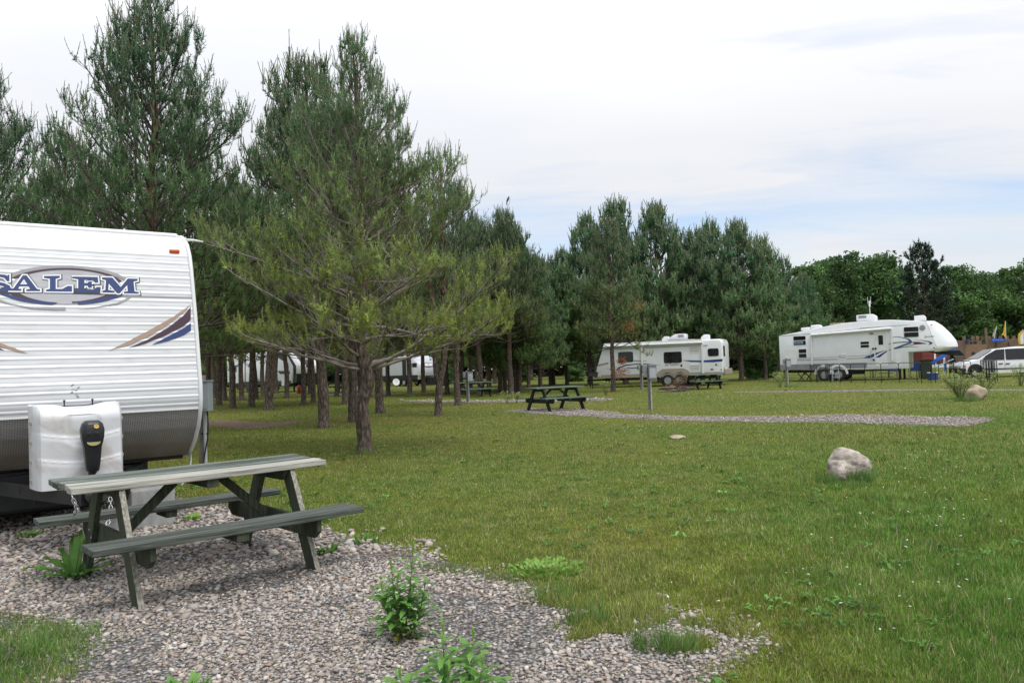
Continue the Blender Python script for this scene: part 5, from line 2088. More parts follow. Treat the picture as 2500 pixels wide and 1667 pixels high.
def rrect(x0, x1, z0, z1, r=.06, n=4):
    out = []
    for cx, cz, a0 in ((x1 - r, z1 - r, 0), (x0 + r, z1 - r, 90), (x0 + r, z0 + r, 180), (x1 - r, z0 + r, 270)):
        out += [(cx + r * math.cos(R(a0 + 90 * i / n)), cz + r * math.sin(R(a0 + 90 * i / n))) for i in range(n + 1)]
    return out


def box_of(P):
    xs, zs = [p[0] for p in P], [p[1] for p in P]
    return min(xs), max(xs), min(zs), max(zs)


def window(S, P, split=None, r=.07, frame=M['black'], parent=None, fw=.03, name='window', glass=None):
    x0, x1, z0, z1 = box_of(P)
    f = MB().prism(rrect(x0, x1, z0, z1, r), -.016, .002).build(name, frame, parent or S.T)
    panes = [(x0 + fw, x1 - fw, z0 + fw, z1 - fw)]
    if split == 'h':
        zm_ = (z0 + z1) / 2
        panes = [(x0 + fw, x1 - fw, z0 + fw, zm_ - .02), (x0 + fw, x1 - fw, zm_ + .02, z1 - fw)]
    if split == 'v':
        xm = (x0 + x1) / 2
        panes = [(x0 + fw, xm - .015, z0 + fw, z1 - fw), (xm + .015, x1 - fw, z0 + fw, z1 - fw)]
    for q in panes:
        MB().prism(rrect(*q, r * .7), -.021, -.012).build('pane', glass or M['glass'], f)
    return f


def wheel(parent, x, y, r, w=.2, m_rim=None, spokes=6, name='wheel'):
    """wheel standing on the ground, axle along local y; outer face towards -y"""
    e = bpy.data.objects.new(name, None)
    e.location = (x, y, r)
    link(e, parent)
    Mx = Matrix.Rotation(R(90), 4, 'X')
    MB().lathe([(r * .62, -w / 2), (r * .9, -w / 2), (r, -w * .35), (r, w * .35), (r * .9, w / 2), (r * .62, w / 2)], 28, Mx, True).build('tyre', M['tyre'], e, smooth='auto')
    mb = MB().lathe([(r * .63, w * .38), (r * .57, w * .46), (r * .53, w * .30), (r * .2, w * .22), (.01, w * .22)], 24, Mx)
    for k in range(spokes):
        a = 2 * math.pi * k / spokes
        mb.bar((r * .1 * math.cos(a), -w * .36, r * .1 * math.sin(a)), (r * .55 * math.cos(a), -w * .40, r * .55 * math.sin(a)), r * .17, .03, up=(0, 1, 0))
    mb.lathe([(r * .18, w * .30), (r * .14, w * .44), (.005, w * .44)], 14, Mx)
    mb.build('rim', m_rim or M['rim'], e, smooth='auto')
    return e


def text_on(S, txt, px, py, width, m, name='lettering', shear=.25, lift=.008, parent=None, rz=0.):
    cu = bpy.data.curves.new(name, 'FONT')
    cu.body = txt
    cu.shear = shear
    cu.size = 1.
    tmp = bpy.data.objects.new('tmp', cu)
    COL.objects.link(tmp)
    bpy.context.view_layer.update()
    me = bpy.data.meshes.new_from_object(tmp.evaluated_get(bpy.context.evaluated_depsgraph_get()))
    bpy.data.objects.remove(tmp)
    n = len(me.vertices)
    V = np.empty(n * 3)
    me.vertices.foreach_get('co', V)
    V = V.reshape(-1, 3)
    V[:, :2] -= V[:, :2].min(0)
    V *= width / V[:, 0].max()
    x, z = S.xz(px, py) if not isinstance(S, tuple) else S
    W = np.stack([x + V[:, 0], np.full(n, -lift), z + V[:, 1]], -1)
    me.vertices.foreach_set('co', W.ravel())
    me.materials.clear()
    me.materials.append(m)
    me.name = name
    me.update()
    return obj(name, me, parent or S.T)


def prism_body(name, poly, w, m, parent, bevel=.06, seg=3):
    return MB().prism(poly, 0, w).build(name, m, parent, bevel=bevel, seg=seg, smooth='auto')


Z6 = zm(1400, 780, 520 / 2352)
ZJ = zm(1600, 800, 220 / 2029)
ZK = zm(1400, 800, 240 / 1792)

# ---- twin wheel white camper ------------------------------------------------
JS = Side(1640, 943, -24, 'travel_trailer', 'white travel trailer with blue stripe, twin alloy wheels and square rear', 'trailer')
T7 = JS.T
body = JS.poly(Z6, [(262, 520), (250, 640), (330, 655), (480, 668), (1640, 640), (1655, 560), (1650, 230), (1600, 212), (960, 236), (330, 285)])
fx = body[0][0]
x_r = body[5][0]
zt = max(p[1] for p in body)
zr = body[7][1]
bx0 = body[1][0]
BJ = [(fx - .02, body[0][1]), (bx0 - .05, .78), (bx0 + .12, .62), (x_r - .05, .60), (x_r, .75), (x_r, zr - .22), (x_r - .12, zr), (body[9][0] + .25, zr - .06), (body[9][0], body[9][1])]
prism_body('body', BJ, 2.4, M['white'], T7, bevel=.09, seg=4)
# skirt
MB().prism([(bx0 + .35, .80), (x_r - .03, .80), (x_r - .03, .58), (bx0 + .35, .58)], -.012, 2.41).build('skirt', M['tan_skirt'], T7, bevel=.01)
MB().box(((bx0 + x_r) / 2, 1.2, .50), (x_r - bx0 - 1.0, 1.9, .18)).build('chassis', M['dark_metal'], T7)
# wheel arch and wheels
wx = [JS.xz(*ZJ(285, 1235))[0], JS.xz(*ZJ(560, 1235))[0]]
ar = .47
arch = [(wx[0] - .75, .68), (wx[0] - .52, .92), (wx[0] - .3, 1.06), (wx[1] + .25, 1.06), (wx[1] + .5, .93), (wx[1] + .72, .66)]
inner = []
for c in (wx[1], wx[0]):
    inner += [(c + .44 * math.cos(R(a)), .40 + .44 * math.sin(R(a))) for a in range(15, 166, 15)]
MB().prism(arch + inner, -.035, .002).build('wheel_arch', M['tan_skirt'], T7)
for c in wx:
    MB().lathe([(.45, 0), (.45, .02)], 24, Matrix.Translation((c, .01, .42)) @ Matrix.Rotation(R(90), 4, 'X')).build('wheel_well', M['black'], T7)
    wheel(T7, c, .06, .36, .2)
    wheel(T7, c, 2.3, .36, .2)
window(JS, JS.poly(ZJ, [(185, 550), (600, 785)]), 'h', .1, fw=.04)
window(JS, JS.poly(ZJ, [(1178, 470), (1430, 635)]), 'v', .1, fw=.035)
window(JS, JS.poly(ZK, [(815, 445), (1092, 622)]), None, .1, fw=.035)
# awning rolled along the roof edge, its two arms
a0, a1 = JS.xz(*ZK(560, 360)), JS.xz(*ZJ(1060, 330))
zA = a1[1]
MB().tube([(a0[0], -.09, zA), (a1[0], -.09, zA)], .075, 14).build('awning_roll', M['white_trim'], T7, smooth='auto')
MB().box(((a0[0] + a1[0]) / 2, -.02, zA + .14), (a1[0] - a0[0], .05, .10)).build('awning_rail', M['white'], T7, bevel=.01)
MB().box(((a0[0] + a1[0]) / 2, -.012, zA - .17), (a1[0] - a0[0] + .6, .03, .03)).build('trim_strip', M['grey_vinyl'], T7)
for u, zz in ((1060, ZJ), (1255, ZK)):
    xx = JS.xz(*zz(u, 600))[0]
    MB().box((xx, -.06, (zA + .72) / 2), (.11, .06, zA - .72)).build('awning_arm', M['white_trim'], T7, bevel=.012)
# louvre vents
for v0, v1 in ((395, 570), (810, 985)):
    x0, x1, z0, z1 = box_of(JS.poly(ZJ, [(765, v0), (1005, v1)]))
    vt = MB().prism(rrect(x0, x1, z0, z1, .03), -.014, .002).build('vent', M['white_trim'], T7)
    for k in range(3):
        zc = z0 + (z1 - z0) * (.28 + .22 * k)
        MB().box(((x0 + x1) / 2, -.02, zc), (x1 - x0 - .10, .012, .022)).build('slot', M['grey_skirt'], vt)
# stripes
def stripe(S, name, z, pts, m, lift=0.006, parent=None):
    P_ = S.poly(z, pts)
    return MB().prism(P_, -lift - .002, .001).build(name, m, parent or S.T)


stripe(JS, 'blue_stripe', ZJ, [(600, 730), (1040, 738), (1515, 700), (1510, 755), (1300, 775), (1040, 775), (800, 768)], M['blue'])
stripe(JS, 'tan_stripe', ZK, [(440, 670), (640, 628), (640, 660), (440, 705)], M['tan_skirt'])
stripe(JS, 'tan_stripe', ZK, [(1095, 590), (1360, 608), (1250, 615), (1095, 610)], M['tan_skirt'])
stripe(JS, 'navy_arc', ZK, [(770, 765), (830, 715), (960, 672), (1150, 652), (1350, 652), (1590, 685), (1350, 665), (1150, 668), (970, 690), (860, 728), (800, 775)], M['blue'])
stripe(JS, 'red_stripe', ZK, [(900, 745), (1000, 728), (1170, 722), (1170, 738), (1020, 742)], M['maroon'])
stripe(JS, 'red_stripe', ZK, [(860, 782), (1040, 770), (950, 788)], M['maroon'])
stripe(JS, 'grey_stripe', ZK, [(550, 745), (660, 742), (660, 750)], M['grey_skirt'])
stripe(JS, 'tan_stripe', ZJ, [(190, 972), (420, 1005), (650, 1012), (940, 998), (650, 1030), (420, 1022)], M['tan_skirt'])
text_on(JS, 'Jay Feather', *ZJ(215, 870), JS.xz(*ZJ(545, 870))[0] - JS.xz(*ZJ(215, 870))[0], M['dark_vinyl'])
em = JS.poly(ZJ, [(570, 870), (555, 850), (575, 835), (585, 800), (598, 835), (615, 850), (600, 872), (585, 880)])
MB().prism(em, -.009, .001).build('emblem', M['maroon'], T7)
# baggage door, outlet hatches
for P_, m in (([(1465, 900), (1220, 1045)], M['white_trim']), ([(1310, 910), (1240, 965)], M['grey_skirt']), ([(1390, 812), (1350, 852)], M['dark_vinyl']),
              ([(1500, 930), (1465, 955)], M['dark_vinyl'])):
    x0, x1, z0, z1 = box_of(JS.poly(ZJ, P_))
    MB().prism(rrect(x0, x1, z0, z1, .02), -.010, .002).build('hatch', m, T7)
# rear end: window, ladder-less panel, lamps (rear faces local +x)
MB().box((x_r + .006, .55, 2.0), (.014, .55, .62)).build('rear_window', M['glass'], T7, bevel=.02)
for yy in (.25, 2.1):
    MB().box((x_r + .01, yy, .95), (.02, .16, .2)).build('tail_lamp', M['maroon'], T7, bevel=.01)
for yy in (.8, 1.1, 1.5):
    MB().box((x_r - .01, yy, 2.62), (.02, .10, .05)).build('clearance_lamp', M['maroon'], T7)
MB().box((x_r + .09, 1.2, .78), (.16, 2.3, .36)).build('rear_bumper_cover', M['tan_skirt'], T7, bevel=.04)
# roof: air conditioner, vents
def roofbox(S, name, z, P_, y0, y1, m, zbase, slope=.0):
    x0, x1, z0, z1 = box_of(S.poly(z, P_, (y0 + y1) / 2))
    h = max(.1, z1 - zbase)
    poly = [(x0, zbase - .05), (x1, zbase - .05), (x1, zbase + h * .85), (x1 - .04, zbase + h), (x0 + (x1 - x0) * .4, zbase + h), (x0 + (x1 - x0) * .1, zbase + h * .55)]
    return MB().prism(poly, y0, y1).build(name, m, S.T, bevel=.03, smooth='auto')


ac = roofbox(JS, 'air_conditioner', ZJ, [(315, 265), (705, 135)], .85, 1.6, M['white_trim'], zr)
x0, x1, z0, z1 = box_of(JS.poly(ZJ, [(505, 220), (640, 150)], .85))
for k in range(4):
    MB().box(((x0 + x1) / 2, .845, z0 + (z1 - z0) * (k + .5) / 4), (x1 - x0, .014, (z1 - z0) / 7)).build('grille_slat', M['grey_skirt'], ac)
roofbox(JS, 'vent_cover', ZJ, [(150, 275), (310, 195)], 1.0, 1.45, M['white_trim'], zr)
roofbox(JS, 'vent_cover', ZJ, [(1025, 240), (1220, 150)], 1.0, 1.45, M['white_trim'], zr)
MB().box((x_r - 2.6, 1.2, zr + .05), (1.5, 1.0, .07)).build('solar_panel', M['grey_skirt'], T7)
# tongue
mb = MB()
for s in (.6, 1.8):
    mb.bar((bx0 + .4, s, .48), (bx0 - 1.0, 1.2, .46), .06, .12)
mb.tube([(bx0 - .8, 1.2, 0), (bx0 - .8, 1.2, .95)], .035, 10)
mb.build('tongue', M['dark_metal'], T7)
for xx in (bx0 + .7, x_r - .7):
    for s in (-1, 1):
        MB().bar((xx, .15, .5), (xx + s * .28, .15, .02), .04, .04).build('stabiliser_leg', M['dark_metal'], T7)

# dead orange branch on the pine in front of it
M['dead'] = mat('dead_needles', (.28, .095, .035), .8, .25, 10, col2=(.36, .15, .06))
for i, (px, py, r_, lab) in enumerate(((1514, 905, .45, None), (1535, 795, .42, None), (1553, 745, .30, None), (1518, 880, .22, None))):
    q = At(px, py, 40.6)
    mb = MB()
    rr = random.Random(i)
    for k in range(220):
        d = Vector((rr.gauss(0, .5), rr.gauss(0, .3), rr.gauss(0, .35) - .1)) * r_
        e = Vector((rr.gauss(0, 1), rr.gauss(0, 1), rr.gauss(-.4, .6))).normalized() * .16
        s_ = Vector((rr.gauss(0, 1), rr.gauss(0, 1), rr.gauss(0, 1))).normalized() * .02
        c = Vector(q) + d
        mb.add([c - s_, c + s_, c + e], [(0, 1, 2)])
    DEADP = [o_ for o_ in bpy.data.objects if o_.get('label', '').startswith('pine with a dead orange branch')][0]
    ob = mb.build('dead_branch', M['dead'], None)
    ob['kind'] = 'stuff'
    bpy.context.view_layer.update()
    ob.parent = DEADP
    ob.matrix_parent_inverse = DEADP.matrix_world.inverted()

# ---- long white fifth wheel --------------------------------------------------
Z7 = zm(1880, 740, 620 / 2352)
ZS = zm(1890, 760, 260 / 2265)
ZT = zm(2100, 760, 260 / 2265)
SS = Side(2080, 929, -33, 'fifth_wheel_camper', 'long white fifth wheel camper with blue swooshes behind the wire pen', 'camper')
T8 = SS.T
pb = SS.poly(ZS, [(100, 640), (120, 1300), (100, 520), (560, 430), (1000, 335), (1560, 240), (2265, 185)])
pc = SS.poly(ZT, [(680, 180), (1400, 210), (1620, 850), (960, 870), (1380, 870), (1000, 1190), (620, 1190), (1640, 770)])
xl = pb[0][0]
zb = .72
x_gn = pc[3][0] + .15
BODY = [(xl, zb), (xl, pb[2][1]), (pb[3][0], pb[3][1]), (pb[4][0], pb[4][1]), (pb[5][0], pb[5][1]), pb[6], pc[0], (pc[1][0], pc[1][1]),
        (pc[7][0], pc[7][1]), (pc[2][0] - .1, pc[2][1] + .02), (x_gn, pc[3][1]), (x_gn - .02, .62), (x_gn - 2.0, .62)]
prism_body('body', BODY, 2.44, M['white'], T8, bevel=.05, seg=2)
# nose cap, rounded in plan
zlo, zhi = pc[2][1] - .02, pc[1][1] + .02
vs, fs = [], []
nz_, ny_ = 14, 18
for j in range(nz_ + 1):
    t_ = j / nz_
    z = zlo + (zhi - zlo) * t_
    xb = np.interp(z, [zlo, pc[7][1], zhi], [pc[2][0] - .12, pc[7][0] - .01, pc[1][0] - .01])
    bl = 1.0 * (1 - .0 * t_) * np.interp(t_, [0, .06, .16, .35, .6, .85, 1], [.55, .82, .98, 1., .86, .62, .35])
    for i in range(ny_ + 1):
        u = 2 * i / ny_ - 1
        vs.append((xb + bl * (1 - abs(u) ** 2.4) ** .8, 1.22 + 1.215 * u, z))
for j in range(nz_):
    for i in range(ny_):
        a = j * (ny_ + 1) + i
        fs.append((a, a + 1, a + ny_ + 2, a + ny_ + 1))
fs.append(tuple(range(ny_ + 1)))
fs.append(tuple(nz_ * (ny_ + 1) + i for i in range(ny_ + 1))[::-1])
cap = MB().add(vs, fs).build('nose_cap', M['white'], T8, smooth='auto')
# grey skirt along the bottom
xs_ = SS.xz(*ZS(790, 1200))[0]
MB().prism([(xl + .01, zb + .01), (xl + .01, zb + .34), (x_gn - 2.2, zb + .32), (x_gn - 2.2, zb + .01)], -.008, 2.448).build('skirt', M['grey_skirt'], T8)
MB().box(((xl + x_gn) / 2 - .4, 1.22, zb - .09), (x_gn - xl - 1.6, 1.7, .2)).build('chassis', M['dark_metal'], T8)
wxs = [SS.xz(*ZS(1065, 1380))[0], SS.xz(*ZS(1370, 1380))[0]]
for c in wxs:
    arch = [(c + .56 * math.cos(R(a)), .40 + .60 * math.sin(R(a))) for a in range(0, 181, 15)] + [(c + .43 * math.cos(R(a)), .40 + .45 * math.sin(R(a))) for a in range(180, -1, -15)]
    MB().prism(arch, -.03, .002).build('wheel_arch', M['white_trim'], T8)
    wheel(T8, c, .08, .37, .2)
    wheel(T8, c, 2.36, .37, .2)
W_ = M['white_trim']
wb = window(SS, SS.poly(ZS, [(403, 528), (682, 715)]), 'h', .05, W_, fw=.02)
cur = SS.poly(ZS, [(425, 640), (620, 690)])
x0, x1, z0, z1 = box_of(cur)
MB().prism(rrect(x0, x1, z0, z1, .02), -.0225, -.020).build('blue_curtain', mat('patterned_curtain', (.05, .10, .22), .7, .2, 12, col2=(.25, .33, .42)), wb)
window(SS, SS.poly(ZS, [(515, 800), (698, 988)]), 'h', .05, W_, fw=.02)
window(SS, SS.poly(ZS, [(1828, 640), (2030, 770)]), 'h', .05, W_, fw=.02)
window(SS, SS.poly(ZT, [(920, 335), (1255, 545)]), 'h', .06, W_, fw=.02)
# entry door
x0, x1, z0, z1 = box_of(SS.poly(ZT, [(300, 450), (585, 1110)]))
dr = MB().prism(rrect(x0, x1, .80, z1, .06), -.012, .002).build('door', M['white_trim'], T8)
window(SS, SS.poly(ZT, [(375, 505), (500, 715)]), None, .03, M['white_trim'], dr, .02, 'door_window')
for u, v in ((277, 795), (330, 790), (290, 1030)):
    x, z = SS.xz(*ZT(u, v))
    MB().box((x, -.03, z), (.09, .03, .11)).build('handle', M['black'], dr, bevel=.006)
x, z = SS.xz(*ZT(228, 900))
MB().tube([(x + .12, -.02, z + .3), (x, -.1, z + .25), (x, -.1, z - .3), (x + .15, -.02, z - .38)], .014, 6).build('grab_rail', M['rim'], T8, smooth=True)
# porch light
x, z = SS.xz(*ZT(243, 470))
MB().box((x, -.03, z), (.2, .06, .10)).build('porch_light', M['tan'], T8, bevel=.015)
# awning
q0, q1 = SS.xz(*ZS(790, 505)), SS.xz(*ZT(660, 365))
MB().tube([(q0[0], -.10, q0[1]), (q1[0], -.10, q1[1])], .085, 14).build('awning_roll', M['white_trim'], T8, smooth='auto')
for q_, bot in ((q0, SS.xz(*ZS(810, 1150))), (q1, SS.xz(*ZT(690, 1060)))):
    MB().bar((q_[0], -.06, q_[1]), (bot[0], -.06, bot[1]), .10, .06, up=(0, 1, 0)).build('awning_arm', M['white_trim'], T8, bevel=.01)
# mouldings, stripes
stripe(SS, 'roof_moulding', ZS, [(120, 520), (800, 470), (2265, 325), (2265, 333), (800, 478), (120, 528)], M['grey_skirt'])
stripe(SS, 'roof_moulding', ZT, [(0, 355), (880, 290), (1060, 282), (880, 297), (0, 363)], M['grey_skirt'])
stripe(SS, 'grey_stripe', ZS, [(495, 1030), (1300, 1010), (1900, 985), (1900, 1000), (1300, 1028), (500, 1050)], M['grey_vinyl'])
stripe(SS, 'grey_stripe', ZS, [(495, 1005), (2000, 930), (2000, 938), (500, 1014)], M['grey_vinyl'])
stripe(SS, 'blue_stripe', ZS, [(1880, 995), (2130, 890), (2125, 960), (2050, 993)], M['blue'])
stripe(SS, 'blue_stripe', ZT, [(325, 885), (570, 815), (400, 890), (325, 935)], M['blue'], .013)
stripe(SS, 'blue_stripe', ZT, [(330, 970), (575, 830), (575, 855), (415, 980), (340, 982)], M['blue'], .013)
stripe(SS, 'slate_arc', ZT, [(690, 540), (820, 535), (960, 560), (1060, 590), (1115, 640), (1090, 680), (900, 745), (720, 800), (710, 780), (880, 715), (1010, 668), (1035, 640), (1020, 605), (940, 572), (820, 548), (690, 548)], M['steelblue'])
stripe(SS, 'slate_arc', ZT, [(605, 825), (670, 790), (672, 805), (610, 835)], M['blue'])
stripe(SS, 'dark_arc', ZT, [(600, 690), (760, 655), (1020, 640), (1005, 658), (780, 670), (620, 697)], M['dark_vinyl'])
stripe(SS, 'maroon_wedge', ZT, [(1115, 675), (1130, 645), (1250, 650), (1430, 685), (1200, 702), (950, 735), (1120, 700), (1170, 688)], M['maroon'])
stripe(SS, 'blue_arc', ZT, [(1130, 605), (1330, 612), (1480, 635), (1545, 668), (1510, 700), (1450, 708), (1490, 668), (1400, 635), (1300, 620)], M['blue'])
stripe(SS, 'dark_arc', ZT, [(720, 798), (880, 755), (1080, 740), (1260, 760), (1080, 752), (900, 768), (760, 800)], M['dark_vinyl'])
text_on(SS, 'Sprinter', *ZT(1365, 570), SS.xz(*ZT(1590, 550))[0] - SS.xz(*ZT(1365, 550))[0], M['dark_vinyl'], shear=.35)
x, z = SS.xz(*ZT(1322, 347))
MB().lathe([(.16, 0), (.15, .02), (.03, .03)], 20, Matrix.Translation((x, 0, z)) @ Matrix.Rotation(R(90), 4, 'X')).build('round_vent', M['grey_vinyl'], T8, smooth='auto')
for P_ in ([(745, 895), (890, 1180)], [(745, 895), (746, 896)]):
    x0, x1, z0, z1 = box_of(SS.poly(ZT, P_))
    if x1 - x0 > .1:
        MB().prism(rrect(x0, x1, z0, z1, .06), -.010, .002).build('hatch', M['white_trim'], T8)
x0, x1, z0, z1 = box_of(SS.poly(ZS, [(220, 815), (480, 1190)]))
MB().prism(rrect(x0, x1, z0, z1, .03), -.008, .002).build('hatch', M['white_trim'], T8)
x0, x1, z0, z1 = box_of(SS.poly(ZS, [(1345, 905), (1545, 1030)]))
vt = MB().prism(rrect(x0, x1, z0, z1, .02), -.012, .002).build('vent', M['white_trim'], T8)
for k in range(3):
    MB().box(((x0 + x1) / 2, -.016, z0 + (z1 - z0) * (.3 + .22 * k)), (x1 - x0 - .08, .012, .02)).build('slot', M['grey_skirt'], vt)
for u, v in ((1545, 288), (1600, 772), (1835, 305)):
    x, z = SS.xz(*ZT(u, v))
    if u != 1835:
        MB().box((x - .06, -.01, z), (.10, .02, .05)).build('marker_light', M['orange'], T8)
# hitch leg and pin box
x, z = SS.xz(*ZT(1490, 870), 1.22)
MB().prism([(x - .1, zlo + .03), (x + 1.5, zlo + .03), (x + 1.75, zlo - .25), (x + 1.5, zlo - .28), (x + .3, zlo - .12)], .95, 1.5).build('pin_box', M['dark_metal'], T8)
for yy in (.25, 2.2):
    MB().box((x_gn - .5, yy, .34), (.12, .12, .68)).build('landing_leg', M['dark_metal'], T8)
for xx, dd in ((xl + .9, .45), (xl + 1.5, -.45)):
    for yy in (.2, 2.2):
        MB().bar((xx, yy, .68), (xx + dd, yy, .02), .05, .05).build('stabiliser_leg', M['dark_metal'], T8)
# roof gear
def rb(name, u0, v0, u1, v1, m, y0=.8, y1=1.6, z=ZS):
    x0, x1, z0, z1 = box_of(SS.poly(z, [(u0, v0), (u1, v1)], (y0 + y1) / 2))
    poly = [(x0, z0 - .06), (x1, z0 - .06), (x1, z0 + (z1 - z0) * .6), (x1 - (x1 - x0) * .18, z1), (x0, z1 - .02)]
    return MB().prism(poly, y0, y1).build(name, m, T8, bevel=.03, smooth='auto')


ac2 = rb('air_conditioner', 1775, 195, 2175, 55, M['white_trim'])
x0, x1, z0, z1 = box_of(SS.poly(ZS, [(1795, 150), (1960, 85)], .8))
for k in range(4):
    MB().box(((x0 + x1) / 2, .79, z0 + (z1 - z0) * (k + .5) / 4), (x1 - x0, .014, (z1 - z0) / 7)).build('grille_slat', M['grey_skirt'], ac2)
rb('vent_cover', 590, 395, 780, 335, M['white_trim'], .9, 1.4)
rb('vent_cover', 795, 365, 1010, 280, M['white_trim'], .9, 1.4)
rb('vent_cover', 1160, 185, 1395, 80, M['white_trim'], .9, 1.4, ZT)
rb('roof_hatch', 1200, 310, 1560, 235, M['tan'], .9, 1.4)
x, z = SS.xz(*Z7(925, 95), 1.0)
MB().tube([(x, 1.0, z - .3), (x, 1.0, z + .45)], .02, 6).build('antenna_mast', M['white_trim'], T8)
MB().tube([(x, 1.0, z + .40), (x, 1.0, z + .75)], .05, 8).build('antenna', M['white'], T8)
MB().tube([(x - .09, 1.0, z + .55), (x - .09, 1.0, z + .98)], .012, 6).tube([(x + .07, 1.0, z + .55), (x + .07, 1.0, z + .98)], .012, 6).build('whip', M['white_trim'], T8)
# entry steps
mb = MB()
x0 = SS.xz(*ZT(340, 1200))[0]
for k in range(3):
    mb.box((x0 + .55, -.18 - .22 * k, .60 - .2 * k), (.75, .26, .03))
for s in (0, 1.1):
    mb.bar((x0 + .0 + s, -.05, .66), (x0 + s, -.75, .06), .03, .06)
mb.build('entry_steps', M['black'], T8)
# ---- black and white fifth wheel among the pines -----------------------------
ZI = zm(540, 840, 260 / 2352)
IS = Side(716, 957, -44, 'fifth_wheel_camper', 'black and white fifth wheel camper with dark windscreen nose among the pines', 'camper')
T9 = IS.T
c_ = IS.poly(ZI, [(1590, 735), (1620, 520), (1390, 160), (130, 215), (130, 870), (1525, 870)])
xR = IS.xz(*ZI(1590, 730))[0]
xL = IS.xz(*ZI(130, 700))[0]
zT = 3.55
xT = IS.xz(*ZI(1400, 180))[0]
Bp = [(xL, .75), (xL, zT - .15), (xL + .15, zT), (xT, zT + .05), (xR, 2.2), (xR + .02, 1.62), (xR - .1, 1.45), (xR - .25, .75)]
prism_body('body', Bp, 2.44, M['white'], T9, .05, 2)
# dark side band, lower black band
MB().prism([(xL - .01, .68), (xL - .01, .98), (xR - .35, .98), (xR - .35, .68)], -.01, 2.45).build('skirt', M['black'], T9)
MB().box(((xL + xR) / 2, 1.22, .56), (xR - xL - 1.2, 1.8, .24)).build('chassis', M['dark_metal'], T9)
# nose: white shell curved in plan, dark windscreen centre
vs, fs = [], []
nz_, ny_ = 12, 18
for j in range(nz_ + 1):
    t_ = j / nz_
    z = 1.55 + (zT - 1.55) * t_
    xb = np.interp(z, [1.5, 2.2, zT], [xR, xR + .02, xT])
    bl = .8 * np.interp(t_, [0, .15, .6, 1], [.85, 1., .85, .45])
    for i in range(ny_ + 1):
        u = 2 * i / ny_ - 1
        vs.append((xb + bl * (1 - abs(u) ** 2.6) ** .8, 1.22 + 1.21 * u, z))
for j in range(nz_):
    for i in range(ny_):
        a = j * (ny_ + 1) + i
        fs.append((a, a + 1, a + ny_ + 2, a + ny_ + 1))
white_f, dark_f = [], []
for k, f in enumerate(fs):
    j, i = divmod(k, ny_)
    u = abs(2 * (i + .5) / ny_ - 1)
    (dark_f if (u > .90 or (j > 4 and u < .55 + .02 * (j - 8)) or (2 < j <= 4 and u < .3)) else white_f).append(f)
MB().add(vs, white_f).build('nose_shell', M['white'], T9, smooth='auto')
MB().add(vs, dark_f).build('dark_screen', mat('charcoal_gelcoat', (.02, .02, .028), .25, .1, 2), T9, smooth='auto')
MB().prism([(xR - .3, .72), (xR + .35, .80), (xR + .45, 1.56), (xR - .05, 1.56)], .12, 2.32).build('lower_nose', M['black'], T9, bevel=.04)
tx = text_on((0., 0.), 'Imagine', 0, 0, 1.15, M['white'], parent=T9, lift=0)
tx.location = (xR + .62, .66, 2.62)
tx.rotation_euler = (R(-24), 0, R(90))
for P_, m in (([(1335, 730), (1475, 920)], M['white_trim']), ([(305, 655), (470, 855)], M['white_trim'])):
    x0, x1, z0, z1 = box_of(IS.poly(ZI, P_))
    MB().prism(rrect(x0, x1, z0, z1, .08), -.03, .002).build('hatch', m, T9)
stripe(IS, 'black_stripe', ZI, [(1240, 590), (1510, 590), (1520, 660), (1300, 660)], M['black'])
stripe(IS, 'black_stripe', ZI, [(300, 720), (390, 720), (450, 775), (300, 775)], M['black'])
stripe(IS, 'black_stripe', ZI, [(300, 795), (470, 795), (495, 828), (300, 828)], M['black'])
stripe(IS, 'black_stripe', ZI, [(700, 770), (950, 770), (950, 790), (720, 790)], M['black'])
stripe(IS, 'black_stripe', ZI, [(700, 805), (950, 805), (950, 830), (730, 830)], M['black'])
stripe(IS, 'dark_panel', ZI, [(1250, 200), (1380, 200), (1480, 420), (1500, 580), (1460, 420), (1250, 300)], M['black'])
stripe(IS, 'slide_edge', ZI, [(520, 300), (540, 300), (540, 860), (520, 860)], M['black'])
for u in (580, 640):
    x = IS.xz(*ZI(u, 980))[0]
wxi = IS.xz(*ZI(600, 980))[0]
for c in (wxi, wxi + .9):
    MB().lathe([(.47, 0), (.47, .02)], 22, Matrix.Translation((c, -.005, .45)) @ Matrix.Rotation(R(90), 4, 'X')).build('wheel_well', M['black'], T9)
    wheel(T9, c, .08, .38, .2)
    wheel(T9, c, 2.36, .38, .2)
window(IS, IS.poly(ZI, [(250, 470), (340, 620)]), None, .05)
for yy in (.3, 2.1):
    MB().box((xR - .4, yy, .36), (.12, .12, .72)).build('landing_leg', M['dark_metal'], T9)

# ---- silver round nosed camper -------------------------------------------------
ZW = zm(900, 830, 280 / 2352)
WS = Side(1012, 942.5, -44, 'travel_trailer', 'small silver and black travel trailer with a rounded nose deep in the grove', 'trailer')
T10 = WS.T
xR = WS.xz(*ZW(1012, 700))[0]
xL = xR - 5.6
zT = 2.85
prof = [(xR - .05, .62), (xR + .02, 1.05), (xR + .0, 1.4), (xR - .12, 1.9), (xR - .38, 2.35), (xR - .75, 2.68), (xR - 1.2, zT)]
prism_body('body', [(xL, .62), (xL, zT - .1), (xL + .2, zT)] + prof[::-1], 2.4, M['white'], T10, .03, 2)
M['silver_cap'] = mat('silver_gelcoat', (.50, .51, .55), .3, .06, 2)
M['rib_siding'] = mat('ribbed_siding', (.62, .63, .66), .4, .05, 3)
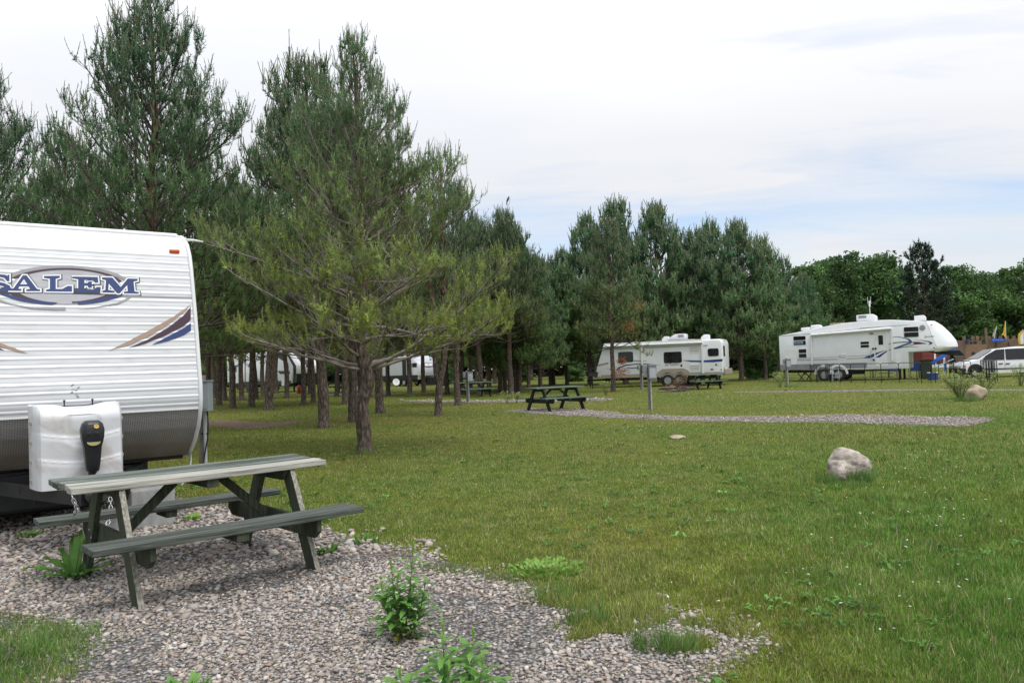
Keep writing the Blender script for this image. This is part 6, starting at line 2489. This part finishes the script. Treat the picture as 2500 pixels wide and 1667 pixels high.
# rounded nose
vs, fs = [], []
pz = [.98, 1.1, 1.4, 1.9, 2.35, 2.68, zT + .02]
pxx = [xR + .03, xR + .03, xR + .01, xR - .11, xR - .37, xR - .74, xR - 1.2]
n1_, n2_ = 14, 16
for j in range(n1_ + 1):
    z = .98 + (zT + .02 - .98) * math.sin(j / n1_ * math.pi / 2)
    xb = np.interp(z, pz, pxx)
    for i in range(n2_ + 1):
        u = 2 * i / n2_ - 1
        vs.append((xb + .38 * (1 - abs(u) ** 2.5) ** .8 * np.interp(z, [.98, 1.4, 2.4, zT], [.8, 1, .9, .5]), 1.2 + 1.205 * u, z))
for j in range(n1_):
    for i in range(n2_):
        a = j * (n2_ + 1) + i
        fs.append((a, a + 1, a + n2_ + 2, a + n2_ + 1))
cp = MB().add(vs, fs).build('nose_cap', M['silver_cap'], T10, smooth='auto')
# emblem: dark oval ring with two pale spots on the nose
def on_nose(yy, z, lift):
    u = (yy - 1.2) / 1.205
    return (np.interp(z, pz, pxx) + .38 * (1 - abs(u) ** 2.5) ** .8 * np.interp(z, [.98, 1.4, 2.4, zT], [.8, 1, .9, .5]) + lift, yy, z)


def nose_oval(name, cy, cz, ry, rz_, m, lift, par):
    ring = [on_nose(cy + ry * math.cos(a * math.pi / 10), cz + rz_ * math.sin(a * math.pi / 10), lift) for a in range(20)]
    c0 = on_nose(cy, cz, lift + .005)
    return MB().add([c0] + ring, [(0, 1 + i, 1 + (i + 1) % 20) for i in range(20)]).build(name, m, par)


nose_oval('emblem', 1.12, 1.95, .66, .21, M['dark_vinyl'], .012, cp)
nose_oval('emblem_field', 1.14, 1.97, .56, .15, M['silver_cap'], .02, cp)
nose_oval('emblem_spot', .9, 1.98, .2, .11, M['white'], .03, cp)
nose_oval('emblem_spot', 1.4, 1.98, .2, .11, M['white'], .03, cp)
# ribbed side, black lower side, band
for k in range(16):
    z = 1.02 + k * .105
    if z < 2.7:
        MB().box(((xL + xR) / 2 - .35, -.012, z), (xR - xL - .75 - max(0, (z - 1.9)) * .6, .024, .05)).build('siding_rib', M['rib_siding'], T10, bevel=.01)
MB().prism([(xL + .02, .60), (xL + .02, 1.05), (xR - .02, 1.05), (xR - .06, .60)], -.03, 2.42).build('lower_side', M['black'], T10)
window(WS, WS.poly(ZW, [(860, 475), (990, 555)]), None, .05)
x0, x1, z0, z1 = box_of(WS.poly(ZW, [(690, 370), (780, 830)]))
MB().prism(rrect(x0, x1, .7, z1, .04), -.04, .002).build('door', M['black'], T10)
MB().box(((xL + xR) / 2 - .8, -.08, 2.72), (3.6, .14, .12)).build('awning_roll', M['black'], T10, bevel=.03)
MB().box((xL + 2.9, 1.2, zT + .16), (.9, .8, .3)).build('air_conditioner', M['white_trim'], T10, bevel=.06)
MB().box(((xL + xR) / 2, 1.2, .5), (xR - xL - .6, 1.8, .2)).build('chassis', M['dark_metal'], T10)
for c in (xL + 2.6, xL + 3.45):
    wheel(T10, c, .06, .35, .2)
    wheel(T10, c, 2.3, .35, .2)
mb = MB()
for xx in (xL + .5, xL + .9):
    mb.bar((xx, .1, .52), (xx + .4, .1, .02), .04, .04)
    mb.bar((xx + .4, .1, .52), (xx, .1, .02), .04, .04)
mb.build('scissor_jacks', M['dark_metal'], T10)
MB().box((xR + .55, 1.2, .45), (.9, .8, .75)).build('tongue_box', M['black'], T10, bevel=.04)

# satellite dish on the grass
q = G(967, 945)
SD = thing('satellite_dish', 'white satellite dish on a low tripod by the silver camper', 'satellite dish', q, R(20), sc=.75)
MB().lathe([(.02, .0), (.2, .03), (.34, .10), (.42, .19), (.43, .20), (.40, .19)], 24, Matrix.Translation((0, 0, .62)) @ Matrix.Rotation(R(75), 4, 'X') @ Matrix.Translation((0, 0, -.05))).build('dish', M['white'], SD, smooth='auto')
for a in (90, 210, 330):
    MB().tube([(0, .04, .55), (.35 * math.cos(R(a)), .35 * math.sin(R(a)), 0)], .018, 6).build('leg', M['white_trim'], SD)
MB().tube([(0, -.02, .35), (0, -.45, .62)], .015, 6).box((0, -.47, .64), (.08, .12, .07)).build('receiver_arm', M['box_grey'], SD)
# red can and white jug by the black and white camper
q = G(730, 960)
o = thing('gas_can', 'red fuel can beside the black and white camper', 'can', q, .3)
MB().lathe([(.13, 0), (.15, .03), (.15, .5), (.10, .6), (.05, .64)], 16).build('can', mat('red_plastic', (.45, .025, .02), .4), o, smooth='auto')
MB().tube([(0, 0, .62), (.0, -.06, .72), (0, -.16, .76)], .025, 8).build('spout', M['black'], o)
q = G(736, 960)
o = thing('water_jug', 'pale jug standing right of the red fuel can', 'jug', q + np.array([.1, .2, 0]), .3)
MB().lathe([(.12, 0), (.14, .03), (.14, .55), (.05, .68), (.05, .75)], 14).build('jug', M['white_trim'], o, smooth='auto')
MB().lathe([(.06, 0), (.06, .06)], 12, Matrix.Translation((0, 0, .74))).build('cap', M['tan_skirt'], o)

# charcoal grill at the nose of the twin wheel camper
q = G(1447, 949)
o = thing('grill', 'black pedestal grill left of the twin wheel camper', 'grill', q, .2)
MB().tube([(0, 0, -.02), (0, 0, .75)], .035, 8).build('pedestal', M['dark_metal'], o)
MB().box((0, 0, .86), (.62, .42, .24)).build('fire_box', M['dark_metal'], o, bevel=.03)
MB().box((0, 0, 1.0), (.66, .46, .03)).build('grate', M['black'], o)
MB().tube([(.31, 0, .95), (.42, 0, .95)], .015, 6).build('handle', M['dark_metal'], o)

# brush pile and sticks by the table of the twin wheel camper
q = G(1668, 951)
o = thing('brush_pile', 'heap of dry brown brush in front of the camper rear', 'brush pile', q, 0)
rr = random.Random(8)
mb, mb2 = MB(), MB()
for k in range(420):
    a, d = rr.uniform(0, 6.28), abs(rr.gauss(0, .55))
    c = Vector((d * math.cos(a) * 1.25, d * math.sin(a) * .7, rr.uniform(0, .8) * max(.08, 1 - d)))
    e = Vector((rr.gauss(0, 1), rr.gauss(0, 1), rr.gauss(0, .5))).normalized() * rr.uniform(.15, .4)
    mb.tube([c, c + e], .008, 3)
    w_ = Vector((rr.gauss(0, 1), rr.gauss(0, 1), rr.gauss(0, 1))).normalized() * .03
    mb2.add([c - w_, c + w_, c + e * .6 + w_], [(0, 1, 2)])
mb_o = mb.build('twigs', mat('dry_twig', (.17, .10, .06), .9, .3, 5), o)
mb_o['kind'] = 'stuff'
mb2.build('dry_foliage', mat('dry_foliage', (.26, .15, .06), .9, .3, 5, col2=(.34, .24, .09)), o)
q = G(1652, 956)
o = thing('stick_pile', 'low pile of reddish sticks left of the brush heap', 'stick pile', q, .1)
for k in range(16):
    a = rr.gauss(0, .25)
    c = Vector((rr.gauss(0, .25), rr.gauss(0, .12), .03 + .2 * rr.random() ** 2))
    l = rr.uniform(.3, .7)
    MB().tube([c - Vector((math.cos(a) * l, math.sin(a) * l, 0)), c + Vector((0, 0, .02)), c + Vector((math.cos(a) * l, math.sin(a) * l, rr.uniform(-.02, .05)))], [.03, .028, .018], 6).build('stick', M['bark'] if k % 3 else M['post'], o, smooth=True)

# ---- wire exercise pen in front of the long camper ---------------------------------
M['wire'] = mat('black_wire', (.010, .010, .011), .5, .2, 5)
PEN = thing('wire_pen', 'black folding wire dog pen set up before the long camper', 'wire pen', G(*Z7(1000, 740)), 0)
po = np.array(PEN.location)


def pen_panel(pa, pb, h=1.02, bars=True):
    a, b = Vector(pa - po), Vector(pb - po)
    a.z = b.z = 0
    d = (b - a)
    L_p = d.length
    d.normalize()
    mb = MB()
    up = Vector((0, 0, 1))
    rr_ = min(.10, L_p * .3)
    mb.tube([a, a + up * (h - rr_), a + up * (h - rr_ * .3) + d * rr_ * .3, a + up * h + d * rr_, b + up * h - d * rr_, b + up * (h - rr_ * .3) - d * rr_ * .3, b + up * (h - rr_), b], .017, 6)
    mb.tube([a + up * .08, b + up * .08], .010, 5)
    mb.build('panel', M['wire'], PEN, smooth=True)
    if bars:
        m2 = MB()
        n = max(2, int(L_p / .08))
        for k in range(1, n):
            c = a.lerp(b, k / n)
            m2.bar(c + up * .08, c + up * h, .003, .003)
        for k in range(1, 5):
            m2.bar(a + up * (h * k / 5), b + up * (h * k / 5), .003, .003)
        m2.build('wire_grid', M['wire'], PEN)


front = [G(*Z7(*p)) for p in ((378, 726), (437, 738), (500, 716), (557, 738), (651, 738), (752, 738), (882, 740), (1033, 740), (1197, 740), (1363, 740))]
for a, b in zip(front[:-1], front[1:]):
    pen_panel(a, b)
gate = [G(*Z7(*p)) for p in ((1363, 740), (1405, 742), (1492, 742), (1535, 740))]
for a, b in zip(gate[:-1], gate[1:]):
    pen_panel(a, b)
right = [G(*Z7(*p)) for p in ((1535, 740), (1707, 735), (1868, 730))]
for a, b in zip(right[:-1], right[1:]):
    pen_panel(a, b, bars=False)
back = [G(*Z7(*p)) for p in ((430, 705), (600, 700), (760, 698), (930, 696), (1100, 694), (1245, 692), (1385, 690), (1565, 690), (1637, 690))]
for a, b in zip(back[:-1], back[1:]):
    pen_panel(a, b)
pen_panel(G(*Z7(1668, 700)), G(*Z7(1800, 697)), bars=False)
for k in range(5):
    x_ = 1958 + k * 24
    pen_panel(G(*Z7(x_, 712)), G(*Z7(x_ + 55, 724)))


# ---- camp things round the long camper ---------------------------------------------------
def camp_chair(px, py, label):
    q = G(px, py)
    o = thing('camp_chair', label, 'camp chair', q, R(-15), 'blue camp chairs')
    bm_ = mat('blue_canvas', (.018, .075, .36), .7, .12, 10)
    MB().prism([(-.28, .42), (.28, .42), (.28, .90), (-.28, .90)], -.012, .012).build('backrest', bm_, o, bevel=.01)
    MB().box((0, .24, .42), (.54, .46, .03)).build('seat', bm_, o, bevel=.01)
    for x in (-.27, .27):
        MB().tube([(x, 0, 0), (x, 0, .92)], .014, 6).build('leg', M['dark_metal'], o)
        MB().tube([(x, .46, 0), (x, .46, .62)], .014, 6).build('leg', M['dark_metal'], o)
        MB().tube([(x, 0, .62), (x, .46, .62)], .018, 6).build('armrest', M['dark_metal'], o)
    return o


camp_chair(*Z7(1152, 690), 'blue camp chair left of the two, in front of the long camper')
camp_chair(*Z7(1350, 690), 'blue camp chair right of the two, beside the green bin')
q = G(*Z7(1450, 700))
o = thing('storage_bin', 'tall dark green storage bin behind the wire pen', 'bin', q, R(-20))
gm_ = mat('dark_green_plastic', (.028, .05, .032), .6, .1, 5)
MB().prism([(-.27, 0), (.27, 0), (.30, 1.0), (-.30, 1.0)], -.25, .25).build('bin_body', gm_, o, bevel=.03)
MB().box((0, 0, 1.04), (.66, .58, .07)).build('lid', gm_, o, bevel=.02)
MB().box((0, .28, .95), (.4, .05, .05)).build('handle', gm_, o)
q = G(*Z7(1508, 712))
o = thing('cooler', 'blue cooler with white lid corners on the grass by the pen gate', 'cooler', q, R(-10))
MB().box((0, 0, .17), (.44, .32, .34)).build('cooler_body', M['blue'], o, bevel=.02)
MB().box((0, 0, .36), (.46, .34, .05)).build('lid', M['blue'], o, bevel=.012)
for x in (-.19, .19):
    MB().box((x, 0, .40), (.08, .30, .06)).build('lid_corner', M['white'], o, bevel=.01)
q = G(*Z7(770, 700))
o = thing('folding_table', 'long black folding table behind the wire pen', 'table', q, R(-18))
MB().box((0, 0, .72), (2.6, .7, .05)).build('table_top', M['black'], o, bevel=.01)
for x in (-1.15, 1.15):
    for y in (-.28, .28):
        MB().tube([(x, y, 0), (x, y, .70)], .018, 6).build('leg', M['dark_metal'], o)
MB().box((.25, .2, .48), (.9, .35, .40)).build('storage_crate', M['black'], o, bevel=.02)
q = G(*Z7(610, 722))
o = thing('step_stool', 'small grey step ladder inside the wire pen', 'step stool', q, R(-10))
for x in (-.2, .2):
    MB().bar((x, -.16, 0), (x * .8, 0, .72), .03, .03).build('leg', M['conduit'], o)
    MB().bar((x, .22, 0), (x * .8, .02, .70), .02, .02).build('leg', M['conduit'], o)
for z, y in ((.22, -.11), (.45, -.06), (.72, 0)):
    MB().box((0, y, z), (.36, .12, .025)).build('tread', M['conduit'], o)

# ---- white minivan -----------------------------------------------------------------------
ZV = zm(2280, 770, 220 / 2156)
VS = Side(2390, 922, -12, 'minivan', 'white minivan at the right edge, front facing left', 'car')
TV = VS.T
vf = VS.xz(*ZV(640, 1300))[0]
wc = VS.xz(*ZV(1000, 1370))[0]
hood = VS.xz(*ZV(870, 1110))
cowl = VS.xz(*ZV(1050, 1050))
ws = VS.xz(*ZV(1480, 810))
rf = VS.xz(*ZV(2100, 735))
M['van'] = mat('white_car_paint', (.72, .73, .74), .2, .03, 1, clear=.5)
LV = 5.0
bp_ = [(vf + .03, .28), (vf, .45), (vf + .02, .68), (vf + .22, .86), hood, cowl, ws, (rf[0], rf[1]), (vf + LV - .7, rf[1] - .02), (vf + LV - .1, 1.15), (vf + LV, .6), (vf + LV - .05, .28)]
belt = cowl[1]


def tumble(p):
    x, y, z = p
    k = max(0, (z - belt)) / .75
    c = .95
    return (x, c + (y - c) * (1 - .16 * k), z)


def van_part(name, poly, y0, y1, m, par=None, bevel=0, both=False):
    mb = MB().prism(poly, y0, y1)
    if both:
        van_part(name, poly, 1.9 - y1, 1.9 - y0, m, par)
    return mb.build(name, m, par or TV, bevel=bevel, fn=tumble, smooth='auto' if bevel else False)


lowp = bp_[:5] + [cowl, (vf + LV - .12, belt), (vf + LV, .6), (vf + LV - .05, .28)]
upp = [cowl, ws, (rf[0], rf[1]), (vf + LV - .7, rf[1] - .02), (vf + LV - .12, belt)]
van_part('body', lowp, 0, 1.9, M['van'], bevel=.05)
van_part('cabin', [(x_, z_ - (.03 if abs(z_ - belt) < .01 else 0)) for x_, z_ in upp], 0.01, 1.89, M['van'], bevel=.05)
# side glass
gl = VS.poly(ZV, [(1190, 1030), (1240, 960), (1500, 815), (1700, 800), (1690, 1060), (1200, 1070)])
van_part('front_window', gl, -.014, .02, M['glass'], both=True)
g2 = VS.poly(ZV, [(1720, 800), (2250, 770)])
van_part('rear_window', [(g2[0][0], gl[3][1] - .0), (g2[0][0] + 2.2, gl[3][1] + .02), (g2[0][0] + 2.35, gl[4][1]), (g2[0][0] - .02, gl[4][1])], -.014, .02, M['glass'], both=True)
# windscreen
w0, w1 = (cowl[0] + .06, cowl[1] + .02), (ws[0] - .06, ws[1] - .03)
MB().add([tumble((w0[0] - .02, .12, w0[1] + .015)), tumble((w0[0] - .02, 1.78, w0[1] + .015)), tumble((w1[0] - .02, 1.72, w1[1] + .035)), tumble((w1[0] - .02, .18, w1[1] + .035))], [(0, 1, 2, 3)]).build('windscreen', M['glass'], TV)
MB().prism([(vf - .02, .26), (vf - .03, .56), (wc - .48, .56), (wc - .45, .26)], -.012, 1.912).build('bumper', M['black'], TV, bevel=.03)
MB().prism(VS.poly(ZV, [(660, 1280), (690, 1190), (760, 1180), (740, 1290)]), -.008, .02).build('headlamp', M['rim'], TV)
hl = VS.xz(*ZV(745, 1225))
MB().box((hl[0], -.004, hl[1]), (.07, .02, .10)).build('indicator', M['orange'], TV)
for c in (wc, wc + 3.03):
    MB().prism([(c + .42 * math.cos(R(a)), .34 + .44 * math.sin(R(a))) for a in range(-10, 191, 12)], -.005, .3).build('wheel_well', M['black'], TV)
    wheel(TV, c, .10, .335, .21, spokes=9)
    wheel(TV, c, 1.8, .335, .21, spokes=9)
for u in (1600, 1765):
    x, z = VS.xz(*ZV(u, 1150))
    MB().box((x, -.02, z), (.22, .03, .055)).build('door_handle', M['black'], TV, bevel=.01)
mz = VS.xz(*ZV(1700, 1270))[1]
MB().box((wc + 1.55, -.012, mz), (2.2, .02, .06)).build('side_moulding', M['black'], TV, bevel=.006)
x, z = VS.xz(*ZV(1205, 1040))
MB().box((x, -.10, z), (.14, .18, .14)).build('mirror', M['black'], TV, bevel=.03)
for u in (1695,):
    x, z = VS.xz(*ZV(u, 1200))
    MB().box((x, -.002, .75), (.012, .008, .75)).build('door_seam', M['grey_skirt'], TV)
MB().box((wc + 1.6, .02, .30), (2.1, .05, .12)).build('sill', M['white_trim'], TV)

# ---- wooden ship and castle playground ---------------------------------------------------
CS = Side(2400, 0, -10, 'playground_castle', 'brown wooden play castle shaped like a ship with a blue sign', 'playground', d=63)
TC = CS.T
M['ply'] = mat('brown_boards', (.13, .085, .06), .85, .2, 3, .4, 20, col2=(.22, .145, .105), stretch=(1, 1, 8))
M['ply2'] = mat('orange_boards', (.20, .12, .075), .85, .2, 3, .4, 20, col2=(.29, .18, .12), stretch=(1, 1, 8))


def boards(name, u0, u1, v0, v1, n, m, y=0., skew=0., t=.06, u0b=None, u1b=None):
    """horizontal boards stacked over a photo rectangle, each its own piece"""
    for k in range(n):
        fa, fb = k / n, (k + 1) / n
        va, vb = v0 + (v1 - v0) * fa, v0 + (v1 - v0) * fb
        ua = u0 + ((u0b or u0) - u0) * (fa + fb) / 2
        ub = u1 + ((u1b or u1) - u1) * (fa + fb) / 2
        P_ = CS.poly(ZV, [(ua, va + 1), (ub, va + 1), (ub, vb - 1.5), (ua, vb - 1.5)], y)
        MB().prism(P_, y, y + t + .01 * (k % 2)).build(name, m, TC)


boards('hull_board', 750, 1270, 690, 1090, 9, M['ply2'], 0, u1b=1200)
boards('hull_board', 470, 745, 690, 1000, 7, M['ply'], .02, u0b=480)
boards('hull_board', 490, 770, 1005, 1200, 4, M['ply'], .05, u0b=600)
boards('keel_board', 590, 760, 1200, 1290, 2, M['ply'], .1)
# back structure that carries it down to the grass
x0, z0 = CS.xz(*ZV(600, 1290), .4)
x1, _ = CS.xz(*ZV(2100, 1290), .4)
MB().box(((x0 + x1) / 2 + .5, 1.3, .8), (x1 - x0, 1.6, 1.7)).build('inner_frame', M['ply'], TC)
boards('castle_board', 1270, 2050, 560, 1000, 11, M['ply'], .25)
boards('rail_board', 500, 1150, 600, 690, 2, M['ply'], .1)
for u in (690, 900, 1010, 1140, 1290, 1420, 1560, 1720, 1880, 2020):
    P_ = CS.poly(ZV, [(u, 490), (u + 75, 490), (u + 75, 590), (u, 590)], .3)
    MB().prism(P_, .3, .42).build('battlement', M['ply2'] if u == 1010 else M['ply'], TC)
for u, v0, v1, w in ((1245, 300, 1000, 45), (720, 560, 700, 30), (1510, 620, 760, 20), (1815, 620, 740, 20)):
    x, za = CS.xz(*ZV(u, v0), .1)
    _, zb2 = CS.xz(*ZV(u, v1), .1)
    MB().box((x, .15, (za + max(0, zb2)) / 2), (w * .0033, .14, za - max(0, zb2))).build('post', M['ply'], TC)
x, z = CS.xz(*ZV(945, 910))
MB().lathe([(.13, 0), (.13, .05)], 16, Matrix.Translation((x, 0, z)) @ Matrix.Rotation(R(90), 4, 'X')).build('porthole', M['black'], TC)
for P_ in ([(880, 630), (930, 670)], [(965, 620), (1035, 665)]):
    x0, x1, z0, z1 = box_of(CS.poly(ZV, P_))
    MB().prism([(x0, z0), (x1, z0), (x1, z1), (x0, z1)], .06, .11).build('opening', M['black'], TC)
x, z = CS.xz(*ZV(805, 610))
MB().lathe([(.14, -.09), (.16, 0), (.14, .09)], 14, Matrix.Translation((x, -.05, z))).build('blue_barrel', mat('blue_drum', (.02, .05, .33), .4), TC, smooth='auto')
sg = CS.poly(ZV, [(1365, 555), (1690, 545), (1690, 628), (1365, 635)], -.02)
sgo = MB().prism(sg, -.06, -.02).build('sign', mat('blue_sign', (.02, .07, .36), .4), TC)
xs0, zs0 = sg[3]
tx = text_on((xs0 + .10, zs0 + .10), 'Spruce Creek Castle', 0, 0, sg[1][0] - sg[0][0] - .2, M['white'], parent=sgo, lift=.066, shear=0)
# flags on the castle
def flag(name, label, pts, pole, m, y=.3):
    P_ = CS.poly(ZV, pts, y)
    MB().prism(P_, y - .01, y + .01).build('cloth', m, TC).name = name
    (xa, za), (xb, zb3) = CS.poly(ZV, pole, y)
    MB().tube([(xa, y, za), (xb, y, zb3)], .02, 6).build('flag_pole', M['white_trim'], TC)


M['yellow'] = mat('yellow_cloth', (.65, .40, .04), .7, .1, 4)
M['usflag'] = mat('red_white_cloth', (.30, .06, .07), .7, .1, 3, col2=(.55, .5, .5))
flag('yellow_flag', '', [(1700, 140), (1725, 500), (1690, 520), (1675, 470), (1610, 475), (1660, 400), (1690, 250)], [(1712, 135), (1722, 560)], M['yellow'])
flag('striped_flag', '', [(1500, 265), (1480, 360), (1450, 520), (1400, 500), (1420, 420), (1470, 310)], [(1500, 260), (1440, 560)], M['usflag'])
# slide
(xa, za), (xb, zb3) = CS.xz(*ZV(500, 815), -.3), CS.xz(*ZV(-20, 1150), -.3)
M['slide'] = mat('blue_slide', (.015, .13, .48), .3, .06, 3)
mb = MB()
mb.bar((xa, -.3, za), (xb, -.3, max(.12, zb3)), .5, .05, up=(0, 0, 1))
for s in (-.25, .25):
    mb.bar((xa, -.3 + s, za + .08), (xb, -.3 + s, max(.12, zb3) + .08), .05, .2, up=(0, 0, 1))
mb.build('slide', M['slide'], TC)
(xc, zc), (xd, zd) = CS.xz(*ZV(470, 1045), -.8), CS.xz(*ZV(50, 1230), -.8)
MB().tube([(xc, -.8, zc), (xd, -.8, max(.05, zd))], .05, 8).build('rail', mat('pale_blue_rail', (.25, .50, .62), .4), TC)
for u in (255, 285):
    x, z = CS.xz(*ZV(u, 1130), -.8)
    MB().tube([(x, -.8, 0), (x, -.8, z)], .05, 8).build('rail_leg', M['slide'], TC)

# red shed behind the long camper's nose
RS = Side(2280, 0, -6, 'red_shed', 'red shed with white trim behind the nose of the long camper', 'shed', d=78)
x0, z0 = RS.xz(*ZT(1330, 1060))
x1, z1 = RS.xz(*ZT(1900, 880))
RT = RS.T
hgt_ = 2.3
for k in range(12):
    MB().box(((x0 + x1) / 2, .03 * (k % 2), .1 + hgt_ * (k + .5) / 12), (x1 - x0, .06, hgt_ / 12 - .01)).build('clapboard', mat('red_board', (.20, .045, .035), .8) if k == 0 else bpy.data.materials['red_board'], RT)
MB().box(((x0 + x1) / 2, 1.6, 1.2), (x1 - x0 - .1, 3.0, 2.3)).build('wall', bpy.data.materials['red_board'], RT)
MB().prism([(x0 - .3, 2.4), (x1 + .3, 2.4), ((x0 + x1) / 2, 3.6)], -.2, 3.2).build('roof', M['dark_metal'], RT)
for f in (.45, .78):
    xx = x0 + (x1 - x0) * f
    MB().box((xx, -.06, 1.2), (.18, .06, 2.4)).build('white_trim', M['white_trim'], RT)
MB().box(((x0 + x1) / 2, -.05, .16), (x1 - x0, .05, .3)).build('white_base', M['white_trim'], RT)

# yellow and white banner at the right edge
BS = Side(2492, 0, -12, 'banner', 'yellow and white banner on a pole at the right edge', 'banner', d=52)
P_ = BS.poly(ZV, [(2125, 340), (2200, 400), (2240, 700), (2040, 700), (2010, 560), (2020, 440)])
MB().prism(P_, -.01, .01).build('cloth', M['yellow'], BS.T)
P_ = BS.poly(ZV, [(2115, 400), (2200, 430), (2230, 650), (2080, 690), (2060, 520)])
MB().prism(P_, -.016, .016).build('white_panel', M['white_trim'], BS.T)
x, z = BS.xz(*ZV(2130, 330))
MB().tube([(x + .05, 0, -.02), (x, 0, z)], .025, 8).build('pole', M['conduit'], BS.T)

# small bird on a pine top
q = At(1240, 487, 30.)
o = thing('bird', 'tiny dark bird perched on a pine top against the sky', 'bird', q, .4)
MB().lathe([(.005, -.13), (.03, -.09), (.045, 0), (.04, .05), (.03, .07), (.034, .095), (.02, .12), (.004, .13)], 10, Matrix.Rotation(R(25), 4, 'Y')).build('body', M['dark_vinyl'], o, smooth=True)
MB().box((-.05, 0, -.15), (.03, .03, .14)).build('tail', M['dark_vinyl'], o)
